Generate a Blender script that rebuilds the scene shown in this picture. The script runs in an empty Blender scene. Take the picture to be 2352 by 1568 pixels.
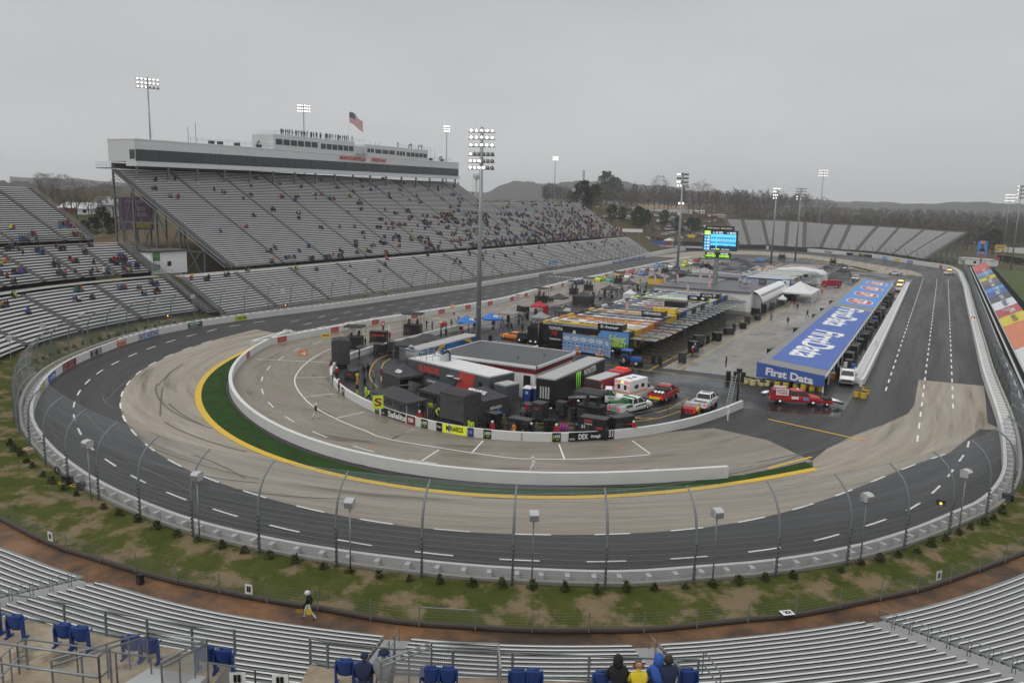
import bpy, math, random
from mathutils import Vector as V, Matrix as Mx
random.seed(11)
RD=random.random; UF=random.uniform; PI=math.pi; rad=math.radians
SC=bpy.context.scene; COL=SC.collection
# ---------------------------------------------------------------- camera model
CX,CY,FL=1176.,784.,1829.
CAMZ=25.5
_p,_r,_y=rad(10),rad(1.5),rad(28)
_f0=V((0,math.cos(_p),-math.sin(_p)));_r0=V((1,0,0));_u0=_r0.cross(_f0)
_r1=_r0*math.cos(_r)+_u0*math.sin(_r);_u1=-_r0*math.sin(_r)+_u0*math.cos(_r)
_Z=Mx.Rotation(_y,3,'Z')
CR,CU,CF=_Z@_r1,_Z@_u1,_Z@_f0
CP=V((0,0,CAMZ))
_OFF=dict(D=(0,0,1),a1=(0,229.7,.25),a2=(588,229.7,.25),a3=(1176,344.5,.25),a4=(1764,344.5,.25),b1=(0,621.3,.25),b2=(588,621.3,.25),b3=(1176,621.3,.25),b4=(1764,621.3,.25),
 c1=(0,1012.9,.25),d1=(0,1177.1,.25),d2=(588,1177.1,.25),d3=(1176,1177.1,.25),d4=(1764,1177.1,.25),e4=(1764,955.5,.25))
for _k,_v in dict(f1=(746.5,689.),f2=(832.6,849.8),f3=(1148.4,849.8),f4=(1148.4,677.6),f5=(1435.5,677.6),f6=(1148.4,574.2),f7=(1492.9,516.8),f8=(1722.6,516.8)).items(): _OFF[_k]=_v+(.14648,)
def ray(c,x,y):
    ox,oy,k=_OFF[c]; return CF+CR*((ox+x*k-CX)/FL)-CU*((oy+y*k-CY)/FL)
def G(c,x,y,z=0.):
    "where the line of sight through a survey point of the photograph meets height z"
    d=ray(c,x,y); t=(z-CAMZ)/d.z; return V((d.x*t,d.y*t,z))
def AT(c,x,y,dist):
    d=ray(c,x,y); t=dist/math.hypot(d.x,d.y); return V((d.x*t,d.y*t,CAMZ+d.z*t))
def PX(c,x,y,X):
    d=ray(c,x,y); t=X/d.x; return V((X,d.y*t,CAMZ+d.z*t))
def PY(c,x,y,Y):
    d=ray(c,x,y); t=Y/d.y; return V((d.x*t,Y,CAMZ+d.z*t))
# ---------------------------------------------------------------- materials
def lin(c):
    if isinstance(c,str):
        c=c.lstrip('#'); c=[int(c[i:i+2],16)/255 for i in (0,2,4)]
        c=[(x/12.92 if x<=.04045 else ((x+.055)/1.055)**2.4) for x in c]
    return (c[0],c[1],c[2],1)
_MC={}
def M(name,col,rough=.6,metal=0.,var=.15,scale=1.5,emit=0.,spec=.4):
    if name in _MC: return _MC[name]
    m=bpy.data.materials.new(name); m.use_nodes=True; nt=m.node_tree; b=nt.nodes['Principled BSDF']
    c=lin(col); b.inputs['Base Color'].default_value=c
    b.inputs['Roughness'].default_value=rough; b.inputs['Metallic'].default_value=metal
    b.inputs['Specular IOR Level'].default_value=spec
    if emit: b.inputs['Emission Color'].default_value=c; b.inputs['Emission Strength'].default_value=emit
    elif var:
        tc=nt.nodes.new('ShaderNodeTexCoord'); n=nt.nodes.new('ShaderNodeTexNoise'); n.inputs['Scale'].default_value=scale; n.inputs['Detail'].default_value=4
        mx=nt.nodes.new('ShaderNodeMix'); mx.data_type='RGBA'
        mx.inputs[6].default_value=tuple(x*(1-var) for x in c[:3])+(1,); mx.inputs[7].default_value=tuple(min(1,x*(1+var)) for x in c[:3])+(1,)
        nt.links.new(tc.outputs['Object'],n.inputs['Vector']); nt.links.new(n.outputs['Fac'],mx.inputs[0]); nt.links.new(mx.outputs[2],b.inputs['Base Color'])
    _MC[name]=m; return m
def MN(name,cols,scale=1.,scale2=8.,rough=.8,rough2=None,stretch=(1,1,1),thr=(.35,.65),spec=.35,bump=0.,third=None,polar=None):
    "two-tone noise surface, optional third tone in blotches; rough2 mixes in wet gloss"
    m=bpy.data.materials.new(name); m.use_nodes=True; nt=m.node_tree; N=nt.nodes.new; L=nt.links.new; b=nt.nodes['Principled BSDF']
    tc=N('ShaderNodeTexCoord'); mp=N('ShaderNodeMapping'); mp.inputs['Scale'].default_value=stretch; L(tc.outputs['Object'],mp.inputs['Vector'])
    if polar: # streaks that follow the oval: (distance from its axis, distance along it)
        def mth(op,a,b=None):
            x=N('ShaderNodeMath'); x.operation=op
            for i,q in enumerate((a,b)):
                if q is None: continue
                if isinstance(q,(int,float)): x.inputs[i].default_value=q
                else: L(q,x.inputs[i])
            return x.outputs[0]
        sx=N('ShaderNodeSeparateXYZ'); L(tc.outputs['Object'],sx.inputs[0]); dx=mth('ADD',sx.outputs[0],58); dy=mth('MINIMUM',mth('ADD',sx.outputs[1],-108),-.01)
        rr=mth('SQRT',mth('ADD',mth('MULTIPLY',dx,dx),mth('MULTIPLY',dy,dy))); al=mth('ADD',mth('MULTIPLY',mth('ARCTAN2',dx,mth('MULTIPLY',dy,-1)),60),mth('MAXIMUM',mth('ADD',sx.outputs[1],-108),0))
        cb=N('ShaderNodeCombineXYZ'); L(rr,cb.inputs[0]); L(al,cb.inputs[1]); L(cb.outputs[0],mp.inputs['Vector'])
    def noise(s,d=6,src=mp.outputs['Vector']):
        n=N('ShaderNodeTexNoise'); n.inputs['Scale'].default_value=s; n.inputs['Detail'].default_value=d; n.inputs['Roughness'].default_value=.65; L(src,n.inputs['Vector']); return n
    def mix(f,a,c):
        x=N('ShaderNodeMix'); x.data_type='RGBA'; L(f,x.inputs[0])
        for i,q in ((6,a),(7,c)):
            if isinstance(q,tuple): x.inputs[i].default_value=q
            else: L(q,x.inputs[i])
        return x.outputs[2]
    def rng(f,a,c):
        x=N('ShaderNodeMapRange'); x.inputs[1].default_value=a; x.inputs[2].default_value=c; L(f,x.inputs[0]); return x.outputs[0]
    n1=noise(scale); n2=noise(scale2,3)
    f=rng(n1.outputs['Fac'],*thr); c=mix(f,lin(cols[0]),lin(cols[1]))
    if third:
        n3=noise(third[1],5,mp.outputs['Vector'] if polar else tc.outputs['Object']); c=mix(rng(n3.outputs['Fac'],third[2],third[2]+.12),c,lin(third[0]))
    hv=N('ShaderNodeHueSaturation'); L(c,hv.inputs['Color']); vv=rng(n2.outputs['Fac'],.2,.8)
    mm=N('ShaderNodeMapRange'); mm.inputs[3].default_value=.82; mm.inputs[4].default_value=1.18; L(vv,mm.inputs[0]); L(mm.outputs[0],hv.inputs['Value'])
    L(hv.outputs['Color'],b.inputs['Base Color']); b.inputs['Specular IOR Level'].default_value=spec
    if rough2 is None: b.inputs['Roughness'].default_value=rough
    else:
        n4=noise(scale*.6,4); r=N('ShaderNodeMapRange'); r.inputs[1].default_value=.4; r.inputs[2].default_value=.6; r.inputs[3].default_value=rough2; r.inputs[4].default_value=rough; L(n4.outputs['Fac'],r.inputs[0]); L(r.outputs[0],b.inputs['Roughness'])
    if bump:
        bp=N('ShaderNodeBump'); bp.inputs['Strength'].default_value=bump; bp.inputs['Distance'].default_value=.03; L(n2.outputs['Fac'],bp.inputs['Height']); L(bp.outputs['Normal'],b.inputs['Normal'])
    _MC[name]=m; return m
WHITE=M('white_paint',(.78,.78,.77),.45,var=.05); BLACK=M('black_paint',(.012,.012,.013),.35,var=.2); CANVAS=M('black_canvas',(.03,.03,.032),.7,var=.3)
DGREY=M('dark_grey',(.05,.05,.052),.6); GREY=M('mid_grey',(.2,.2,.2),.6); LGREY=M('light_grey',(.45,.45,.45),.5); GALV=M('galvanised',(.27,.285,.295),.45,.5,.1)
ALU=M('aluminium',(.68,.68,.67),.45,.1,.08,3); ALU2=M('weathered_aluminium',(.5,.5,.49),.5,.2,.12,2); STEEL=M('painted_steel',(.16,.18,.19),.5,.2); CHROME=M('chrome',(.7,.7,.7),.18,1,0)
GLASS=M('dark_glass',(.02,.022,.025),.12,0,0,spec=.6); RUBBER=M('rubber',(.012,.012,.012),.75,0,.2)
RED=M('red_paint',(.42,.018,.02),.35); BLUE=M('blue_paint',(.03,.1,.4),.4); YEL=M('yellow_paint',(.72,.5,.03),.4); ORG=M('orange_paint',(.75,.22,.02),.4); GRN=M('green_paint',(.03,.18,.07),.4)
NEON=M('neon_yellow',(.6,.75,.04),.5); MAROON=M('maroon_paint',(.25,.02,.03),.4); NAVY=M('navy_paint',(.02,.035,.12),.5); SKYB=M('sky_blue',(.12,.3,.6),.5); TAN=M('tan',(.4,.3,.18),.7)
BROWN=M('brown',(.12,.07,.04),.8); LIME=M('lime_green',(.3,.55,.04),.5); ROOFB=M('sign_blue',(.055,.12,.4),.55,0,.08,.4); STPB=M('bright_blue',(.07,.25,.62),.55,0,.08,.4); SREDD=M('sign_red',(.5,.06,.05),.5)
LAMP=M('lamp_glow',(1,.97,.9),emit=3.5); AMBER=M('amber_glow',(1,.45,.02),emit=6.); REDL=M('red_lens',(.6,.02,.02),.3,emit=1.2)
CONC=M('cast_concrete',(.34,.32,.29),.85,0,.2,.8); WCONC=M('white_concrete',(.62,.62,.6),.7,0,.12,.5)
# ---------------------------------------------------------------- mesh builder
_TC={}
def textmesh(s,off=.0):
    k=(s,off)
    if k not in _TC:
        cu=bpy.data.curves.new('t','FONT'); cu.body=s; cu.resolution_u=3; cu.offset=off; cu.align_x='CENTER'; cu.align_y='CENTER'
        o=bpy.data.objects.new('t',cu); COL.objects.link(o); dg=bpy.context.evaluated_depsgraph_get(); me=bpy.data.meshes.new_from_object(o.evaluated_get(dg))
        vs=[tuple(v.co) for v in me.vertices]; fs=[tuple(p.vertices) for p in me.polygons]
        bpy.data.objects.remove(o); bpy.data.curves.remove(cu); bpy.data.meshes.remove(me)
        xs=[v[0] for v in vs] or [0]; ys=[v[1] for v in vs] or [0]; cx,cy=(min(xs)+max(xs))/2,(min(ys)+max(ys))/2
        _TC[k]=([(v[0]-cx,v[1]-cy) for v in vs],fs,max(xs)-min(xs),max(ys)-min(ys))
    return _TC[k]
class MB:
    def __init__(s): s.v=[];s.f=[];s.m=[];s.ms=[];s.T=None;s.sm=[]
    def add(s,vs,fs,mat,smooth=False):
        if mat not in s.ms: s.ms.append(mat)
        k=s.ms.index(mat); n=len(s.v)
        if s.T is not None: vs=[tuple(s.T@V(v)) for v in vs]
        s.v+=[tuple(v) for v in vs]; s.f+=[tuple(i+n for i in f) for f in fs]; s.m+=[k]*len(fs); s.sm+=[smooth]*len(fs); return s
    def bx(s,x0,x1,y0,y1,z0,z1,mat): 
        return s.add([(x0,y0,z0),(x1,y0,z0),(x1,y1,z0),(x0,y1,z0),(x0,y0,z1),(x1,y0,z1),(x1,y1,z1),(x0,y1,z1)],[(3,2,1,0),(4,5,6,7),(0,1,5,4),(1,2,6,5),(2,3,7,6),(3,0,4,7)],mat)
    def fr(s,b,t,mat): # frustum from bottom rect (x0,x1,y0,y1,z) to top rect
        return s.add([(b[0],b[2],b[4]),(b[1],b[2],b[4]),(b[1],b[3],b[4]),(b[0],b[3],b[4]),(t[0],t[2],t[4]),(t[1],t[2],t[4]),(t[1],t[3],t[4]),(t[0],t[3],t[4])],[(3,2,1,0),(4,5,6,7),(0,1,5,4),(1,2,6,5),(2,3,7,6),(3,0,4,7)],mat)
    def q(s,a,b,c,d,mat): return s.add([a,b,c,d],[(0,1,2,3)],mat)
    def bar(s,a,b,w,h,mat): # box beam a->b, width w (horizontal), height h
        a,b=V(a),V(b); d=b-a; side=d.cross(V((0,0,1)))
        if side.length<1e-6: side=V((1,0,0))
        side.normalize(); up=side.cross(d).normalized(); p=[]
        for e in (a,b):
            for i,j in ((-1,-1),(1,-1),(1,1),(-1,1)): p.append(e+side*(i*w/2)+up*(j*h/2))
        return s.add(p,[(3,2,1,0),(4,5,6,7),(0,1,5,4),(1,2,6,5),(2,3,7,6),(3,0,4,7)],mat)
    def cyl(s,a,b,r0,mat,r1=None,n=8,cap=True):
        a,b=V(a),V(b); r1=r0 if r1 is None else r1; d=(b-a).normalized(); u=d.orthogonal().normalized(); w=d.cross(u)
        p=[];f=[]
        for e,r in ((a,r0),(b,r1)):
            for i in range(n): t=2*PI*i/n; p.append(e+u*(r*math.cos(t))+w*(r*math.sin(t)))
        for i in range(n): j=(i+1)%n; f.append((i,j,n+j,n+i))
        if cap: f+= [tuple(range(n-1,-1,-1)),tuple(range(n,2*n))]
        return s.add(p,f,mat,n>=8)
    def path(s,pts,r,mat,n=6):
        pts=[V(p) for p in pts]; P=[];F=[]
        for k,p in enumerate(pts):
            d=(pts[min(k+1,len(pts)-1)]-pts[max(k-1,0)]).normalized(); u=d.cross(V((0,0,1)))
            if u.length<1e-3: u=d.cross(V((1,0,0)))
            u.normalize(); w=u.cross(d); rr=r[k] if isinstance(r,(list,tuple)) else r
            for i in range(n): t=2*PI*i/n; P.append(p+u*(rr*math.cos(t))+w*(rr*math.sin(t)))
        for k in range(len(pts)-1):
            for i in range(n): j=(i+1)%n; F.append((k*n+i,k*n+j,(k+1)*n+j,(k+1)*n+i))
        F.append(tuple(range(n-1,-1,-1))); F.append(tuple(range(len(P)-n,len(P))))
        return s.add(P,F,mat,True)
    def prof(s,pts,x0,x1,mat,axis='x',top=1.): # extrude a side profile (a,z) across x0..x1
        n=len(pts); P=[]
        for x in (x0,x1):
            for a,z in pts: P.append((x,a,z) if axis=='x' else (a,x,z))
        f=[(i,(i+1)%n,n+(i+1)%n,n+i) for i in range(n)]+[tuple(range(n-1,-1,-1)),tuple(range(n,2*n))]
        return s.add(P,f,mat)
    def rings(s,R,mat,cap=True,closed=True,smooth=True):
        n=len(R[0]);P=[p for r in R for p in r];F=[]
        for k in range(len(R)-1):
            for i in range(n if closed else n-1): j=(i+1)%n; F.append((k*n+i,k*n+j,(k+1)*n+j,(k+1)*n+i))
        if cap and closed: F.append(tuple(range(n-1,-1,-1))); F.append(tuple(range(len(P)-n,len(P))))
        return s.add(P,F,mat,smooth)
    def text(s,t,o,ux,uy,h,mat,w=None,off=.02,sh=0.):
        vs,fs,tw,th=textmesh(t,off); ux,uy,o=V(ux).normalized(),V(uy).normalized(),V(o)
        ky=h/max(th,.01); kx=ky if w is None else w/max(tw,.01)
        return s.add([o+ux*(x*kx+sh*y*ky)+uy*(y*ky) for x,y in vs],fs,mat)
    def disc(s,o,ux,uy,rx,ry,mat,n=20):
        ux,uy,o=V(ux).normalized(),V(uy).normalized(),V(o)
        return s.add([o+ux*(rx*math.cos(2*PI*i/n))+uy*(ry*math.sin(2*PI*i/n)) for i in range(n)],[tuple(range(n))],mat)
    def mesh(s,name):
        me=bpy.data.meshes.new(name); me.from_pydata(s.v,[],s.f)
        for m in s.ms: me.materials.append(m)
        me.polygons.foreach_set('material_index',s.m); me.polygons.foreach_set('use_smooth',s.sm); me.update(); return me
    def build(s,name,parent=None,loc=None,rz=None):
        o=bpy.data.objects.new(name,s.mesh(name)); COL.objects.link(o)
        if parent is not None: o.parent=parent
        if loc is not None: o.location=loc
        if rz is not None: o.rotation_euler=(0,0,rz)
        return o
_LAB={}
def tag(o,label=None,cat=None,group=None,kind=None):
    if label:
        o['label']=label; _LAB.setdefault(label,[]).append(o.name)
    if cat: o['category']=cat
    if group: o['group']=group
    if kind: o['kind']=kind
    return o
def thing(name,label,cat,loc=(0,0,0),rz=0.,group=None):
    o=bpy.data.objects.new(name,None); COL.objects.link(o); o.location=loc; o.rotation_euler=(0,0,rz); o.empty_display_size=.3
    return tag(o,label,cat,group)
def kids(o,_c={}): return [c for c in COL.objects if c.parent is o]
def dup(root,loc,rz=0.,label=None,group=None,tree=None,swap=None,scale=None):
    "copy a thing with its parts and sub-parts; swap maps materials"
    def cp(o,par):
        c=o.copy(); COL.objects.link(c); c.parent=par
        if swap and c.type=='MESH':
            for i,sl in enumerate(c.material_slots):
                if sl.material in swap: sl.link='OBJECT'; sl.material=swap[o.data.materials[i]]
        for k in tree.get(o.name,[]): cp(k,c)
        return c
    if tree is None: tree=treeof(root)
    r=cp(root,None); r.location=loc; r.rotation_euler=(0,0,rz)
    if scale: r.scale=(scale,)*3 if not isinstance(scale,tuple) else scale
    if label: tag(r,label,None,group)
    return r
def treeof(root):
    t={}
    def w(o):
        k=list(o.children); 
        if k: t[o.name]=k
        for c in k: w(c)
    w(root); return t
def crs(P,step=2.,closed=False):
    "Catmull-Rom through points, resampled about every step metres"
    P=[V((p[0],p[1],p[2] if len(p)>2 else 0)) for p in P]; n=len(P); o=[]
    for i in range(n if closed else n-1):
        p0,p1,p2,p3=(P[(i-1)%n],P[i],P[(i+1)%n],P[(i+2)%n]) if closed else (P[max(i-1,0)],P[i],P[i+1],P[min(i+2,n-1)])
        k=max(1,int((p2-p1).length/step+.5))
        for j in range(k):
            t=j/k; o.append(.5*((2*p1)+(p2-p0)*t+(2*p0-5*p1+4*p2-p3)*t*t+(3*p1-p0-3*p2+p3)*t**3))
    if not closed: o.append(P[-1])
    return o
def offs(P,d,closed=False):
    "offset a polyline to its right by d (xy)"
    n=len(P);o=[]
    for i,p in enumerate(P):
        a=P[(i-1)%n] if closed else P[max(i-1,0)]; b=P[(i+1)%n] if closed else P[min(i+1,n-1)]
        t=V((b.x-a.x,b.y-a.y,0)).normalized(); o.append(p+V((t.y,-t.x,0))*d)
    return o
def band(name,A,B,z,mat,mb=None):
    m=mb or MB(); n=min(len(A),len(B)); vs=[(p.x,p.y,z) for p in A[:n]]+[(p.x,p.y,z) for p in B[:n]]
    m.add(vs,[(i,i+1,n+i+1,n+i) for i in range(n-1)],mat)
    return m
def resam(P,n):
    P=[V((p[0],p[1],0)) for p in P]; L=[0]
    for i in range(1,len(P)): L.append(L[-1]+(P[i]-P[i-1]).length)
    o=[];k=0
    for i in range(n):
        s=L[-1]*i/(n-1)
        while k<len(P)-2 and L[k+1]<s: k+=1
        t=(s-L[k])/max(1e-6,L[k+1]-L[k]); o.append(P[k].lerp(P[k+1],min(1,t)))
    return o
import bmesh
from mathutils.geometry import delaunay_2d_cdt
def sheet(name,P,z,mat,kind='structure'):
    vs=[];last=None
    for p in P:
        q=V((p[0],p[1]))
        if last is None or (q-last).length>.02: vs.append(q); last=q
    n=len(vs); r=delaunay_2d_cdt(vs,[],[list(range(n))],1,1e-4)
    me=bpy.data.meshes.new(name); F=[]
    for f in r[2]:
        a,b,c=[r[0][i] for i in f[:3]]
        F.append(tuple(f) if (b-a).cross(c-a)>0 else tuple(f[::-1]))
    me.from_pydata([(v.x,v.y,z) for v in r[0]],[],F); me.update()
    me.materials.append(mat)
    o=bpy.data.objects.new(name,me); COL.objects.link(o)
    if kind: o['kind']=kind
    return o
def struct(name,mb): o=mb.build(name); o['kind']='structure'; return o
ords=['first','second','third','fourth','fifth','sixth','seventh','eighth','ninth','tenth','eleventh','twelfth','thirteenth','fourteenth','fifteenth','sixteenth','seventeenth','eighteenth','nineteenth','twentieth','twenty-first','twenty-second','twenty-third','twenty-fourth']
# ================================================================ camera, world, light, air
cd=bpy.data.cameras.new('camera'); cd.sensor_width=36; cd.lens=36*FL/2352; cd.clip_end=9000; cd.clip_start=.5
co=bpy.data.objects.new('camera',cd); COL.objects.link(co); SC.camera=co
co.matrix_world=Mx(((CR.x,CU.x,-CF.x,0),(CR.y,CU.y,-CF.y,0),(CR.z,CU.z,-CF.z,CAMZ),(0,0,0,1)))
W=bpy.data.worlds.new('World'); SC.world=W; W.use_nodes=True; nt=W.node_tree; nt.nodes.clear(); N=nt.nodes.new; L=nt.links.new
SUN_EL,SUN_ROT=rad(48),rad(200)
sky=N('ShaderNodeTexSky'); sky.sky_type='NISHITA'; sky.sun_disc=False; sky.sun_elevation=SUN_EL; sky.sun_rotation=SUN_ROT; sky.air_density=2; sky.dust_density=6
hs=N('ShaderNodeHueSaturation'); hs.inputs['Saturation'].default_value=.25; L(sky.outputs[0],hs.inputs['Color'])
tc=N('ShaderNodeTexCoord'); sp=N('ShaderNodeSeparateXYZ'); L(tc.outputs['Generated'],sp.inputs[0])
rp=N('ShaderNodeValToRGB'); L(sp.outputs['Z'],rp.inputs[0]); e=rp.color_ramp.elements
e[0].position=0; e[0].color=(6.2,6.32,6.46,1); e[1].position=1; e[1].color=(12,12.1,12.3,1)
for p,c in ((.1,(6.1,6.24,6.4)),(.3,(5.2,5.36,5.56)),(.5,(6.4,6.5,6.6)),(.72,(10.5,10.6,10.8))): k=e.new(p); k.color=c+(1,)
mp=N('ShaderNodeMapping'); mp.inputs['Scale'].default_value=(1,1,3); L(tc.outputs['Generated'],mp.inputs[0])
nz=N('ShaderNodeTexNoise'); nz.inputs['Scale'].default_value=2.2; nz.inputs['Detail'].default_value=5; L(mp.outputs[0],nz.inputs['Vector'])
mr=N('ShaderNodeMapRange'); mr.inputs[1].default_value=.3; mr.inputs[2].default_value=.7; mr.inputs[3].default_value=.93; mr.inputs[4].default_value=1.07; L(nz.outputs['Fac'],mr.inputs[0])
ml=N('ShaderNodeMix'); ml.data_type='RGBA'; ml.blend_type='MULTIPLY'; ml.inputs[0].default_value=1; L(rp.outputs[0],ml.inputs[6]); L(mr.outputs[0],ml.inputs[7])
mx=N('ShaderNodeMix'); mx.data_type='RGBA'; mx.inputs[0].default_value=.9; L(hs.outputs[0],mx.inputs[6]); L(ml.outputs[2],mx.inputs[7])
bg=N('ShaderNodeBackground'); bg.inputs['Strength'].default_value=.1; L(mx.outputs[2],bg.inputs['Color']); wo=N('ShaderNodeOutputWorld'); L(bg.outputs[0],wo.inputs[0])
sl=bpy.data.lights.new('sun','SUN'); sl.energy=.6; sl.angle=rad(25); sl.color=(1,.98,.95); so=bpy.data.objects.new('sun',sl); COL.objects.link(so)
so.rotation_euler=(PI/2-SUN_EL,0,PI-SUN_ROT)
vs=SC.view_settings; vs.view_transform='Standard'; vs.look='None'; vs.exposure=0; vs.gamma=1; vs.use_curve_mapping=False
try:
    SC.cycles.use_denoising=True; SC.cycles.max_bounces=6; SC.cycles.volume_bounces=1; SC.cycles.transparent_max_bounces=16; SC.cycles.diffuse_bounces=3
    SC.cycles.use_adaptive_sampling=True; SC.cycles.adaptive_threshold=.015; SC.cycles.sample_clamp_indirect=4
except Exception: pass
HAZE_D=.0002
if HAZE_D:
    hb=MB().bx(-3400,3400,-900,4200,-4,118,WHITE).build('haze'); hb['kind']='stuff'
    hm=bpy.data.materials.new('haze_air'); hm.use_nodes=True; t=hm.node_tree; t.nodes.remove(t.nodes['Principled BSDF'])
    pv=t.nodes.new('ShaderNodeVolumePrincipled'); pv.inputs['Density'].default_value=HAZE_D; pv.inputs['Color'].default_value=(.86,.88,.91,1); pv.inputs['Anisotropy'].default_value=.2
    t.links.new(pv.outputs[0],t.nodes['Material Output'].inputs['Volume']); hb.data.materials.clear(); hb.data.materials.append(hm)
# ================================================================ ground materials
ASPH=MN('track_asphalt',('#2d2b2b','#3a3736'),.5,3.,.6,.45,thr=(.3,.7),bump=.1,polar=1,stretch=(1,.05,1),third=('#242222',.9,.56))
ASPI=MN('infield_wet_asphalt',('#1d1d1f','#2c2b2b'),.12,2.,.55,.16,thr=(.35,.65))
CONT=MN('turn_concrete',('#857c6c','#a1988a'),.8,2.2,.8,.55,thr=(.3,.7),polar=1,stretch=(1,.06,1),third=('#615848',.55,.55))
CONP=MN('pit_concrete',('#756e62','#887f73'),.5,2.4,.65,.25,thr=(.3,.7),polar=1,stretch=(1,.09,1),third=('#4c463d',.42,.56))
CONG=MN('garage_concrete',('#77736b','#8c877e'),.11,1.2,.6,.22,stretch=(1,.35,1),thr=(.35,.65),third=('#55514b',.1,.54))
GRASS=MN('patchy_grass',('#394219','#4c5024'),.6,6.,.95,thr=(.3,.7),third=('#766750',.4,.485),bump=.4,spec=.1)
TURF=MN('dark_turf',('#22391a','#304a22'),.5,5.,.95,thr=(.3,.7),bump=.4,spec=.1)
FIELD=MN('winter_field',('#57503a','#47452b'),.03,.5,.95,thr=(.35,.65),third=('#5c4d38',.012,.52),spec=.1)
DIRT=MN('clay_walkway',('#7a5637','#43342a'),.22,1.3,.75,.4,thr=(.4,.62),stretch=(1,1,1),third=('#3b2e23',.09,.5))
YLINE=M('yellow_line_paint',(.62,.4,.03),.6,0,.2,2); WLINE=M('white_line_paint',(.74,.74,.72),.6,0,.12,2); ORL=M('orange_line_paint',(.65,.22,.08),.6,0,.1)
# ================================================================ terrain
def smooth(P,n=25):
    P=[p.copy() for p in P]
    for _ in range(n): P=[P[0]]+[P[i]*.5+(P[i-1]+P[i+1])*.25 for i in range(1,len(P)-1)]+[P[-1]]
    return P
def S(t): t=max(0,min(1,t)); return t*t*(3-2*t)
def TH(x,y):
    amp=12+11*S((y-150)/100)
    h=amp*S((-134-x)/46)+(25-amp)*S((-230-x)/220)
    h*=1-.0*S((y-700)/500)
    if x>-134: h+=0
    h+=6*S((x-40)/60)*S((330-y)/200)*0
    h+=10*S((y-640)/700)*S((x+260)/150)
    return h-.08
def TR(c,x,y,t0=120,t1=2500):
    "line of sight onto the terrain"
    d=ray(c,x,y); t=t0; st=2.
    while t<t1:
        p=CP+d*t
        if p.z<=TH(p.x,p.y): return p
        t+=st
    return None
xs=sorted(set([-3300,-2600,-2000,-1500,-1200,-1000,-850,-700,-600,-520,-450]+list(range(-400,-250,25))+list(range(-250,-120,5))+list(range(-120,80,20))+[100,140,200,300,450,700,1100,1700,2500,3300]))
ys=sorted(set([-800,-500,-300,-150]+list(range(-80,300,20))+list(range(300,660,15))+[680,720,780,850,950,1100,1300,1600,2000,2500,3200,4100]))
tm=MB(); tm.add([(x,y,TH(x,y)) for y in ys for x in xs],[(j*len(xs)+i,j*len(xs)+i+1,(j+1)*len(xs)+i+1,(j+1)*len(xs)+i) for j in range(len(ys)-1) for i in range(len(xs)-1)],FIELD,True)
struct('terrain',tm)
# ================================================================ outer wall line (track side), counter-clockwise from far backstretch
OW=[(7.5,353),(8,318),(7.9,270),(7.8,225),(7.8,175),(7.8,145),(8.3,112),(7.9,95),(7.2,86),(5.4,78),(2.7,71.9),(-.3,66),(-3.9,60.4),(-8.2,55.4),(-12.5,51.6),(-17,48),(-23,44.9),(-28,42.9),(-34.1,41.1),(-40,39.9),(-46.6,39.3),(-53.2,39.6),(-59.6,40.5),(-64,41.5),(-69.3,43),(-76,45.4),(-84,49),(-91,53.2),(-97.5,57.9),(-102.6,62.2),(-107.4,67),(-111.6,72.4),(-115.6,78.9),(-118.7,84.5),(-121.3,90.5),(-123.4,97),(-124.6,106),(-124.2,120),(-122.6,135),(-121.4,152),(-120.7,174),(-120.3,200),(-120.6,225),(-121,250),(-121.6,280),(-123.6,323),(-126,372),(-128.6,436),(-127,470),(-121.5,492),(-109,509),(-89,515.5),(-70.6,507),(-48,492),(-30,474),(-13.4,441),(-.4,417.5),(4.8,397),(7.,375)]
OWc=crs(OW,2.2,True)
sheet('track_asphalt',[(p.x,p.y) for p in OWc],0.,ASPH)
pl=lambda c,L,z=0: [G(c,x,y,z) for x,y in L]
# turn concrete, near
ce=pl('b1',[(2352,540),(1900,650),(1550,775),(1360,865),(1210,970),(1115,1090),(1085,1180),(1095,1320),(1180,1470)])+pl('D',[(360,1050),(430,1085),(520,1120),(690,1170),(880,1212),(1074,1228),(1300,1235),(1500,1228),(1600,1222),(1698,1211),(1800,1182),(1900,1150),(1990,1115),(2090,1065),(2180,1040),(2248,985)])
ye=pl('D',[(655,768),(588,797.6),(500,834),(462,866),(446,909),(447,929),(462,954),(500,994),(520,1013),(640,1063),(850,1118),(1000,1140),(1150,1152),(1300,1153),(1450,1147),(1600,1130),(1750,1102),(1868,1074)])
ces=smooth(crs(ce[:-1],2)); yes=smooth(crs(ye,2),60)
inner=pl('D',[(1868,1074),(1866,1057),(1900,1030),(1960,1000),(2030,975),(2085,950),(2100,930),(2105,900),(2110,872),(2260,886)])
outer=ces+[V((p.x,p.y,0)) for p in pl('D',[(2250,985),(2305,988)])]
sheet('turn_concrete',[(p.x,p.y) for p in outer]+[(7.3,112),(7.6,124.5)]+[(p.x,p.y) for p in inner[::-1]]+[(p.x,p.y) for p in yes[::-1]]+[tuple(G('D',663,771))[:2]],.012,CONT)
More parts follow.
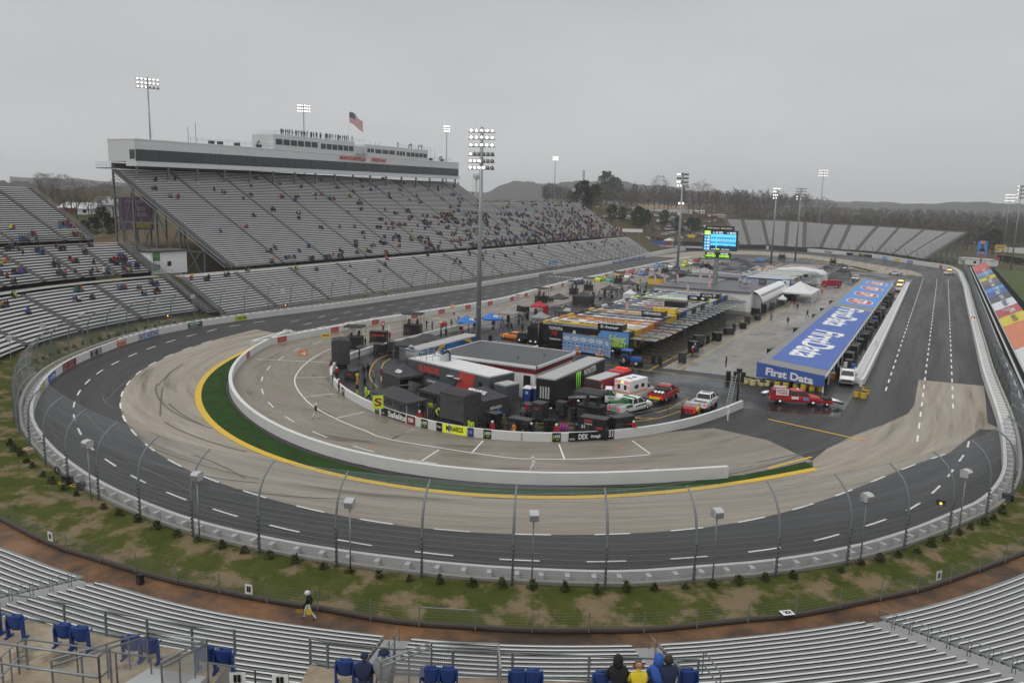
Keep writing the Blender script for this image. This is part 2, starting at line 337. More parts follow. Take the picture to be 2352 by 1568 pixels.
# far turn concrete and grass island
fc=crs([(-127,385),(-124.6,436),(-121.5,458),(-113,474),(-100,483),(-84,484),(-64,472),(-42,445),(-22,410),(-9,385),(-5,360)],3)
fi=crs([(-107,385),(-105,420),(-100,438),(-90,446),(-78,445),(-64,432),(-48,410),(-33,384),(-22,360)],3)
sheet('far_turn_concrete',[(p.x,p.y) for p in fc]+[(p.x,p.y) for p in fi[::-1]],.012,CONT)
band(0,offs(crs([(-78,445),(-64,432),(-48,410),(-33,384),(-24,362)],3),2.5),crs([(-78,445),(-64,432),(-48,410),(-33,384),(-24,362)],3),.03,TURF)
gi=crs([(-66,437),(-52,419),(-38,396),(-26,368)],3); o=band(0,gi,offs(gi,-4),.03,TURF).build('far_grass_island'); o['kind']='structure'
o=band(0,offs(gi,.1),offs(gi,.8),.05,YLINE).build('far_yellow_line'); o['kind']='structure'
# infield asphalt (wet) and pit road concrete
ww=smooth(crs(pl('D',[(668,770),(622,788),(575,812),(540,840),(521,870),(517,893),(528,920),(560,955),(640,1010),(760,1055),(900,1090),(1050,1112),(1250,1122),(1450,1114),(1670,1096)]),2),40)
ps=smooth(crs([G('f1',2090,470),G('f1',1750,530),G('f1',1250,700)]+pl('f1',[(600,830),(160,1010)])+pl('b2',[(650,930),(660,1000),(700,1080),(780,1150),(900,1230),(1050,1310),(1380,1420),(1630,1490),(2000,1550)])+pl('b3',[(0,1600),(500,1590),(1000,1560),(1500,1480),(1900,1360),(2110,1260)]),2),25)
PWX=[(-100.6,96),(-100.3,104),(-100,115),(-99.8,128),(-98.6,142),(-97,162),(-96.6,180),(-99,200),(-102,232),(-103,264),(-104.4,305),(-105.6,345),(-106,385)]
stall=[(-87.5,385),(-87,330),(-86,260),(-84,200),(-82.5,150),(-82,125)]
pr=[(p.x,p.y) for p in ww]+[tuple(G('D',*q))[:2] for q in ((1868,1060),(1764,1011),(1640,983))]+[(p.x,p.y) for p in ps[::-1] if p.x<-26 or p.y>110]+stall[::-1]+PWX[::-1]
sheet('pit_road_concrete',pr,.016,CONP)
inf=[(p.x,p.y) for p in ps]+[(-9,104),(-8.4,127),(-8.4,345),(-40,400),(-60,425),(-85,435),(-87.5,385)]+stall[1:]
sheet('infield_asphalt',inf,.008,ASPI)
sheet('garage_apron',[(-36.8,120.6),(-22.3,121.2),(-21.8,285),(-30,300),(-35.5,300),(-35.2,200)],.02,CONG)
# turf between yellow line and white wall
tn=smooth(crs(ye[1:],2),60)
wwt=crs(pl('D',[(588,806),(545,838),(524,870),(519,893),(530,922),(560,957),(640,1012),(760,1057),(900,1092),(1050,1114),(1250,1124),(1450,1116),(1670,1098),(1850,1060)]),2)
o=band(0,resam(wwt,90),resam(tn,90),.03,TURF).build('turf_strip'); o['kind']='structure'
o=band(0,resam(offs(tn,.75),90),resam(offs(tn,0.),90),.042,YLINE).build('yellow_line'); o['kind']='structure'
# ---- painted markings
mk=MB()
def dash(a,b,w,z=.03,mat=WLINE):
    a,b=V((a[0],a[1],0)),V((b[0],b[1],0)); t=(b-a).normalized()*0; s=V((-(b-a).normalized().y,(b-a).normalized().x,0))*(w/2)
    mk.q(*(tuple((p.x,p.y,z)) for p in (a-s,b-s,b+s,a+s)),mat)
def dashes(P,n,gap,w,z=.03,mat=WLINE,start=0.):
    L=[0]
    for i in range(1,len(P)): L.append(L[-1]+(P[i]-P[i-1]).length)
    def pt(s):
        k=0
        while k<len(P)-2 and L[k+1]<s: k+=1
        return P[k].lerp(P[k+1],(s-L[k])/max(1e-6,L[k+1]-L[k]))
    s=start
    while s+n<L[-1]:
        k=max(1,int(n/1.2)); q=[pt(s+n*i/k) for i in range(k+1)]
        for i in range(k): dash(q[i],q[i+1],w,z,mat)
        s+=n+gap
dashes(ces[6:],2.9,3.4,.2,start=1.5)
m2=[G(*q) for q in [('b2',150,455),('b1',2110,515),('b1',1840,575),('b1',1600,640),('b1',1360,720),('b1',1135,812),('b1',940,915),('b1',785,1040),('b1',692,1190),('b1',682,1350),('c1',790,10),('c1',1010,195),('c1',1370,400),('c1',1920,612),('d2',290,155),('d2',1180,320),('d2',2130,422),('d3',820,450),('d3',1790,402),('e4',240,1185),('e4',860,1023),('e4',1320,845),('e4',1575,645),('e4',1722,462),('e4',1828,300),('e4',1858,150)]]
dashes(crs(m2,1.5),2.9,3.4,.2,start=2)
for x0,y0,y1 in ((-.1,98,348),(-4.9,124,348),(3.6,118,352)):
    y=y0
    while y<y1: dash((x0,y),(x0,y+2.9),.2); y+=6.2
for k,X in enumerate((-107.2,-111.8,-116.4)):
    y=118+k*1.2
    while y<360:
        sh=(lambda q:0 if q<190 else -(q-190)*.03)(y); dash((X+sh+(1.2 if y<150 else .6),y),(X+sh+.6,y+3),.16); y+=8.2
# pit road: white stall line, stall dividers, dashes
pw=crs(pl('b2',[(720,705),(560,780),(440,870),(375,950),(355,1010),(380,1090),(450,1180),(530,1250),(740,1365),(1000,1470),(1250,1555)])+pl('f3',[(0,1360),(500,1390),(1000,1400),(1500,1385),(2000,1355),(2352,1325)]),1.5)
for i in range(len(pw)-1): dash(pw[i],pw[i+1],.16)
for a,b in ((('b2',0,815),('b2',680,845)),(('b2',365,985),('b2',650,980)),(('b2',430,1163),('b2',720,1132)),(('b2',720,1360),('b2',995,1300)),(('b2',1240,1550),('b2',1455,1455)),(('f2',450,1085),('f2',810,920)),(('f2',780,1520),('f2',1200,1250)),(('f2',1705,1310),('f2',1890,1108)),(('f3',925,1165),('f3',1010,1395)),(('f3',2075,1110),('f3',2352,1310)),(('f1',1480,235),('f1',1960,325))): dash(G(*a),G(*b),.16)
pd=crs(pl('b2',[(600,650),(370,730),(200,825),(80,940),(50,1065),(115,1210),(305,1365),(630,1525)])+pl('D',[(860,1038),(970,1060),(1173,1083),(1347,1087),(1508,1078),(1640,1060)]),1.5)
dashes(pd,3,4.4,.14)
for k in range(22): dash((-91.5-.03*k,112+k*8.5),(-91.5-.03*k,115+k*8.5),.14); dash((-94.5-.1*k,116+k*8.5),(-94.5-.1*k,119+k*8.5),.14)
for a,b in ((('b2',140,1188),('b2',207,1185)),(('b2',495,945),('b2',535,938)),(('b2',650,798),('b2',672,796)),(('b2',230,822),('b2',290,825)),(('f2',70,1222),('f2',168,1192)),(('f3',1835,1222),('f3',1905,1218)),(('f3',1900,1218),('f3',1935,1240)),(('f2',312,912),('f2',340,910))): dash(G(*a),G(*b),.16,.034,ORL)
# start-finish chequers, access lines
for i in range(26):
    for j in range(2):
        if (i+j)%2==0: 
            x=-120-(-.0)+i*.75; y=G('a3',260,1155).y+j*.9; mk.bx(x,x+.75,y,y+.9,.028,.034,WLINE)
dash((-36.8,120.4),(-34.4,300),.14,.034,YLINE); dash((-34.5,120.4),(-32,300),.14,.034,YLINE); dash((-38.2,117.1),(-37.4,300),.14,.03,YLINE); dash((-62,118.4),(-23.3,116.8),.14,.03,YLINE)
for k in range(26): dash((-44.5,121.5+k*3.55*1.0),(-38.1,121.3+k*3.55),.1,.03,YLINE)
ya=G('b4',0,1365); yb=G('b4',830,1550); yc=G('b4',910,1555); dash(ya,yb,.32,.03,YLINE); dash(yb,yc,.4,.034,ORL)
dash(G('e4',0,480),G('e4',400,375),.3,.03,YLINE)
dash(G('a4',1310,1265),G('a4',1490,1270),.18); dash(G('a3',1240,995),G('a3',1760,1040),.18); dash(G('a4',1060,1265),G('a4',1170,1190),.14)
for L_ in ([('f1',1000,1380),('f1',890,1260),('f1',880,1100),('f1',930,980),('f1',1030,920)],[('f1',820,1370),('f1',720,1250),('f1',700,1140),('f1',760,1000),('f1',850,920),('f1',990,860)],[('b3',1620,1175),('b3',1450,1265),('b3',1250,1325),('b3',1000,1365)],[('b3',1550,1290),('b3',1350,1355),('b3',1080,1395)],[('f3',0,840),('f3',600,835),('f3',1150,840)],[('f3',480,900),('f3',1200,905)]):
    P=crs([G(*q) for q in L_],1.2)
    for i in range(len(P)-1): dash(P[i],P[i+1],.12,.03,YLINE)
mk.text('FIRE LANE',G('b3',1215,1355,.03),(-.9,-.45,0),(.45,-.9,0),.5,YLINE,2.6)
struct('road_markings',mk)
random.seed(8); tk_=MB(); TMK=M('tire_rubber_mark',(.1,.092,.082),.7,0,.2,1.); TMA=M('asphalt_seam',(.013,.012,.012),.5,0,.1)
for k in range(26):
    r=UF(48,60); a0=rad(UF(-168,-25)); da=rad(UF(8,30)); dr=UF(-2,2.5); P=[V((-58+(r+dr*t*t)*math.cos(a0+da*t),106+(r+dr*t*t)*math.sin(a0+da*t),0)) for t in [i/14 for i in range(15)]]
    for i in range(14): dash(P[i],P[i+1],.22,.0205,TMK) if 0 else tk_.add([(p.x+e*math.cos(a0+da*j/14),p.y+e*math.sin(a0+da*j/14),.0205+.0004*k) for p,e,j in ((P[i],-.1,i),(P[i+1],-.1,i+1),(P[i+1],.1,i+1),(P[i],.1,i))],[(0,1,2,3)],TMK)
tk_.build('tire_marks')['kind']='structure'
# clay walkway and grass bank round the near turn
we=crs(pl('d1',[(-200,-30),(0,60),(340,240),(600,350),(920,450),(1250,550),(1620,650),(2010,730)])+pl('d2',[(100,820),(570,890),(1050,980),(1500,1040),(2010,1070)])+pl('d3',[(185,1100),(700,1100),(1210,1095),(1690,1050),(2165,1000)])+pl('d4',[(250,960),(660,880),(1030,800),(1370,730),(1675,630),(1940,535),(2180,445),(2352,380),(2500,320)]),2)
wl=resam([p for p in OWc if p.y<(90 if p.x>-50 else 56) and p.x<9][::-1],120)
pre=[V((-123,60,0)),V((-112,49,0)),V((-95,39.5,0)),V((-80,35,0))]
wef=resam(pre+[p for p in we if p.x>-73]+[V((11,75,0)),V((12.6,90,0))],120)
gb=MB(); A=resam(offs(wl,1.15),120); n=120; rows=6
vsx=[]
for r in range(rows+1):
    for i in range(n):
        a,b=A[i],wef[i]; t=r/rows; p=a.lerp(b,t); vsx.append((p.x,p.y,.55-.2*t+.14*math.sin(PI*t)+UF(-.03,.03)))
gb.add(vsx,[(r*n+i,r*n+i+1,(r+1)*n+i+1,(r+1)*n+i) for r in range(rows) for i in range(n-1)],GRASS,True); struct('grass_bank',gb)
o=struct('walkway',band(0,wef,offs(wef,7.),.05,DIRT))
kb=MB(); kb.rings([[(p.x,p.y,.02),(p.x,p.y,.36),(q.x,q.y,.38),(q.x,q.y,.02)] for p,q in zip(wef,offs(wef,.22))],M('damp_kerb',(.07,.055,.045),.8)); struct('walkway_kerb',kb)
# grass strip on the left turn up to the stand
lw=[p for p in OWc if p.x<-90 and 52<p.y<117]; lg=[V((-58+74.2*math.cos(rad(a)),108+74.2*math.sin(rad(a)),0)) for a in range(178,226,2)]
k=len(lg); lwr=resam(lw,60); lgr=resam(lg,60)
lwr=lwr if (lwr[0]-lgr[0]).length<(lwr[-1]-lgr[0]).length else lwr[::-1]
gl=MB(); vv=[(p.x,p.y,.35) for p in offs(lwr,-1.7 if lwr[0].y<lwr[-1].y else 1.7)]+[(p.x,p.y,1.9) for p in lgr]
gl.add(vv,[(i,i+1,60+i+1,60+i) for i in range(59)],GRASS,True); struct('left_grass_bank',gl)
# ================================================================ walls round the track
def sweep(mb,P,prof,mat,closed=False): # prof: list of (outward, z); track walls travel clockwise so outward is -offs
    R=[]
    cols=[offs(P,-d,closed) for d,z in prof]
    for i in range(len(P)): R.append([(cols[k][i].x,cols[k][i].y,prof[k][1]) for k in range(len(prof))])
    if closed: R.append(R[0])
    mb.rings(R,mat,cap=not closed,smooth=False)
Wl=crs(OW,1.85,True)
def wall_h(p): return 1.15 if p.y<330 else 1.15+.9*S((p.y-330)/80)
wm=MB(); n=len(Wl); gap=lambda p: 1.42-.5*S((100-p.y)/35)*S((p.x+110)/40)
NRM=[(offs(Wl,-1.,True)[i]-Wl[i]) for i in ()]
_o=offs(Wl,-1.,True); NRM=[a-b for a,b in zip(_o,Wl)]; vo=lambda f:[p+n_*f(p) for p,n_ in zip(Wl,NRM)]
cols={0:vo(lambda p:0),.32:vo(lambda p:.32),1.42:vo(gap),1.78:vo(lambda p:gap(p)+.3)}
R1=[[(cols[0][i].x,cols[0][i].y,-.02),(cols[0][i].x,cols[0][i].y,wall_h(p)),(cols[.32][i].x,cols[.32][i].y,wall_h(p)),(cols[.32][i].x,cols[.32][i].y,-.02)] for i,p in enumerate(Wl)]
wm.rings(R1+[R1[0]],WCONC,cap=False,smooth=False)
ow=tag(wm.build('outer_wall'),'white concrete retaining wall running all round the outside of the oval track','wall')
rm=MB(); R2=[[(cols[1.42][i].x,cols[1.42][i].y,0.),(cols[1.42][i].x,cols[1.42][i].y,.78 if p.y<90 and p.x>-85 else wall_h(p)-.01),(cols[1.78][i].x,cols[1.78][i].y,.78 if p.y<90 and p.x>-85 else wall_h(p)-.01),(cols[1.78][i].x,cols[1.78][i].y,0.)] for i,p in enumerate(Wl)]
rm.rings(R2+[R2[0]],CONC,cap=False,smooth=False); rm.build('rear_kerb',ow)
fm=MB(); A,B=cols[.32],cols[1.42]
band(0,A+A[:1],B+B[:1],.5,M('gap_floor',(.3,.3,.3),.8),fm); fm.build('gap_floor',ow)
bt=MB(); bt.fr((-.19,.19,.3,.95,.4),(-.16,.16,.3,.85,1.02),M('block_white',(.55,.55,.54),.7)); bme=bt.mesh('buttress'); far=MB(); cnt=0
for i,p in enumerate(Wl):
    a=Wl[i-1]; t=(Wl[(i+1)%n]-a).normalized(); out=V((-t.y,t.x,0)); z=math.atan2(out.y,out.x)-PI/2
    near=p.y<100 and (p.x>-80 or i%1==0) and cnt<100
    if near: o=bpy.data.objects.new('buttress',bme); COL.objects.link(o); o.parent=ow; o.location=p; o.rotation_euler=(0,0,z); cnt+=1
    else:
        far.T=Mx.Translation(p)@Mx.Rotation(z,4,'Z'); far.fr((-.2,.2,.3,1.44,.05),(-.16,.16,.3,1.3,wall_h(p)-.06),WHITE)
o=far.build('buttress_row',ow); o['kind']='stuff'
def curvept(P,pt): # nearest index and tangent on polyline
    k=min(range(len(P)),key=lambda i:(P[i]-pt).length_squared); a,b=P[max(k-1,0)],P[min(k+1,len(P)-1)]; return k,(b-a).normalized()
def panel(P,a,b,h0,h1,name,par,fill,texts=(),side=1,eps=.02):
    "sign face on a wall line between survey points a and b; text tuples (string, centre 0-1, width 0-1, height, material, v)"
    ka,_=curvept(P,a); kb,_=curvept(P,b)
    pa,pb=P[ka].copy(),P[kb].copy()
    # slide to the exact foot points
    for _k,_pt,_t in ((ka,a,0),(kb,b,1)):
        t=(P[min(_k+1,len(P)-1)]-P[max(_k-1,0)]).normalized(); f=P[_k]+t*((V((_pt.x,_pt.y,0))-P[_k]).dot(t))
        if _t: pb=f
        else: pa=f
    m=MB(); d=(pb-pa); L_=d.length; u=d.normalized(); nrm=V((u.y,-u.x,0))*side; mid=[pa]+[P[k]+(V((0,0,0))) for k in (range(ka+1,kb) if ka<kb else range(ka-1,kb,-1))]+[pb]
    inn=[p+V((nrm.x,nrm.y,0))*eps for p in mid]
    for i in range(len(inn)-1): m.q((inn[i].x,inn[i].y,h0),(inn[i+1].x,inn[i+1].y,h0),(inn[i+1].x,inn[i+1].y,h1),(inn[i].x,inn[i].y,h1),fill)
    ux=u if (u.cross(V((0,0,1)))).dot(nrm)>0 else -u
    for s,c,w,h,mt,v in texts:
        cc=c if ux.dot(u)>0 else 1-c; q=cc*(len(inn)-1); k=min(int(q),len(inn)-2); o_=inn[k].lerp(inn[k+1],q-k); ul=(inn[k+1]-inn[k]).normalized(); ul=ul if ul.dot(ux)>0 else -ul
        nn=V((ul.y,-ul.x,0)); o_=o_+nn*.02
        if s=='O': m.disc((o_.x,o_.y,h0+(h1-h0)*v),ul,(0,0,1),w*L_/2,h/2,mt)
        else: m.text(s,(o_.x,o_.y,h0+(h1-h0)*v),ul,(0,0,1),h,mt,w*L_,.03)
    return m.build(name,par)
SG=lambda c,*q: (G(c,*q[0]),G(c,*q[1]))
def WS(a,b,name,fill,texts=()): return panel(Wl,a,b,.06,1.1 if a.y<330 else 1.6,name,ow,fill,texts)
DKG=M('sign_green',(.015,.09,.06),.5); MRN=M('sign_maroon',(.2,.015,.02),.5); SALM=M('sign_salmon',(.5,.16,.1),.5); KHA=M('sign_mustard',(.45,.36,.04),.5)
WS(*SG('b1',(2150,465),(2287,455)),'lime_sign',LIME,[('mtn Dew',.5,.8,.6,RED,.5)])
WS(*SG('b1',(1723,535),(1858,512)),'green_sign',DKG,[('NASCAR SHOP',.6,.7,.35,WHITE,.7),('Fanatics Experience',.5,.7,.2,WHITE,.25)])
WS(*SG('b1',(1285,643),(1468,592)),'oval_logo_sign',STPB,[('O',.17,.26,.92,WHITE,.5),('O',.5,.26,.92,WHITE,.5),('O',.83,.26,.92,WHITE,.5)]+[(x,c,w,h,m,.5) for c in (.17,.5,.83) for x,w,h,m in (('O',.23,.8,SREDD),('STP',.19,.4,WHITE))])
WS(*SG('b1',(1080,707),(1175,678)),'salmon_sign',SALM,[('DOUBLETAKES',.5,.85,.25,WHITE,.75)])
WS(*SG('b1',(833,803),(940,762)),'black_sign',BLACK,[('VIRGINIA\nIS FOR\nLO ERS',.27,.36,.85,WHITE,.5),('VIRGINIA\nIS FOR\nLO ERS',.75,.36,.85,WHITE,.5)])
WS(*SG('b1',(572,933),(710,862)),'maroon_sign',MRN,[('Oh Boy!\nOberto',.28,.3,.75,TAN,.5),('Oh Boy!\nOberto',.75,.3,.75,TAN,.5)])
WS(*SG('b1',(450,1045),(520,980)),'blue_sign',ROOFB,[('First Data',.5,.85,.55,WHITE,.5)])
WS(*SG('b1',(357,1150),(410,1080)),'mustard_sign',KHA,[('ADVANCE AUTO',.5,.85,.3,BLACK,.5)])
WS(*SG('a3',(915,1045),(1220,990)),'insurer_sign',ROOFB,[('GEICO',.12,.15,.6,WHITE,.5),('GEICO',.32,.15,.6,WHITE,.5),('RESTART ZONE',.55,.2,.4,WHITE,.5),('GEICO',.75,.14,.6,WHITE,.5),('GEICO',.91,.14,.6,WHITE,.5)])
WS(*SG('a3',(172,1160),(322,1140)),'track_name',WCONC,[('MARTINSVILLE',.5,.96,.95,BLACK,.5)])
WS(*SG('a3',(1617,925),(1650,922)),'salmon_sign',SALM); WS(*SG('a3',(1677,918),(1720,915)),'lime_sign',LIME,[('mtn Dew',.5,.8,.6,RED,.5)])
WS(*SG('a4',(85,914),(355,935)),'black_sign',BLACK,[('MONSTER',.28,.3,1.1,WHITE,.5),('ENERGY',.62,.2,.7,LIME,.5)])
WS(*SG('a4',(440,940),(645,960)),'track_name',WCONC,[('MARTINSVILLE',.5,.95,1.3,BLACK,.5)])
WS(*SG('a4',(708,966),(975,990)),'black_sign',BLACK,[('MONSTER',.28,.3,1.1,WHITE,.5),('ENERGY',.62,.2,.7,LIME,.5)])
for a,b,f in (((1047,1003),(1107,1010),STPB),((1173,1022),(1230,1030),YEL),((1293,1042),(1348,1050),ROOFB),((1548,1087),(1582,1093),SREDD),((1665,1108),(1690,1117),KHA)): WS(*SG('a4',a,b),'wall_sign',f,[('STP STP',.5,.8,.7,WHITE,.5)] if f is STPB else [('First Data',.5,.8,.7,WHITE,.5)] if f is ROOFB else ())
for y in range(92,345,10):
    WS(V((7.8,y,0)),V((7.8,y+1.4,0)),'teal_sign',M('teal',(.05,.3,.4),.5))
# ---- inner walls
pw_=crs([(-20.4,103),(-20.6,101),(-21.7,95),(-24.6,86.6),(-28.7,79.9)],1.5)
def simplewall(P,th,h,name,label,mat=WCONC,base=0.,z0=-.02):
    m=MB(); a=offs(P,-th/2); b=offs(P,th/2); m.rings([[(p.x,p.y,z0),(p.x,p.y,h),(q.x,q.y,h),(q.x,q.y,z0)] for p,q in zip(a,b)],mat,smooth=False)
    return tag(m.build(name),label,'wall')
W1=crs(PWX[::-1]+[(p.x,p.y) for p in ww],2)
iw=simplewall(W1,.45,1.15,'pit_road_wall','long white curved wall dividing pit road from the track and grass strip')
tmb=MB(); k=0
for i,p in enumerate(W1):
    if p.y>107 and p.x<-95:
        t=(W1[min(i+1,len(W1)-1)]-W1[max(i-1,0)]).normalized(); ou=V((t.y,-t.x,0))
        tmb.T=Mx.Translation(p+ou*0)@Mx.Rotation(math.atan2(t.y,t.x),4,'Z'); tmb.bx(-.12,.12,-1.1,-.2,0,1.1,WHITE)
tmb.T=None; q=offs(W1,1.2); idx=[i for i,p in enumerate(W1) if p.y>107 and p.x<-95]
tmb.rings([[(q[i].x-.15,q[i].y,0),(q[i].x-.15,q[i].y,1.12),(q[i].x+.15,q[i].y,1.12),(q[i].x+.15,q[i].y,0)] for i in idx],WCONC,smooth=False); o=tmb.build('rear_wall_box',iw)
for q_ in (('b1',2298,780),('b2',270,640),('b2',715,545),('b2',1082,475),('b2',1395,410),('b2',1625,368),('b2',1835,325),('b2',2030,290),('b2',2210,250),('a3',20,1325),('a3',175,1292),('a3',315,1265),('a3',450,1240),('a3',590,1215),('a3',660,1200),('a3',890,1155),('a3',1075,1120),('a3',1155,1103)):
    c=G(*q_,.5); k,t=curvept(W1,V((c.x,c.y,0))); w=1.1; panel(W1,V((c.x,c.y,0))-t*w,V((c.x,c.y,0))+t*w,.12,1.08,'red_sign',iw,SREDD,[('Oberto',.5,.7,.4,TAN,.5)],side=1 if t.cross(V((0,0,1))).x>0 else -1,eps=.25)
panel(W1,G('a3',1560,1028),G('a3',1310,1075),.06,1.1,'insurer_sign',iw,ROOFB,[('GEICO',.2,.2,.6,WHITE,.5),('GEICO',.8,.2,.6,WHITE,.5)],side=1,eps=.25)
pws=simplewall(ps,.35,1.0,'pit_stall_wall','low curved white wall between the pit stalls and the crews')
def PS(a,b,name,fill,texts=()):
    a,b=G(*a,.5),G(*b,.5); a.z=b.z=0; return panel(ps,a,b,.04,1.04,name,pws,fill,texts,side=1,eps=.2)
PS(('f2',120,670),('f2',535,800),'glass_repair_banner',BLACK,[('TOYOTA',.08,.12,.2,WHITE,.3),('Safelite',.6,.72,.75,WHITE,.5)])
PS(('f2',535,810),('f2',675,850),'red_banner',MRN,[('KBM',.5,.6,.5,WHITE,.5)])
PS(('f2',1015,935),('f2',1115,960),'black_banner',BLACK,[('ThorSport',.5,.7,.3,WHITE,.5)])
PS(('f2',1120,965),('f2',1550,1015),'yellow_banner',M('neon_yellow_glow',(.75,.8,.02),.45,emit=.15),[('MENARDS',.5,.72,.6,BLACK,.55)])  # printed banner, no lamp: a slight glow is put into its colour
PS(('f2',1552,1025),('f2',1680,1030),'navy_banner',NAVY,[('O',.5,.8,.6,BLUE,.5),('Ford',.5,.5,.4,WHITE,.5)])
for a,b in ((('f2',750,880),('f2',878,905)),(('f2',1805,1070),('f2',1962,1080)),(('f3',848,1135),('f3',1015,1138)),(('b2',970,1285),('b2',1020,1300)),(('b2',715,1105),('b2',738,1125))): PS(a,b,'black_banner',BLACK,[('M',.15,.16,.6,LIME,.5),('MONSTER',.62,.62,.35,WHITE,.6),('ENERGY',.62,.4,.18,LIME,.25)])
PS(('f3',1125,1125),('f3',1925,1090),'racing_banner',BLACK,[('TOYOTA',.08,.12,.22,WHITE,.25),('DEX',.33,.2,.6,WHITE,.5),('imaging',.62,.3,.45,WHITE,.45),('51',.92,.1,.7,WHITE,.6)])
PS(('f3',300,1120),('f3',345,1122),'number_plate',WCONC,[('2',.5,.7,.7,BLACK,.5)])
W3=crs([(-8.3,125),(-8.1,135),(-8.2,200),(-8.6,313)],2.4)
bw=simplewall(W3,.4,1.05,'back_pit_wall','straight white double pit wall beside the long garage')
m=MB(); m.bx(-9.7,-9.45,126,313,0,1.05,WCONC)
for y in range(127,313): m.bx(-9.45,-8.5,y,y+.25,0,1.0,WHITE)
m.build('rear_wall_box',bw)
m=MB(); m.bx(-22.6,-12.9,119.9,120.35,-.02,.95,WCONC); gw=tag(m.build('garage_barrier'),'short white barrier in front of the blue fascia of the long garage','wall')
# ================================================================ catch fence
PO=[(c,x,y) for c,x,y in [('c1',1390,690),('c1',1935,860),('d2',215,360),('d2',930,490),('d2',1720,580),('d3',190,610),('d3',1010,650),('d3',1780,605),('d4',125,550),('d4',740,440),('e4',1230,1215),('e4',1620,1060),('e4',1920,920)]]
Fl=vo(lambda p:gap(p)+.62); Lf=[0]
for i in range(1,len(Fl)): Lf.append(Lf[-1]+(Fl[i]-Fl[i-1]).length)
def fp(s):
    s%=Lf[-1]; lo=max(k for k in range(len(Lf)) if Lf[k]<=s) if s>0 else 0; lo=min(lo,len(Fl)-2); t=(s-Lf[lo])/max(1e-6,Lf[lo+1]-Lf[lo]); p=Fl[lo].lerp(Fl[lo+1],t); d=(Fl[lo+1]-Fl[lo]).normalized(); return p,V((d.y,-d.x,0))
def sproj(g): k,tg=curvept(Fl,V((g.x,g.y,0))); return Lf[k]+tg.dot(V((g.x,g.y,0))-Fl[k])
svals=sorted(sproj(G(*q,.5)) for q in PO); step=(svals[-1]-svals[0])/(len(svals)-1)
s0=svals[0]
PH=5.0
def fprofile(k): # (inward, z) along the post
    pts=[(0,.0),(0,1.6),(0,3.3),(.04,4.4),(.25,5.2),(.7,5.95),(1.35,6.5),(1.9,6.8)]; return pts
FP=fprofile(0)
cf=thing('catch_fence','tall catch fence with curved grey posts standing round the outside of the track','fence')
pm=MB(); pm.path([(0,-a,z) for a,z in FP],[.1,.1,.1,.095,.085,.075,.07,.06],M('post_grey',(.2,.22,.23),.5,.2),6); 
for q in range(14): pm.bx(-.05,.05,.06 if q<9 else -.5,.16 if q<9 else -.4,.7+.33*q,.78+.33*q,DGREY) if q<9 else None
pme=pm.mesh('post'); fme=MB().fr((-.55,.55,-.2,.9,-.1),(-.5,.5,-.15,.85,.42),CONC).mesh('footing')
npost=0; restp=MB(); total=Lf[-1]; k0=-int(s0/step); allp=[]
for k in range(k0,int((total-s0)/step)+1):
    p,inw=fp(s0+k*step); allp.append((p,inw,s0+k*step))
allp.sort(key=lambda a:(a[0]-V((0,0,0))).length)
for p,inw,s in allp:
    rz=math.atan2(inw.y,inw.x)+PI/2
    if npost<98 and p.y<340:
        o=bpy.data.objects.new('post',pme); COL.objects.link(o); o.parent=cf; o.location=(p.x,p.y,0); o.rotation_euler=(0,0,rz); npost+=1
        if p.y<75 and p.x>-90 : f=bpy.data.objects.new('footing',fme); COL.objects.link(f); f.parent=o
    else:
        restp.T=Mx.Translation(p)@Mx.Rotation(rz,4,'Z'); restp.path([(0,-a,z) for a,z in FP],.12,STEEL,5)
o=restp.build('far_post_row',cf); o['kind']='stuff'
def ring_at(s,a,z): p,inw=fp(s); return (p.x+inw.x*a,p.y+inw.y*a,z)
cb=MB(); N_=int(total/2.4); SS=[total*i/N_ for i in range(N_+1)]
FH=[(0,z) for z in (.9,1.3,1.7,2.1,2.5,2.9,3.3,3.7,4.1)]+[(.1,4.7),(.35,5.4),(.9,6.15),(1.4,6.53),(1.9,6.8)]
for a,z in FH:
    R=[]
    for s in SS:
        p,inw=fp(s); x,y=p.x+inw.x*a,p.y+inw.y*a; r=.013
        R.append([(x+inw.x*r,y+inw.y*r,z),(x,y,z+r),(x-inw.x*r,y-inw.y*r,z)])
    cb.rings(R,STEEL,cap=False,smooth=False)
cb.build('cable',cf)
sA=min(s for p,i,s in allp if p.y<110 and p.x>0); sB=max(s for p,i,s in allp if p.y<110 and p.x<-60)
prof=[(0,.75)]+[(0,4.2),(.25,5.2),(.7,5.95),(1.35,6.5),(1.9,6.8)]; pl_=[0]
for i in range(1,6): pl_.append(pl_[-1]+math.hypot(prof[i][0]-prof[i-1][0],prof[i][1]-prof[i-1][1]))
wm_=MB()
def mesh_strip(s,dirn,w):
    vv=[]
    for (a,z),l in zip(prof,pl_):
        p,inw=fp(s+dirn*l); tg=V((-inw.y,inw.x,0)); b=V((p.x+inw.x*a,p.y+inw.y*a,z)); vv+=[b-tg*w,b+tg*w]
    wm_.add(vv,[(2*i,2*i+1,2*i+3,2*i+2) for i in range(5)],STEEL)
s=sA
while s<sB: mesh_strip(s,1,.008); mesh_strip(s,-1,.008); s+=.13
s=sB
while s<sB+240: mesh_strip(s,1,.006); mesh_strip(s,-1,.006); s+=.5
s=sA-230
while s<sA: mesh_strip(s,1,.007); mesh_strip(s,-1,.007); s+=.4
wm_.build('wire_mesh',cf)
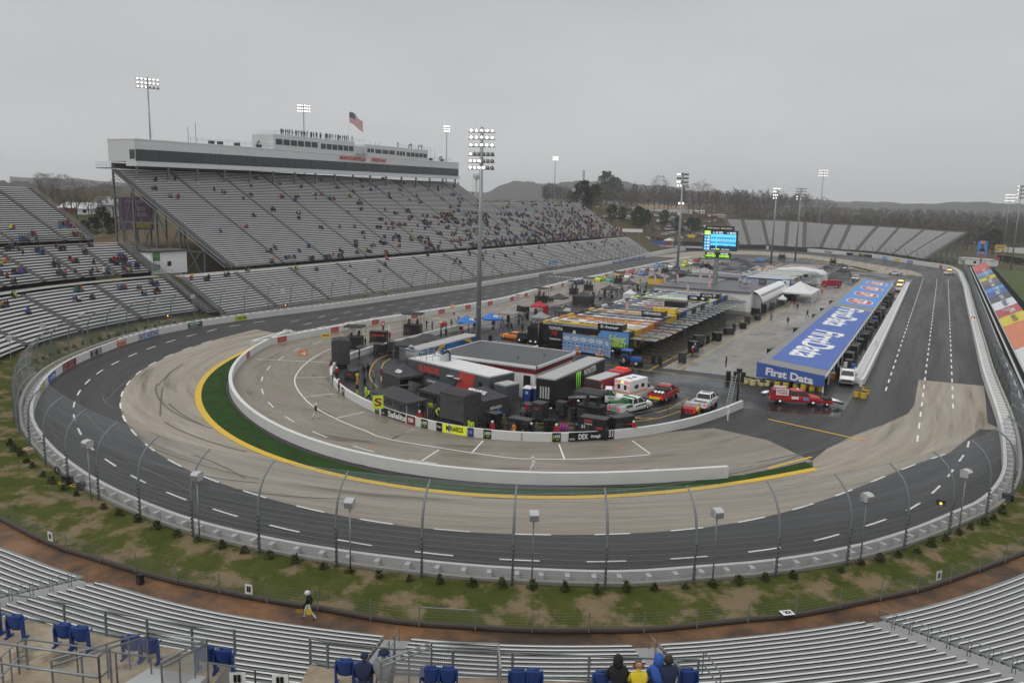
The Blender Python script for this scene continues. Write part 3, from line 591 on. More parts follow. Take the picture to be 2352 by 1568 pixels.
# ================================================================ loudspeaker poles, shrubs, low wire fence on the near bank
def speaker_proto():
    t=thing('loudspeaker_pole','x','loudspeaker')
    m=MB(); m.cyl((0,0,0),(0,0,4.7),.055,GALV,.045,8); m.build('pole',t)
    m=MB(); m.prof([(-.33,4.7),(.3,4.75),(.36,5.2),(.2,5.34),(-.2,5.36),(-.36,5.25)],-.3,.3,LGREY); m.bx(-.27,.27,.37,.39,4.8,5.15,GREY); m.build('horn_box',t); return t
spk=speaker_proto(); spt=treeof(spk)
SPK=[('c1',840,570),('c1',1835,925),('d2',868,560),('d3',180,690),('d3',1840,650),('d4',845,465),('e4',1750,1080),('c1',60,1000) ,('b1',55,1460),('b1',70,1200)]
SPN=['beside the black speaker crates at the left fence','second along the near fence from the crates','third along the near fence, above the walking flag carrier','directly below the light mast, centre of the near fence','right of centre on the near bank by the concrete footing','beside the tangled fence cables on the right','last on the right of the near bank','by the fence at the left frame edge, lower','at the left frame edge, nearest the turn','at the left frame edge, behind the lower one']
for i,(q,nm) in enumerate(zip(SPK[:7],SPN)):
    g=G(*q,.35); lab='grey box loudspeaker pole '+nm; rz=math.atan2(g.y-105,g.x+58)-PI/2
    if i==0: spk.location=g; spk.rotation_euler=(0,0,rz); tag(spk,lab,None,'loudspeaker poles along the fence')
    else: dup(spk,g,rz,lab,'loudspeaker poles along the fence',spt)
for j,a in enumerate((222,213,204,196,188,181)):
    r=69.5; g=V((-58+r*math.cos(rad(a)),108+r*math.sin(rad(a)),.5)); dup(spk,g,rad(a)-PI/2,'grey box loudspeaker on a thin pole on the left bank, number %d from the near side'%(j+1) if 0 else 'grey box loudspeaker pole in left turn grass, '+['closest to the frame edge','second from the frame edge','third from the frame edge','fourth from the frame edge','fifth from the frame edge','farthest, near the long straight'][j],'loudspeaker poles along the fence',spt)
for j in range(9):
    y=128+j*28; dup(spk,(-124.6,y,0),rad(90),'grey box loudspeaker pole along the front stretch fence','loudspeaker poles along the fence',spt)
def shrub(sd):
    random.seed(sd); m=MB()
    for k in range(150):
        a=UF(0,2*PI); h=UF(.02,.7); r=(.3*(1-abs(h-.25)/.5)+.05)*math.sqrt(RD()); x,y=r*math.cos(a),r*math.sin(a); s=UF(.07,.14); d=V((UF(-1,1),UF(-1,1),UF(.2,1.2))).normalized(); u=d.orthogonal().normalized()*s*.5
        p=V((x,y,h)); m.add([p-u,p+u,p+d*s*1.8],[(0,1,2)],(SHR1,SHR2,SHR3)[k%3])
    for k in range(6): a=UF(0,2*PI); m.cyl((0,0,-.05),(.12*math.cos(a),.12*math.sin(a),.45),.012,BROWN,n=3)
    return m
SHR1=M('shrub_leaf',(.03,.06,.012),.8); SHR2=M('shrub_leaf_light',(.075,.1,.022),.8); SHR3=M('shrub_leaf_brown',(.07,.05,.02),.8)
sme=[shrub(i).mesh('shrub') for i in range(3)]; random.seed(5)
SH=[('c1',95,55),('c1',130,105),('c1',190,150),('c1',245,212),('c1',300,262),('c1',400,340),('c1',478,405),('c1',585,462),('c1',705,515),('c1',955,635),('c1',1098,700),('c1',1265,762),('c1',1445,820),('c1',1630,888),('c1',1812,945),('c1',2042,998),('c1',2245,1045),('d2',122,435),('d2',358,482),('d2',618,530),('d2',865,568),('d2',1130,620),('d2',1408,650),('d2',1688,675),('d2',1990,690),('d2',2260,710),('d3',190,725),('d3',485,745),('d3',775,755),('d3',1048,748),('d3',1308,735),('d3',1585,715),('d3',1845,690),('d3',2082,670),('d3',2325,648),('d4',225,620),('d4',662,555),('d4',855,500),('d4',1022,465),('d4',1195,428),('d4',1360,385),('d4',1500,325),('d4',1628,275),('d4',1750,218),('d4',1858,168),('d4',1985,125),('d4',2070,75),('d4',2148,20)]
for i,q in enumerate(SH):
    g=G(*q,.42); o=bpy.data.objects.new('shrub',sme[i%3]); COL.objects.link(o); o.location=(g.x,g.y,.36); o.rotation_euler=(0,0,UF(0,6)); o.scale=(UF(.85,1.25),)*2+(UF(.8,1.3),)
    tag(o,'small young evergreen shrub planted in a row on the near grass bank','shrub','shrubs on the near grass bank')
for j in range(22):
    a=rad(223-j*2.0); r=68.4+.05*j; o=bpy.data.objects.new('shrub',sme[j%3]); COL.objects.link(o); o.location=(-58+r*math.cos(a),108+r*math.sin(a),.5); o.scale=(1.1,1.1,1.1)
    tag(o,'small young shrub on the grass strip of the left turn','shrub','shrubs on the left grass strip')
lf=thing('wire_fence','low wire mesh fence on thin steel posts along the clay walkway','fence')
FPp=[('d1',115,160-55),('d1',345,235),('d1',608,335),('d1',918,440),('d1',1250,535),('d1',1620,635),('d1',2015,725),('d2',103,815),('d2',568,878),('d2',1053,970),('d2',1500,1030),('d2',2015,1060),('d3',185,1080),('d3',705,1085),('d3',1213,1085),('d3',1700,1045),('d3',2170,995),('d4',253,940),('d4',662,860),('d4',1035,795),('d4',1373,715),('d4',1675,625),('d4',1943,530),('d4',2180,440)]
fpts=[G(*q,.3) for q in FPp]; fpts=[V((-78,35.5,.3)),V((-70,34,.3))]+fpts+[V((10,73,.3)),V((11.5,80,.3))]
for p in fpts: MB().cyl((p.x,p.y,.2),(p.x,p.y,1.55),.04,GALV,n=6).build('post',lf)
wm2=MB()
for a,b in zip(fpts[:-1],fpts[1:]):
    for z in (.45,.65,.85,1.05,1.25,1.42): wm2.bar((a.x,a.y,z),(b.x,b.y,z),.006,.006,GALV)
    k=int((b-a).length/.17)
    for i in range(k): p=a.lerp(b,i/k); wm2.bar((p.x,p.y,.4),(p.x+.001,p.y,1.44),.004,.004,GALV)
g1,g2=fpts[12],fpts[13]; wm2.bar((g1.x,g1.y,1.45),(g2.x,g2.y,1.45),.06,.06,GALV); wm2.build('wire_mesh',lf)
# ================================================================ grandstands
def bench_row(mb,pts,w,det=0,dz=0.,foot=True):
    "one bench along pts: seat plank on top, back edge towards the rise; det adds brackets. pts ordered; up-slope = right side normal given"
    pass
SEATSHADE=M('seat_back_shade',(.075,.05,.042),.7,0,.3,1.)  # dark brown strip: shade of the seat's back face put into the colour
class Stand:
    "rows interpolated between a bottom edge and a top edge given as functions of u (0..1) along the stand"
    def __init__(s,bot,top,rows,blocks,aisle,seg=1,det=0,up=None): s.bot,s.top,s.rows,s.blocks,s.aisle,s.seg,s.det=bot,top,rows,blocks,aisle,seg,det
    def P(s,u,r): return s.bot(u).lerp(s.top(u),r/(s.rows))
    def row(s,r,mats=(ALU,ALU2),th=None,ft=.1):
        th=(.05 if s.det==2.1 else .17) if th is None else th
        m=MB()
        sh,sw,fw=(.3,.13,.12) if s.det==2.1 else (.47,.27,.3)
        for u0,u1 in s.blocks:
            n=max(1,int(s.seg*abs(u1-u0)+.999)); us=[]
            L_=(s.P(u1,r)-s.P(u0,r)).length; a=s.aisle/2/max(L_,.1)*(u1-u0); us=[u0+a+(u1-u0-2*a)*i/n for i in range(n+1)]
            R=[];F=[];K=[]
            for u in us:
                p=s.P(u,r); q=s.P(u,r+1); out=V((q.x-p.x,q.y-p.y,0)); d=out.length; out.normalize()
                R.append([p+out*.02+V((0,0,sh-th)),p+out*.02+V((0,0,sh)),p+out*sw+V((0,0,sh)),p+out*sw+V((0,0,sh-th))])
                F.append([p+out*(fw+.03-d)+V((0,0,.04-ft)),p+out*(fw+.03-d)+V((0,0,.04)),p+out*(-.02)+V((0,0,.04)),p+out*(-.02)+V((0,0,.04-ft))])
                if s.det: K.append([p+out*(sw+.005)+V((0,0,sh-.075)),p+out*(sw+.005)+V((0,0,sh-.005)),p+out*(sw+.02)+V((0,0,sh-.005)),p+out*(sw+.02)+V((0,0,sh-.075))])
            m.rings(R,mats[0],smooth=False); m.rings(F,mats[1],smooth=False)
            if s.det:
                m.rings(K,SEATSHADE,smooth=False)
                k=int(L_/s.det)
                for i in range(k+1):
                    u=us[0]+(us[-1]-us[0])*(i+.15)/(k+.3); p=s.P(u,r); q=s.P(u,r+1); out=V((q.x-p.x,q.y-p.y,0)).normalized()
                    m.bar(p+out*(sw+.03)+V((0,0,.06)),p+out*(sw+.03)+V((0.001,0,sh-.02)),.06,.05,STEEL)
        return m
    def deck(s,mat,dz=-.12):
        m=MB(); us=[]
        for u0,u1 in s.blocks:
            n=max(1,int(s.seg*abs(u1-u0)+.999)); us=[u0+(u1-u0)*i/n for i in range(n+1)]
            vv=[s.P(u,0)+V((0,0,dz)) for u in us]+[s.P(u,s.rows)+V((0,0,dz)) for u in us]; n=len(us)
            m.add(vv,[(i,i+1,n+i+1,n+i) for i in range(n-1)],mat)
        return m
    def steps(s,u,w,mat,r0=0,r1=None):
        m=MB(); r1=s.rows if r1 is None else r1
        for r in range(r0,r1):
            for h in (0,.5):
                p=s.P(u,r+h); q=s.P(u,r+h+.5); out=V((q.x-p.x,q.y-p.y,0)); side=V((-out.y,out.x,0)).normalized()*(w/2); z=V((0,0,q.z+.02)); a=V((p.x,p.y,0))+z; b=V((q.x,q.y,0))+z
                m.add([a-side,a+side,b+side,b-side,a-side-V((0,0,.25)),a+side-V((0,0,.25))],[(0,1,2,3),(4,5,1,0)],mat)
        return m
    def rails(s,u,w,mat,r0,r1,every=3,gap=.6,side=1,h=.95):
        m=MB()
        for r in range(r0,r1-every+1,every):
            p=s.P(u,r+gap); q=s.P(u,r+every-gap); out=V((q.x-p.x,q.y-p.y,0)); sd=V((-out.y,out.x,0)).normalized()*(w/2)*side; p=p+sd; q=q+sd
            m.path([p,p+V((0,0,h)),q+V((0,0,h)),q],.028,mat,5); m.bar(p+V((0,0,h*.5)),q+V((0,0,h*.5)),.04,.04,mat)
        return m
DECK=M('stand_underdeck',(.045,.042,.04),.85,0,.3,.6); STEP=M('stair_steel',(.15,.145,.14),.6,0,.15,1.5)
def rowset(st,root,name='bench',mats=(ALU,ALU2)):
    for r in range(st.rows): st.row(r,mats).build(name,root)
# main grandstand (front stretch)
MX0=-127.; ms=thing('main_grandstand','huge aluminium bench grandstand along the front stretch under the white press box','grandstand')
def mz(x,y): return 1.5+(MX0-x)*(.543+.00024*(y-130))
def mline(x,y0,y1): return lambda u: V((x,y0+(y1-y0)*u,mz(x,y0+(y1-y0)*u)))
def mblk(y0,y1,edges): return [((a-y0)/(y1-y0),(b-y0)/(y1-y0)) for a,b in zip(edges[:-1],edges[1:])]
E_lo=[113.5]+[128+17.07*i for i in range(15)]+[384]
lo=Stand(mline(-127,113.5,384),mline(-139.2,113.5,384),16,mblk(113.5,384,[e for e in E_lo if e<=384]),1.5)
E_up=[129.5]+[129+16.05*i for i in range(1,16)]+[383]
up1=Stand(mline(-141.2,129.5,383),mline(-166.6,129.5,383),33,mblk(129.5,383,E_up),1.3)
up2=Stand(mline(-166.6,129.5,286),mline(-180.6,129.5,286),18,mblk(129.5,286,[e for e in E_up if e<280]+[286]),1.3)
for st in (lo,up1,up2):
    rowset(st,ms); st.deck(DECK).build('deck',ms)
hm_=MB(); sm_=MB()
for st in (lo,up1,up2):
    for u0,u1 in st.blocks:
        st.steps(u0,1.2,STEP).build('aisle_stair',ms); st.rails(u0,0.,GALV,0,st.rows,4,.5).build('aisle_handrail',ms)
m=MB(); a=mz(-139.2,130); m.add([(-139.2,113.5,mz(-139.2,113.5)),(-139.2,384,mz(-139.2,384)),(-141.2,384,mz(-139.2,384)+.2),(-141.2,113.5,mz(-139.2,113.5)+.2)],[(0,1,2,3)],CONC)
m.build('cross_walkway',ms)
m=MB()
for z in (.5,1.05): m.bar((-140.9,130,mz(-141.2,130)+z-.3),(-140.9,383,mz(-141.2,383)+z-.3),.05,.05,GALV)
for k in range(106): y=130+k*2.4; m.bar((-140.9,y,mz(-141.2,y)-.4),(-140.9,y+.001,mz(-141.2,y)+.75),.05,.05,GALV)
for x,y0,y1 in ((-166.8,287,383),): 
    for z in (.5,1.1): m.bar((x,y0,mz(x,y0)+z),(x,y1,mz(x,y1)+z),.06,.06,GALV)
    for k in range(40): y=y0+k*2.45; m.bar((x,y,mz(x,y)),(x,y+.001,mz(x,y)+1.1),.05,.05,GALV)
for y,xa,xb in ((383.4,-139.5,-166.8),(384.3,-127,-139.2),(129.,-141,-181),(113.2,-127,-139)):
    for z in (.5,1.1): m.bar((xa,y,mz(xa,y)+z),(xb,y,mz(xb,y)+z),.06,.06,GALV)
    n=int(abs(xa-xb)/2)
    for i in range(n+1): x=xa+(xb-xa)*i/n; m.bar((x,y,mz(x,y)-.2),(x+.001,y,mz(x,y)+1.1),.05,.05,GALV)
m.build('railing',ms)
# side wall, under-structure
m=MB()
for x in (-150,-158,-166,-174,-181):
    for k in range(18 if x>-168 else 12):
        y=129.5+k*14.5
        if y<384: m.bar((x,y,-1),(x+.001,y,mz(x,y)-.2),.4,.4,STEEL)
for y in (129.3,):
    for a,b in ((-181,-174),(-174,-166),(-166,-158),(-158,-150)):
        za,zb=10,10; ta,tb=mz(a,y),mz(b,y); m.bar((a,y,5),(b,y,tb-1),.2,.2,STEEL); m.bar((b,y,5),(a,y,ta-1 if ta<26 else 26),.2,.2,STEEL)
        for z in (12,18,24):
            if z<tb: m.bar((a,y,z),(b,y,z),.2,.2,STEEL)
m.build('steel_frame',ms)
m=MB(); m.add([(-181,129.2,mz(-181,129)-.7),(-141,129.2,mz(-141,129)-.7),(-141,129.2,mz(-141,129)-.1),(-181,129.2,mz(-181,129)-.1)],[(0,1,2,3)],STEEL); m.add([(-127,384.5,-.5),(-127,384.5,1.4),(-139.2,384.5,8.2),(-139.2,384.5,2.5)],[(0,1,2,3)],DECK); m.build('stringer',ms)
m=MB(); m.bx(-127.2,-126.8,113,384.5,-.1,1.3,CONC); m.build('front_wall',ms)
# press box
pb=MB(); SLP=.0139
def zs(z,y): return z+SLP*(y-131)
def slab(mb,x0,x1,y0,y1,z0,z1,mat): return mb.add([(x0,y0,zs(z0,y0)),(x1,y0,zs(z0,y0)),(x1,y1,zs(z0,y1)),(x0,y1,zs(z0,y1)),(x0,y0,zs(z1,y0)),(x1,y0,zs(z1,y0)),(x1,y1,zs(z1,y1)),(x0,y1,zs(z1,y1))],[(3,2,1,0),(4,5,6,7),(0,1,5,4),(1,2,6,5),(2,3,7,6),(3,0,4,7)],mat)
PBW=M('press_box_white',(.58,.59,.6),.5,0,.06,.5)
slab(pb,-184.5,-174.5,131,278.5,32.6,37.8,PBW); slab(pb,-178,-173.9,131,278.5,31.5,32.6,PBW)
pbo=pb.build('press_box',ms)
g=MB(); slab(g,-174.6,-174.38,131.2,278.3,32.75,35.5,GLASS); slab(g,-176.4,-174.6,130.9,131.1,33.2,35.4,GLASS); g.build('window_band',pbo)
m=MB()
for k in range(46): y=131.4+k*3.2; slab(m,-174.4,-174.34,y,y+.07,32.75,35.5,DGREY)
m.build('mullion',pbo)
m=MB(); slab(m,-184.6,-174.35,130.9,278.6,37.8,38.05,WHITE); slab(m,-184,-176,131.5,278,38.05,38.1,GREY); m.build('roof',pbo)
ub=MB(); slab(ub,-183,-174.45,177,213.6,38.1,42.2,PBW); slab(ub,-183,-174.9,213.6,219,38.1,41.,PBW); slab(ub,-183,-174.45,219,256.6,38.1,41.75,PBW); ubo=ub.build('upper_booth',pbo)
def wrow(y0,y1,n,z0,z1,gap=.45,nm='window'):
    w=(y1-y0)/n
    for i in range(n): m=MB(); slab(m,-174.5,-174.38,y0+i*w+gap/2,y0+(i+1)*w-gap/2,z0,z1,GLASS); m.build(nm,ubo)
wrow(177.7,195.9,6,39.3,40.9); wrow(197,213.2,6,39.1,40.7); wrow(220,224,2,39.2,40.5); wrow(224.3,236,3,39.1,40.4,.6); wrow(236.5,242,3,39,40.4); wrow(242.6,256,5,38.9,40.3)
m=MB()
def railing(mb,pts,h=1.0,sp=2.,mat=GALV):
    for a,b in zip(pts[:-1],pts[1:]):
        a,b=V(a),V(b); n=max(1,int((b-a).length/sp))
        for z in (h*.5,h): mb.bar(a+V((0,0,z)),b+V((0,0,z)),.05,.05,mat)
        for i in range(n+1): p=a.lerp(b,i/n); mb.bar(p,p+V((.001,0,h)),.05,.05,mat)
ZB=lambda y,z:zs(z,y)
railing(m,[(-182,178,ZB(178,42.2)),(-174.6,178,ZB(178,42.2)),(-174.6,213.5,ZB(213.5,42.2)),(-174.6,219,ZB(219,42.2))]); railing(m,[(-174.6,238,ZB(238,41.8)),(-174.6,256.4,ZB(256.4,41.8))]); railing(m,[(-175,148,ZB(148,38.3)),(-175,177,ZB(177,38.3))]); railing(m,[(-175,257,ZB(257,38.3)),(-175,274,ZB(274,38.3))])
for y in (149,151.5,225,228,230,262,265): m.bar((-177,y,zs(38,y)),(-177,y+.001,zs(38,y)+UF(3,6)),.08,.08,DGREY)
for y in (155,158,164,172,260,268): m.bx(-176.5,-175.4,y,y+1.2,zs(38.1,y),zs(39,y),DGREY)
m.build('roof_railing',pbo)
m=MB(); slab(m,-174.3,-173.2,213.8,219,38.2,38.4,GREY); railing(m,[(-173.3,213.8,zs(38.4,214)),(-173.3,219,zs(38.4,219))],1.1,1.2); m.build('balcony',pbo)
m=MB(); m.text('MARTINSVILLE',(-174.2,212.6,zs(36.75,212)),(0,1,0),(0,0,1),1.15,SREDD,13.2,.05,.25); m.text('SPEEDWAY',(-174.2,226.6,zs(36.75,226)),(0,1,0),(0,0,1),1.15,SREDD,8.6,.05,.25); m.build('lettering',pbo)
m=MB()
for k in range(17): y=132+k*9.1; m.bar((-175.5,y,mz(-175.5,y)-.3),(-175.5,y+.001,zs(32.6,y)),.45,.45,STEEL)
m.build('column',pbo)
m=MB(); m.bx(-181.5,-181.2,129.5,286,mz(-181,129),zs(31.,131)+1.2,DECK); 
for z in (.6,1.2,1.8): m.bar((-180.8,129,mz(-180.6,129)+z),(-180.8,286,mz(-180.6,286)+z),.08,.08,STEEL)
m.build('back_screen',ms)
# ladder edge tower at left end: landing + stair rail
m=MB(); railing(m,[(-183,126.5,mz(-181,129)+.2),(-178,126.5,mz(-181,129)+.2)],1.2,1.); m.bx(-183,-178,126.4,129,mz(-181,129)-.1,mz(-181,129)+.1,STEEL)
for z in (0,1.0): m.bar((-178,127.2,mz(-178,129)+z),(-141,127.2,mz(-141,129)+z),.12,.12,GALV); m.bar((-178,129.2,mz(-178,129)+z),(-141,129.2,mz(-141,129)+z),.1,.1,GALV)
for k in range(60): x=-178+k*.62; m.bx(x,x+.35,127.2,129.2,mz(x,129)-.1,mz(x,129)-.04,STEP)
m.build('end_stair',ms)
# left turn stand
def arc(r,z): return lambda u: V((-58+r*math.cos(rad(u)),108+r*math.sin(rad(u)),z))
ls=thing('turn_grandstand','curved aluminium bench grandstand in three tiers behind the left turn','grandstand')
A1=[177.8,189.3,201,212.5,224,236]; A2=[178.6,184,189.3,195,201,207,212.5,218,224,236]; A3=[181.2,184.9,191.5,198,204.5,211,218,226]
l1=Stand(arc(72.6,2.3),arc(83,7.9),13,list(zip(A1[:-1],A1[1:])),1.6,.4); l2=Stand(arc(86,9.2),arc(96,14.3),12,list(zip(A2[:-1],A2[1:])),1.4,.4); l3=Stand(arc(98,15.4),arc(118.4,25.6),26,list(zip(A3[:-1],A3[1:])),1.3,.4)
sm_=MB(); hm_=MB()
for st,E_ in ((l1,A1),(l2,A2),(l3,A3)):
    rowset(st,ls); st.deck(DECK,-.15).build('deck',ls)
    for u in E_:
        st.steps(u,1.3,STEP).build('aisle_stair',ls); st.rails(u,0.,GALV,0,st.rows,3,.4).build('aisle_handrail',ls)
m=MB()
for r0,r1,z in ((83,86,8.3),(95.9,98,14.6)):
    us=[178+i*2 for i in range(30)]; band(0,[arc(r0,0)(u) for u in us],[arc(r1,0)(u) for u in us],z,CONC,m)
m.build('cross_walkway',ls)
m=MB()
for r,z,u0,u1 in ((85.8,9,178,236),(97.8,15.2,180,226),(118.6,25.8,181,226)):
    P=[arc(r,z)(u0+(u1-u0)*i/24) for i in range(25)]; railing(m,P,1.1,2.2)
railing(m,[l3.P(181.,r) for r in (0,13,26)],1.1,2); railing(m,[l2.P(178.5,r) for r in (0,12)],1.1,2); railing(m,[l1.P(177.6,r) for r in (0,13)],1.1,2)
m.build('railing',ls)
m=MB(); us=[181+i*3 for i in range(16)]; P=[arc(118.6,0)(u) for u in us]
m.add([(p.x,p.y,0) for p in P]+[(p.x,p.y,25.6) for p in P],[(i,i+1,len(P)+i+1,len(P)+i) for i in range(len(P)-1)],DECK)
for st,u in ((l3,181.1),(l2,178.4),(l1,177.7)):
    a,b=st.P(u,0),st.P(u,st.rows); m.add([(a.x,a.y,-1),(a.x,a.y,a.z-.1),(b.x,b.y,b.z-.1),(b.x,b.y,-1)],[(0,1,2,3)],DECK)
m.build('side_panel',ls)
# stair ramp between turn stand and main stand
m=MB(); a,b=G('b1',1720,200,3.),G('a1',1150,1290,14.3)
pa,pb_=V((-128.,112.,2.)),V((-154,111.5,15)); 
for k in range(40):
    t=k/40; p=pa.lerp(pb_,t); m.bx(p.x-.7,p.x,110.6,113,p.z-.1,p.z+.02,STEP)
for y in (110.6,113): railing(m,[(pa.x,y,pa.z),(pb_.x,y,pb_.z)],1.05,2.)
tag(m.build('access_stair'),'long straight steel stair between the curved stand and the main grandstand','stair')
# far turn stand
FB=[('a3',2080,868),('a3',2180,870),('a4',0,872),('a4',160,885),('a4',330,895),('a4',490,895),('a4',650,910),('a4',820,920),('a4',1010,935),('a4',1150,955),('a4',1290,972),('a4',1440,1000)]
FT=[('a3',1960,640),('a3',2118,645),('a4',-50,650),('a4',180,658),('a4',340,668),('a4',590,688),('a4',750,695),('a4',1005,708),('a4',1200,722),('a4',1430,738),('a4',1650,755),('a4',1822,762)]
fb=[G(*q,2.6) for q in FB]; ft=[AT(*q,math.hypot(p.x,p.y)+30) for q,p in zip(FT,fb)]
def interp(P): return lambda u: P[min(int(u),len(P)-2)].lerp(P[min(int(u),len(P)-2)+1],u-min(int(u),len(P)-2))
fs=thing('far_grandstand','empty aluminium bench grandstand curving behind the far turn','grandstand')
fst=Stand(interp(fb),interp(ft),34,[(i,i+1) for i in range(len(fb)-1)],2.6,1)
rowset(fst,fs,'bench',(M('far_bench',(.8,.8,.79),.5,0,.05),M('far_tread',(.42,.42,.41),.7))); fst.deck(DECK,-.3).build('deck',fs)
sm_=MB(); m=MB()
for i in range(len(fb)): fst.steps(i if i else 0.01,2.2,M('far_steps',(.17,.155,.14),.8)).build('aisle_stair',fs)
railing(m,[p+V((0,0,.3)) for p in ft],1.6,3,DGREY); railing(m,[fb[-1],ft[-1]],1.2,3,GALV)
for a,b in zip(ft[:-1],ft[1:]): m.add([a+V((0,0,-1.)),b+V((0,0,-1.)),b+V((0,0,.9)),a+V((0,0,.9))],[(0,1,2,3)],M('back_fascia',(.16,.14,.13),.8))
for k in range(6): p=fst.P(len(fb)-1,8+k*5); m.bar((p.x,p.y,-1),(p.x+.01,p.y,p.z-.3),.6,.6,STEEL); m.bar((p.x,p.y,0),(fst.P(len(fb)-1,11+k*5)),.3,.3,STEEL) if k<5 else None
m.build('railing',fs)
m=MB(); P=[p+V((0,0,-2.6)) for p in fb]
for a,b in zip(fb[:-1],fb[1:]): m.add([V((a.x,a.y,-.2)),V((b.x,b.y,-.2)),b+V((0,0,.1)),a+V((0,0,.1))],[(0,1,2,3)],DECK)
m.build('front_wall',fs)
# ---- near bleachers below the camera
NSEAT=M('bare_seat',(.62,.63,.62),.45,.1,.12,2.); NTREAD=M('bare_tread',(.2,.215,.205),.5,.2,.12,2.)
nb=thing('near_bleachers','curved rows of bare aluminium benches in the lower foreground','bleachers')
FR=pl('d1',[(-400,180),(0,300),(240,400),(550,520),(930,620),(1030,660),(1480,780),(1930,890)],.9)+pl('d2',[(0,955),(500,1030),(1070,1095),(1280,1120),(1800,1160)],.9)+pl('d3',[(0,1195),(700,1195),(1210,1190),(1420,1190),(1900,1140)],.9)+pl('d4',[(0,1100),(500,1040),(1020,945),(1130,935),(1500,840),(2000,690),(2352,560),(2700,400)],.9)
TH0=[(math.degrees(math.atan2(p.y-108,p.x+58)),math.hypot(p.x+58,p.y-108)) for p in FR]; TH0.sort()
def r0f(t):
    for (a,ra),(b,rb) in zip(TH0[:-1],TH0[1:]):
        if a<=t<=b: return ra+(rb-ra)*(t-a)/max(1e-6,b-a)
    return TH0[0][1] if t<TH0[0][0] else TH0[-1][1]
def r0s(t): return sum(r0f(t+k) for k in (-2,-1,0,1,2))/5
NS=.25; NR=22
def narc(dr): return lambda u: V((-58+(r0s(u)+dr)*math.cos(rad(u)),108+(r0s(u)+dr)*math.sin(rad(u)),.45+NS*dr))
AB=[-98,-81.6,-66.,-55.9,-45.2,-33]
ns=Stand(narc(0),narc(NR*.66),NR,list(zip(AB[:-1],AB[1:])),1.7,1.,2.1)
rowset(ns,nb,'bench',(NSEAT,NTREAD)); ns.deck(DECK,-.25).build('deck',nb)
sm_=MB(); hm_=MB()
for u in AB[1:-1]:
    ns.steps(u,1.5,M('near_step',(.27,.27,.265),.7,0,.2,1.)).build('aisle_stair',nb)
    for r in range(0,NR-1,2): ns.rails(u,.3,GALV,r,r+2,2,.15).build('aisle_handrail',nb)
# ---- concourse deck with blue seats
DZ=11.
ed=[G(*q,DZ) for q in [('d1',-300,890),('d1',0,945),('d1',600,1050),('d1',980,1130),('d1',1360,1200),('d1',1770,1270),('d1',2160,1310)]]
ed2=[G(*q,DZ) for q in [('d2',500,1388),('d2',660,1425),('d2',1270,1490),('d3',0,1522),('d3',700,1556),('d3',1300,1580),('d3',1700,1590)]]
def deckpoly(E_,w):
    back=[p+V((p.x+58,p.y-108,0)).normalized()*w for p in E_]; m=MB(); n=len(E_)
    v=[(p.x,p.y,DZ) for p in E_+back]+[(p.x,p.y,DZ-.5) for p in E_]+[(p.x,p.y,6) for p in back]
    m.add([(p.x,p.y,DZ) for p in E_+back],[(i,i+1,n+i+1,n+i) for i in range(n-1)],DKC)
    m.add([(p.x,p.y,DZ) for p in E_]+[(p.x,p.y,4.) for p in E_],[(i,n+i,n+i+1,i+1) for i in range(n-1)],CONC)
    m.add([(E_[-1].x,E_[-1].y,DZ),(back[-1].x,back[-1].y,DZ),(back[-1].x,back[-1].y,4),(E_[-1].x,E_[-1].y,4)],[(0,1,2,3)],CONC)
    m.add([(E_[0].x,E_[0].y,DZ),(back[0].x,back[0].y,DZ),(back[0].x,back[0].y,4),(E_[0].x,E_[0].y,4)],[(3,2,1,0)],CONC)
    return m
DKC=MN('concourse_concrete',('#7d705d','#a39682'),.5,3.,.85,.5,thr=(.35,.65),third=('#5c5040',.7,.56),stretch=(1,1,1))
tag(deckpoly(ed,6).build('concourse_deck'),'stained concrete concourse deck with folded blue seat pairs on the left','deck')
tag(deckpoly(ed2,6).build('concourse_deck'),'concrete concourse deck under the seated spectators at the bottom','deck')
for E_,lab in ((ed,'chain link railing along the left concourse deck edge'),(ed2,'chain link railing in front of the seated foreground spectators')):
    t=thing('deck_railing',lab,'railing'); m=MB(); P=crs(E_,1.9)
    for a,b in zip(P[:-1],P[1:]):
        for z in (.08,.88): m.bar(a+V((0,0,z)),b+V((0,0,z)),.045,.045,STEEL)
    m.build('rail',t)
    for i,p in enumerate(P): MB().bar(p,p+V((.001,0,.9)),.06,.06,STEEL).build('post',t)
    m=MB()
    for a,b in zip(P[:-1],P[1:]):
        k=int((b-a).length/.07)
        for i in range(k):
            p=a.lerp(b,i/k); q=a.lerp(b,min(1,(i+5)/k)); o_=a.lerp(b,max(0,(i-5)/k)); m.add([p+V((0,0,.1)),p+V((0.006,0,.1)),q+V((.006,0,.86)),q+V((0,0,.86))],[(0,1,2,3)],STEEL); m.add([p+V((0,0,.1)),p+V((0.006,0,.1)),o_+V((.006,0,.86)),o_+V((0,0,.86))],[(0,1,2,3)],STEEL)
    m.build('chain_link',t)
SEATB=M('seat_blue',(.012,.045,.2),.45,0,.1)
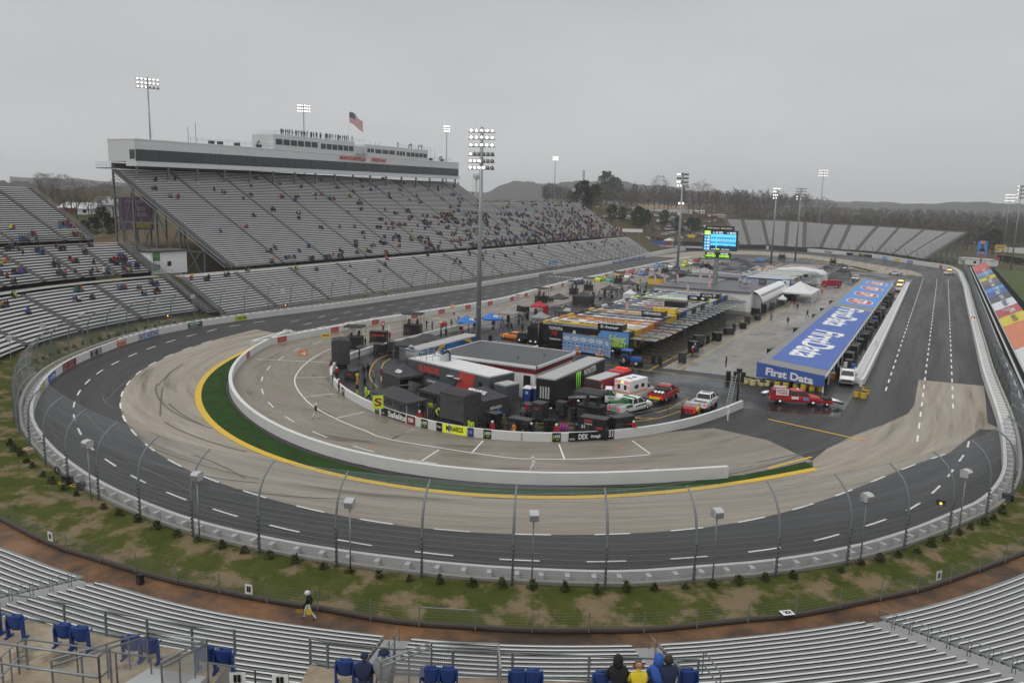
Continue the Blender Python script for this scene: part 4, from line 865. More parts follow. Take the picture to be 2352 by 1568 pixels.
def seat_proto():
    t=thing('folding_seat','x','seat')
    m=MB(); R=[]
    for z,w,d in ((.32,.2,-.02),(.42,.25,-.04),(.6,.27,-.07),(.78,.28,-.1),(.85,.27,-.12)):
        R.append([(-w,d+.03,z),(-w*.5,d-.02,z),(0,d-.035,z),(w*.5,d-.02,z),(w,d+.03,z),(w,d+.07,z),(w*.5,d+.02,z),(0,d+.005,z),(-w*.5,d+.02,z),(-w,d+.07,z)])
    m.rings(R,SEATB); m.build('backrest',t)
    m=MB(); m.rings([[(-.2,.1,z),(.2,.1,z),(.2,.17,z),(-.2,.17,z)] if i<2 else [(-.17,.1,z),(.17,.1,z),(.17,.15,z),(-.17,.15,z)] for i,z in enumerate((.36,.7,.8))],SEATB); m.build('seat',t)
    for s in (-1,1): m=MB(); m.bar((s*.28,.0,0.06),(s*.28,-.02,.62),.05,.14,SEATB); m.bar((s*.28,-.16,.03),(s*.28,.2,.03),.06,.06,SEATB); m.bar((s*.28,-.08,.66),(s*.28,.2,.66),.05,.04,SEATB); m.build('leg',t)
    return t
seat0=seat_proto(); st_=treeof(seat0); sn=0
SEATS=[(('d1',-60,1105),'at the left frame edge'),(('d1',150,1145),'second from the left frame edge'),(('d1',590,1225),'left of the second pair'),(('d1',745,1255),'right of the second pair'),(('d1',1215,1340),'left of the third pair behind the stair rail'),(('d1',1380,1365),'right of the third pair behind the stair rail'),(('d1',1900,1445),'left of the fourth pair by the ramp'),(('d1',2060,1470),'right of the fourth pair by the ramp'),(('d2',820,1570),'left of the man in navy'),(('d2',980,1600),'under the man in navy'),(('d2',1595,1640),'left of the pair behind the chain link panel'),(('d2',1760,1645),'right of the pair behind the chain link panel'),(('d3',50,1665),'left of the pair on bare deck at bottom centre'),(('d3',190,1665),'right of the pair on bare deck at bottom centre'),(('d3',820,1680),'left of the black hoodie'),(('d3',980,1685),'under the black hoodie'),(('d3',1610,1660),'right of the man in the navy jacket')]
def outw(p): return math.atan2(p.y-108,p.x+58)
for q,nm in SEATS:
    g=G(*q,DZ+.03); lab='folded blue plastic stadium seat '+nm; rz=outw(g)+PI/2
    g=V((g.x,g.y,DZ))
    if sn==0: seat0.location=g; seat0.rotation_euler=(0,0,rz); tag(seat0,lab,None,'blue seats on the concourse')
    else: dup(seat0,g,rz,lab,'blue seats on the concourse',st_)
    sn+=1
# foreground railings and landing
def railthing(name,label,pts,h=1.,mesh=False,mat=GALV,mid=True):
    t=thing(name,label,'railing'); m=MB(); pts=[V(p) for p in pts]
    m.path([p+V((0,0,h)) for p in pts],.028,mat,8)
    if mid: m.path([p+V((0,0,h*.86 if mesh else h*.5)) for p in pts],.03,mat,6)
    m.build('rail',t); m=MB()
    for a,b in zip(pts[:-1],pts[1:]):
        n=max(1,int((b-a).length/1.6))
        for i in range(n+1): p=a.lerp(b,i/n); m.cyl(p,p+V((0,0,h)),.026,mat,n=6)
    m.build('post',t)
    if mesh:
        m=MB()
        for a,b in zip(pts[:-1],pts[1:]):
            k=int((b-a).length/.06)
            for i in range(k):
                for d in (6,-6):
                    p=a.lerp(b,i/k); q=a.lerp(b,max(0,min(1,(i+d)/k))); m.add([p+V((0,0,.05)),p+V((.006,0,.05)),q+V((.006,0,h*.86)),q+V((0,0,h*.86))],[(0,1,2,3)],mat)
        m.build('chain_link',t)
    return t
ZT=13.2
g=lambda c,x,y,z: G(c,x,y,z)
railthing('stair_railing','galvanised sloping handrail with chain link beside the concrete ramp, left side',[g('d1',500,1720,14.0),g('d1',1370,1370,11.3)],1.,True)
railthing('stair_railing','galvanised sloping handrail on the right of the concrete ramp',[g('d1',1500,1720,13.6),g('d1',1910,1440,11.2)],1.,True)
railthing('deck_railing','short galvanised rail across the head of the concrete ramp',[g('d1',1370,1370,11.3),g('d1',1910,1440,11.2)],1.,True)
railthing('stair_railing','bright white bent handrail in the bottom left corner',[g('d1',-200,1530,14.4),g('d1',930,1700,14.4),g('d1',1030,1610,14.2)],1.)
railthing('stair_railing','slanting three bar handrail at the left frame edge',[g('d1',-50,1760,13.6),g('d1',180,1480,11.4),g('d1',250,1440,11.4)],1.)
railthing('deck_railing','dark low rail with posts across the left concourse deck',[g('d1',260,1435,11.),g('d1',720,1500,11.),g('d1',1080,1560,11.),g('d1',1400,1610,11.)],1.,False,STEEL,False)
railthing('deck_railing','dark low rail with posts at the bottom centre left',[g('d1',1920,1660,11.),g('d1',2352,1730,11.),g('d2',300,1760,11.)],1.,False,STEEL,False)
railthing('stair_railing','bright white sloping rail with chain link panel right of the two seated men',[g('d2',1150,1720,13.2),g('d2',1610,1480,11.2),g('d2',2220,1490,11.2),g('d2',2240,1760,12.4)],1.05,True)
railthing('stair_railing','steel handrail where the aisle meets the right bleacher block',[g('d3',1745,1500,8.6),g('d3',1900,1720,9.4)],1.,False,STEEL)
m=MB(); a,b,c,d=g('d1',1380,1420,11.15),g('d1',1900,1500,11.15),g('d1',1750,1640,12.2),g('d1',1050,1620,12.2)
m.add([a,b,c,d]+[p-V((0,0,.25)) for p in (a,b,c,d)],[(0,1,2,3),(0,3,7,4),(3,2,6,7),(2,1,5,6),(1,0,4,5)],LGREY); tag(m.build('ramp'),'pale grey concrete ramp landing between two chain link handrails','ramp')
for q,txt,lab in ((('d2',150,1590),'II','white sign with two black bars on the deck rail at the bottom'),(('d1',2110,1570),'II','slanted white sign with black bars near the last blue seats')):
    p=g(*q,11.8); m=MB(); u=V((-.55,-.83,0)); u=V((.84,.54,0)); m.T=None; m.add([p,p+u*.45,p+u*.45+V((0,0,.36)),p+V((0,0,.36))],[(0,1,2,3)],WHITE); m.text(txt,p+u*.22+V((0.02,-.03,.18)),u,(0,0,1),.24,BLACK,.2,.05); tag(m.build('row_sign'),lab,'sign')
for q,txt,lab in ((('d1',2285,700),'II','small white sign with black bars on the low wire fence'),(('d1',460,215),'HH','small white sign near the left end of the low wire fence'),(('d4',1570,575),'JJ','small white square sign on the right of the low wire fence'),(('d4',175,915),'KK','small flat white sign lettered KK lying on the near bank')):
    p=g(*q,.9) if txt!='KK' else g(*q,.5); m=MB(); u=V((-(p.y-108),p.x+58,0)).normalized(); w=.26
    if txt=='KK': fx=V((p.x+58,p.y-108,0)).normalized(); m.add([p-u*.4-fx*.3,p+u*.4-fx*.3,p+u*.4+fx*.3,p-u*.4+fx*.3],[(0,1,2,3)],WHITE); m.text(txt,p+V((0,0,.02)),-u,fx,.35,BLACK,.5,.05)
    else: m.add([p-u*w-V((0,0,.35)),p+u*w-V((0,0,.35)),p+u*w+V((0,0,.35)),p-u*w+V((0,0,.35))],[(0,1,2,3)],WHITE); fx=V((p.x+58,p.y-108,0)).normalized(); m.text(txt,p+fx*.02,u,(0,0,1),.38,BLACK,.26,.05)
    tag(m.build('row_sign'),lab,'sign')
# ---- covered bleachers with tarpaulins on the backstretch
cb_=thing('covered_bleachers','bleachers beside the backstretch covered with a row of advertising tarps','bleachers')
LO=lambda y:V((13.2,y,2.0)); HI=lambda y:V((17.6,y,4.4))
def z2y(c,x,y): return G(c,x,y,2.).y
TP=[(('a4',1790,1065),'salmon',(.5,.12,.12)),(('a4',1820,1115),'red tarp',(.45,.06,.07)),(('a4',1850,1140),'light blue tarp',(.12,.3,.55)),(('a4',1885,1170),'grey tarp',(.13,.14,.17)),(('a4',1915,1190),'yellow tarp',(.6,.5,.05)),(('a4',1925,1215),'grey tarp',(.15,.15,.16)),(('a4',1952,1255),'dark tarp',(.1,.1,.13)),(('a4',1972,1290),'blue tarp',(.07,.27,.6)),(('a4',1985,1320),'blue tarp',(.08,.11,.3)),(('a4',2010,1365),'charcoal tarp',(.09,.09,.095)),(('a4',2035,1415),'white tarp',(.62,.66,.68)),(('a4',2075,1480),'red tarp',(.42,.08,.1)),(('b4',2110,440),'yellow tarp',(.62,.5,.06)),(('b4',2155,520),'orange tarp',(.6,.2,.1)),(('b4',2245,725),'white tarp',(.6,.62,.6)),(('b4',2500,1260),'end',(.5,.5,.5))]
yy=[z2y(*t[0]) for t in TP]
TX=['','FOOD LION','Oh Boy!','TOYOTA','Sunoco','Ford','Chevrolet','STP','First Data','Camping World','Martinsville','','Advance Auto Parts','','']
for i in range(len(TP)-1):
    y0,y1=yy[i],yy[i+1]
    if y0-y1<.5: continue
    m=MB(); mt=M('tarp_%d'%i,TP[i][2],.6,0,.1,.3); a,b,c,d=LO(y0-.15),LO(y1+.15),HI(y1+.15),HI(y0-.15)
    sg=4
    m.add([p for k in range(sg+1) for p in ((a.lerp(d,k/sg)+V((0,0,.05*math.sin(k*3.)))),(b.lerp(c,k/sg)+V((0,0,.05*math.sin(k*3.+1)))))],[(2*k,2*k+1,2*k+3,2*k+2) for k in range(sg)],mt)
    mid=(a+b+c+d)/4+V((0,0,.12)); up_=(d-a).normalized(); ink=WHITE if sum(TP[i][2])<1. else NAVY
    if TP[i][2]==(.62,.5,.06) or TP[i][2]==(.6,.5,.05): ink=BLACK
    if TX[i]: m.text(TX[i],mid+up_*.3,(0,-1,0),up_,1.3 if y0-y1>8 else .9,ink,(y0-y1)*.7,.02)
    elif i==11: 
        for k in range(3): m.path([mid+up_*(1.2*math.sin(t*.7)-.0)+V((0,-6+k*2.+t*1.0,.02)) for t in range(8)],.09,WHITE,4)
    m.build('tarp',cb_)
m=MB()
for x,z in ((13.0,1.9),(12.2,1.4),(11.5,.9)): m.bx(x,x+.3,95,yy[0],z,z+.06,ALU2); m.bx(x+.3,x+.7,95,yy[0],z-.3,z-.25,DECK)
m.add([(17.7,95,0),(17.7,yy[0],0),(17.7,yy[0],4.5),(17.7,95,4.5)],[(0,1,2,3)],DECK); m.add([(13.2,95,0),(13.2,yy[0],0),(13.2,yy[0],2),(13.2,95,2)],[(3,2,1,0)],DECK)
m.build('bench',cb_)
m=MB(); P=[(11.2,y,0) for y in range(92,380,3)]
for z in (.6,1.2): m.bx(11.15,11.2,92,380,z,z+.05,GALV)
for p in P: m.bx(11.13,11.2,p[1],p[1]+.07,0,1.25,GALV)
m.bx(11.17,11.18,92,380,.05,1.2,M('mesh_screen',(.12,.13,.13),.8)); tag(m.build('walkway_fence'),'grey mesh fence along the walkway in front of the covered bleachers','fence')
o=MB().bx(9.8,13.3,90,395,.01,.03,M('brown_path',(.05,.038,.03),.8,0,.3,.5)).build('back_walkway'); o['kind']='structure'
m=MB(); m.bx(21.2,21.35,120,420,0,2.2,M('windscreen_green',(.03,.05,.045),.8)); tag(m.build('screened_fence'),'dark green screened fence behind the covered bleachers','fence')
o=MB().bx(21.6,60,120,430,-.05,.02,MN('right_grass',('#3d4720','#4d5829'),.2,2.,.95)).build('right_grass_verge'); o['kind']='structure'
# ================================================================ vehicles
def wheel(t,x,y,r,w=.24,rim=CHROME):
    s=1 if x>0 else -1
    m=MB(); m.cyl((x-w/2,y,r),(x+w/2,y,r),r,RUBBER,n=14); o=m.build('wheel',t)
    m=MB(); m.cyl((x+s*w*.5,y,r),(x+s*(w*.5+.015),y,r),r*.58,rim,n=12); m.build('rim',o); return o
def bring(y,w,z0,z1): d=z1-z0; return [(-w*.94,y,z0),(-w,y,z0+.3*d),(-w,y,z0+.72*d),(-w*.95,y,z0+.93*d),(-w*.88,y,z1),(w*.88,y,z1),(w*.95,y,z0+.93*d),(w,y,z0+.72*d),(w,y,z0+.3*d),(w*.94,y,z0)]
def cabin(mb,gb,paint,yr,yf,tr,tf,zb,zr,wb,wt,pillars=()):
    gb.fr((-wb,wb,yr,yf,zb),(-wt,wt,tr,tf,zr-.04),GLASS)
    mb.fr((-wt-.02,wt+.02,tr-.05,tf+.05,zr-.05),(-wt+.06,wt-.06,tr+.05,tf-.05,zr+.02),paint)
    for s in (-1,1):
        for a,b in ((yr,tr),(yf,tf))+tuple((p,p) for p in pillars): mb.bar((s*wb,a,zb),(s*wt,b,zr-.02),.07,.09,paint)
def lights(t,y0,y1,w,z,zt):
    for s in (-1,1):
        m=MB(); m.bx(s*w-.16,s*w+.16,y1-.03,y1+.03,z-.09,z+.09,LGREY); m.build('headlight',t)
        m=MB(); m.bx(s*w-.1,s*w+.1,y0-.03,y0+.03,zt-.16,zt+.16,REDL); m.build('taillight',t)
def pickup(name,label,cat,loc,rz,paint,L=6.1,W=1.98,bed='open',crew=True,trim=None,group=None):
    t=thing(name,label,cat,loc,rz,group); h=W/2; yb=-L/2; yf=L/2; cabf=.22*L; cabr=cabf-(2.3 if crew else 1.6)
    m=MB(); m.rings([bring(yb,h*.97,.55,1.0),bring(cabr-.1,h,.45,1.02),bring(cabr,h,.45,1.28),bring(cabf+.15,h,.45,1.28),bring(cabf+.5,h,.45,1.24),bring(yf-.35,h*.98,.45,1.16),bring(yf,h*.9,.5,1.0)],paint,smooth=False)
    m.bx(-h*.9,h*.9,yf,yf+.06,.62,.98,DGREY); m.bx(-h,h,yf-.02,yf+.12,.42,.6,CHROME); m.bx(-h,h,yb-.12,yb+.02,.5,.66,CHROME)
    g=MB(); cabin(m,g,paint,cabr+.05,cabf+.3,cabr+.3,cabf-.45,1.27,1.93,h*.9,h*.78,((cabr+cabf)/2,) if crew else ())
    body=m.build('body',t); g.build('window',t)
    m=MB()
    if bed in('open','flatgear'):
        for s in (-1,1): m.bx(s*h*.97-.04,s*h*.97+.04,yb,cabr-.08,1.0,1.32,paint)
        m.bx(-h*.95,h*.95,yb-.03,yb+.05,.98,1.3,paint); m.bx(-h*.92,h*.92,yb,cabr-.1,1.0,1.03,DGREY); m.build('truck_bed',t)
    for s in (-1,1):
        wheel(t,s*(h-.1),yf-1.05,.4); wheel(t,s*(h-.1),yb+1.25,.4)
        m=MB(); m.bx(s*(h+.12)-.1,s*(h+.12)+.1,cabf,cabf+.1,1.35,1.6,BLACK); m.build('mirror',t)
    lights(t,yb,yf+.05,h*.78,.88,.98); return t,(h,yb,yf,cabr,cabf)
def sedan(name,label,cat,loc,rz,paint,L=4.8,W=1.88,H=1.4,group=None,spoiler=False,two=True):
    t=thing(name,label,cat,loc,rz,group); h=W/2
    m=MB(); m.rings([bring(-L/2,h*.86,.4,.85),bring(-L/2+.35,h*.97,.25,.98),bring(-L*.2,h,.22,.98),bring(L*.12,h,.22,.96),bring(L*.38,h*.97,.22,.86),bring(L/2,h*.82,.3,.66)],paint,smooth=False)
    g=MB(); cabin(m,g,paint,-L*.36,L*.18,-L*.22,L*.02,.95,H,h*.86,h*.68,(-L*.08,)); 
    if spoiler: m.bx(-h*.8,h*.8,-L/2,-L/2+.15,1.0,1.15,paint)
    m.build('body',t); g.build('window',t)
    for s in (-1,1): wheel(t,s*(h-.1),L*.32,.34,.22); wheel(t,s*(h-.1),-L*.31,.34,.22)
    lights(t,-L/2,L/2-.06,h*.68,.62,.78); return t
def race_truck(label,loc,rz,paint,num='',second=None,group=None):
    t=thing('race_truck',label,'race truck',loc,rz,group); h=1.0
    m=MB(); m.rings([bring(-2.55,.96,.2,1.1),bring(-.75,1.0,.12,1.12),bring(.9,1.0,.12,1.08),bring(2.2,.98,.1,.92),bring(2.6,.85,.12,.7)],paint,smooth=False)
    m.bx(-1.02,1.02,2.5,2.75,.06,.14,second or paint); m.bx(-.95,.95,-2.6,-2.52,1.1,1.28,second or DGREY)
    g=MB(); cabin(m,g,paint,-.75,1.2,-.6,.4,1.08,1.52,.9,.74); m.build('body',t); g.build('window',t)
    m=MB(); m.bx(-.96,.96,-2.5,-.85,1.1,1.115,second or paint); m.bx(-1.005,1.005,-1.6,.9,.3,.85,second) if second else None; m.build('bed_cover',t)
    for s in (-1,1): wheel(t,s*.9,1.6,.34,.28,DGREY); wheel(t,s*.9,-1.55,.34,.28,DGREY)
    if num: m=MB(); m.text(num,(0,-.1,1.56),(1,0,0),(0,1,0),.6,WHITE if paint is not WHITE else BLACK,None,.03); m.text(num,(-1.02,-.3,.65),(0,-1,0),(0,0,1),.5,WHITE if paint is not WHITE else BLACK,None,.03); m.build('number',t)
    return t
# ---- ambulance
a1=G('f3',1800,430); p=V((-33.4,98.2,0))
t=thing('ambulance','white ambulance with orange stripes and a 26 on its roof','ambulance',(-33.9,99.3,0),rad(-14))
m=MB(); m.bx(-1.2,1.2,-3.3,.9,.55,2.95,WHITE); m.bx(-1.21,1.21,-3.31,.905,1.2,1.3,ORG); m.bx(-1.21,1.21,-3.31,.905,1.38,1.48,ORG); m.build('patient_box',t)
m=MB(); m.rings([bring(.9,1.02,.5,1.45),bring(2.0,1.02,.5,1.4),bring(2.9,.98,.5,1.25),bring(3.15,.85,.55,1.05)],WHITE,smooth=False); g=MB(); cabin(m,g,WHITE,.9,2.2,.9,1.6,1.4,2.1,.95,.85); m.build('cab',t); g.build('window',t)
m=MB(); m.text('26',(0,-1.6,2.97),(1,0,0),(0,1,0),.7,SREDD,1.0,.03)
for k in range(3): a=k*PI/3; m.bar((-.35*math.cos(a),-.5-.35*math.sin(a),2.975),(.35*math.cos(a),-.5+.35*math.sin(a),2.975),.16,.01,BLUE)
m.build('roof_marking',t)
for s in (-1,1):
    m=MB(); m.bx(s*.5-.2,s*.5+.2,-3.33,-3.3,1.75,2.35,GLASS); m.build('rear_window',t); wheel(t,s*1.0,-2.0,.42,.3); wheel(t,s*1.0,2.1,.42,.3)
m=MB(); m.bx(1.2,1.22,-.6,.1,1.8,2.3,GLASS); m.bx(1.2,1.22,-2.2,-1.3,1.8,2.3,GLASS); m.build('side_window',t)
m=MB()
for x in (-.95,-.5,0,.5,.95): m.bx(x-.13,x+.13,-3.34,-3.3,2.6,2.78,REDL if abs(x)>.3 else AMBER)
for s in (-1,1): m.bx(s*.98-.14,s*.98+.14,-3.34,-3.3,2.0,2.2,REDL)
m.build('emergency_light',t)
# ---- fire engine
t=thing('fire_engine','dark red fire engine with a silver roof body behind the ambulance','fire engine',(-37.5,98.4,0),rad(-8))
m=MB(); m.bx(-1.2,1.2,-4.2,1.5,.7,2.9,MAROON); m.bx(-1.05,1.05,-4.1,1.3,2.9,3.0,LGREY); m.bx(-1.22,1.22,-4.22,1.5,1.5,1.62,WHITE); m.bx(-1.1,1.1,-4.25,-4.2,2.0,2.8,DGREY); m.build('pump_body',t)
m=MB(); m.fr((-1.25,1.25,1.6,4.6,.6),(-1.2,1.2,1.65,4.45,3.0),MAROON); m.fr((-1.2,1.2,1.65,4.45,3.0),(-1.05,1.05,1.9,4.2,3.15),RED); m.build('cab',t)
m=MB(); m.bx(-1.0,1.0,4.47,4.56,1.7,2.6,GLASS); m.bx(1.2,1.26,2.0,4.2,1.8,2.6,GLASS); m.bx(-1.26,-1.2,2.0,4.2,1.8,2.6,GLASS); m.build('window',t)
for s in (-1,1): wheel(t,s*1.05,3.0,.5,.34); wheel(t,s*1.05,-2.4,.5,.34)
m=MB(); m.bx(-.8,.8,3.6,4.0,3.15,3.32,REDL); m.build('light_bar',t)
# ---- rollback carrier
pa=G('f3',1700,545); 
t=thing('rollback_truck','green and white rollback tow truck with a lowered flat deck','tow truck',(pa.x-.6,pa.y-.3,0),rad(-70))
m=MB(); m.rings([bring(.2,1.0,.6,1.5),bring(1.4,1.0,.6,1.5),bring(2.6,.95,.6,1.35),bring(2.9,.8,.65,1.15)],WHITE,smooth=False); m.bx(-1.01,1.01,.9,2.4,.62,.95,GRN); m.bx(-1.02,1.02,.25,1.2,1.55,2.0,GRN)
g=MB(); cabin(m,g,WHITE,.2,1.6,.25,1.0,1.5,2.3,.98,.9,(.8,)); m.build('cab',t); g.build('window',t)
m=MB(); m.T=Mx.Translation((0,-3.6,.95))@Mx.Rotation(rad(5),4,'X'); m.bx(-1.15,1.15,-3.4,3.3,0,.12,DGREY)
for s in (-1,1): m.bx(s*1.15-.05,s*1.15+.05,-3.4,3.3,.0,.25,LGREY)
m.bx(-1.1,1.1,3.3,3.4,0,1.3,BLACK)
for k in range(5): m.bx(-1.0+k*.48,-.95+k*.48,3.4,3.45,.2,1.3,WHITE)
m.build('flat_deck',t)
for s in (-1,1): wheel(t,s*.95,2.0,.48,.3); wheel(t,s*.9,-3.2,.48,.4)
m=MB(); m.text("Smith's",(1.02,1.0,1.25),(0,1,0),(0,0,1),.35,GRN,.9,.02); m.build('lettering',t)
# ---- wrecker
pw1,pw2=G('f3',1930,730),G('f3',2290,630); d=(pw2-pw1); 
t,q=pickup('wrecker','green and white wrecker with a tow boom over its deck','tow truck',((pw1+pw2)/2+V((-.75,.35,0))),math.atan2(d.y,d.x)-PI/2,WHITE,6.6,2.1,'none',True)
m=MB(); h=1.05; m.bx(-h,h,-3.3,-.9,.75,1.3,WHITE); m.bx(-h-.01,h+.01,-2.2,-.9,1.0,1.32,GRN); m.bx(-h*.9,h*.9,-3.2,-.9,1.3,1.36,LGREY); m.build('deck_body',t)
m=MB(); m.bar((-.25,-1.0,1.6),(-.15,-4.2,1.9),.2,.25,GRN); m.bar((.25,-1.0,1.6),(.15,-4.2,1.9),.2,.25,GRN); m.bx(-.5,.5,-1.4,-.9,1.3,1.9,GRN); m.build('tow_boom',t)
m=MB(); m.bx(-.9,.9,-.35,-.1,1.95,2.08,AMBER if 0 else GRN); m.bx(-.98,.98,.6,1.9,1.285,1.3,GRN); m.bx(-1.06,1.06,.3,2.0,.9,1.1,GRN); m.text("Smith's",(1.07,.1,1.0),(0,1,0),(0,0,1),.3,GRN,.8,.02); m.build('light_bar',t)
# ---- red pickup with tanks, white pickup with trailer
t,q=pickup('rescue_pickup','bright red rescue pickup marked F-2 with steel tanks in its bed','pickup truck',(-30.5,101.,0),rad(-3),RED,6.4,2.05)
m=MB()
for s in (-.45,.05,.5): m.cyl((s,-2.4,1.28),(s,-1.4,1.28),.24,CHROME,n=12)
m.bx(-.8,.8,-1.35,-1.0,1.03,1.7,DGREY); m.build('tank',t)
m=MB(); m.bx(-.7,.7,.25,.42,1.95,2.08,LGREY); m.text('F-2',(-.2,.1,1.97),(1,0,0),(0,1,0),.01,RED,.01); m.text('F-2',(1.0,-.2,1.6),(0,1,0),(0,0,1),.32,WHITE,.5,.03); m.build('light_bar',t)
m=MB(); m.bx(-.7,.7,-3.75,-3.25,.7,.95,YEL); m.build('hitch_box',t)
t,q=pickup('track_pickup','white pickup with black striped roof parked beside the curved pit wall','pickup truck',(-24.7,99.8,0),rad(-1),WHITE,6.1,2.02)
m=MB()
for k in range(5): m.bx(-.55+k*.24,-.4+k*.24,-.2,1.0,1.955,1.965,BLACK)
m.bx(-1.025,1.025,-1.,-.3,.6,.9,SREDD); m.text('TOYOTA',(1.03,.2,1.0),(0,1,0),(0,0,1),.25,BLACK,1.,.02); m.build('decal',t)
t=thing('utility_trailer','small red equipment trailer behind the white pickup','trailer',(-25.2,94.9,0),rad(-4))
m=MB(); m.bx(-.95,.95,-1.0,1.0,.45,1.0,RED); m.bx(-.85,.85,.1,.9,1.0,1.5,LGREY); m.bar((0,1,.5),(0,1.8,.5),.08,.08,DGREY); m.build('body',t)
m=MB(); m.cyl((1.0,-.5,1.0),(1.15,-.5,1.0),.4,YEL,n=14); m.build('hose_reel',t)
for s in (-1,1): wheel(t,s*1.0,0,.33,.2); m=MB(); m.bx(s*.8-.12,s*.8+.12,-1.03,-1.0,.7,.85,REDL); m.build('taillight',t)
# ---- red dryer pickup, blower, service truck
b0=G('b4',250,1240); t,q=pickup('dryer_pickup','red crew cab pickup with BUFFALO TURBINE sign crossing the pit exit','pickup truck',(b0.x-.3,b0.y+1.0,0),rad(-70),RED,6.5,2.05)
m=MB(); m.bx(-1.04,-1.0,-2.6,-1.0,1.3,2.15,WHITE); m.bx(1.0,1.05,-2.6,-1.0,1.3,2.15,WHITE); m.text('BUFFALO\nTURBINE',(1.06,-1.8,1.75),(0,1,0),(0,0,1),.6,SREDD,1.3,.03); m.bx(-.8,.8,-3.,-.9,1.05,1.9,MAROON); m.build('sign_board',t)
m=MB(); m.path([(-.4,-3.0,1.2),(-.4,-3.6,1.2),(-.4,-4.2,1.0)],.33,CHROME,10); m.build('turbine_tube',t)
m=MB(); m.bx(1.03,1.05,-.6,.3,.85,1.2,WHITE); m.bx(-.3,.3,.2,.4,1.95,2.1,WHITE); m.bx(1.03,1.05,.9,1.6,.75,1.15,SKYB); m.build('door_decal',t)
tb=G('b4',550,1250); t=thing('track_blower','red trailer mounted track blower with silver double nozzle','blower',tb+V((0,.4,0)),rad(-70))
m=MB(); m.bx(-.5,.5,-1.1,.4,.35,.75,RED); m.cyl((-.1,-.8,.95),(-.1,.2,.95),.35,DGREY,n=10); m.bx(-.4,.4,-1.,-.6,.75,1.2,DGREY); m.build('frame',t)
m=MB(); m.path([(-.2,.3,.9),(-.2,.9,.75),(-.35,1.5,.45)],[.25,.25,.22],CHROME,10); m.path([(.2,.3,.9),(.2,1.0,.75),(.1,1.8,.5)],[.25,.25,.22],CHROME,10); m.build('nozzle',t)
for s in (-1,1): wheel(t,s*.55,-.3,.28,.16)
t,q=pickup('service_truck','white service truck with utility boxes facing the camera beside the long garage','truck',(-10.4,127.2,0),rad(184),WHITE,6.4,2.1,'none',True)
m=MB()
for s in (-1,1): m.bx(s*.9-.2,s*.9+.2,-3.2,-.9,.9,1.75,WHITE)
m.bx(-.7,.7,-3.2,-.9,.9,1.1,DGREY); m.bx(.2,.7,-1.9,-1.4,1.1,2.7,LGREY); m.bx(-.9,-.4,-3.,-2.5,1.7,2.4,BLUE); m.bx(-1,1,-1.0,-.85,1.9,2.0,DGREY); m.build('utility_box',t)
# ---- tractor
t=thing('farm_tractor','blue farm tractor with a cab parked beside the black hauler','tractor',(-42.3,119.9,0),rad(-95))
m=MB(); m.fr((-.42,.42,.1,2.1,.8),(-.36,.36,.2,2.0,1.45),BLUE); m.bx(-.3,.3,-1.0,.6,.55,1.0,DGREY); m.bx(-.3,.3,2.05,2.2,.6,1.1,DGREY)
for s in (-1,1): m.rings([[(s*.7-.28,-1.4+.0,1.0),(s*.7+.28,-1.4,1.0),(s*.7+.28,-1.4,1.1),(s*.7-.28,-1.4,1.1)],[(s*.7-.28,-1.0,1.65),(s*.7+.28,-1.0,1.65),(s*.7+.28,-1.0,1.75),(s*.7-.28,-1.0,1.75)],[(s*.7-.28,-.2,1.7),(s*.7+.28,-.2,1.7),(s*.7+.28,-.2,1.8),(s*.7-.28,-.2,1.8)],[(s*.7-.28,.25,1.2),(s*.7+.28,.25,1.2),(s*.7+.28,.25,1.3),(s*.7-.28,.25,1.3)]],BLUE,smooth=False)
m.build('body',t); g=MB(); mm=MB(); g.fr((-.6,.6,-1.1,.3,1.2),(-.62,.62,-1.15,.15,2.35),GLASS); mm.fr((-.75,.75,-1.3,.4,2.35),(-.6,.6,-1.1,.2,2.55),BLUE)
for s in (-1,1):
    for y in (-1.1,.3): mm.bar((s*.62,y,1.2),(s*.64,y-.08,2.36),.07,.07,BLACK)
g.build('window',t); mm.build('cab_roof',t)
for s in (-1,1): wheel(t,s*.85,-.7,.78,.42,LGREY); wheel(t,s*.8,1.6,.5,.3,LGREY)
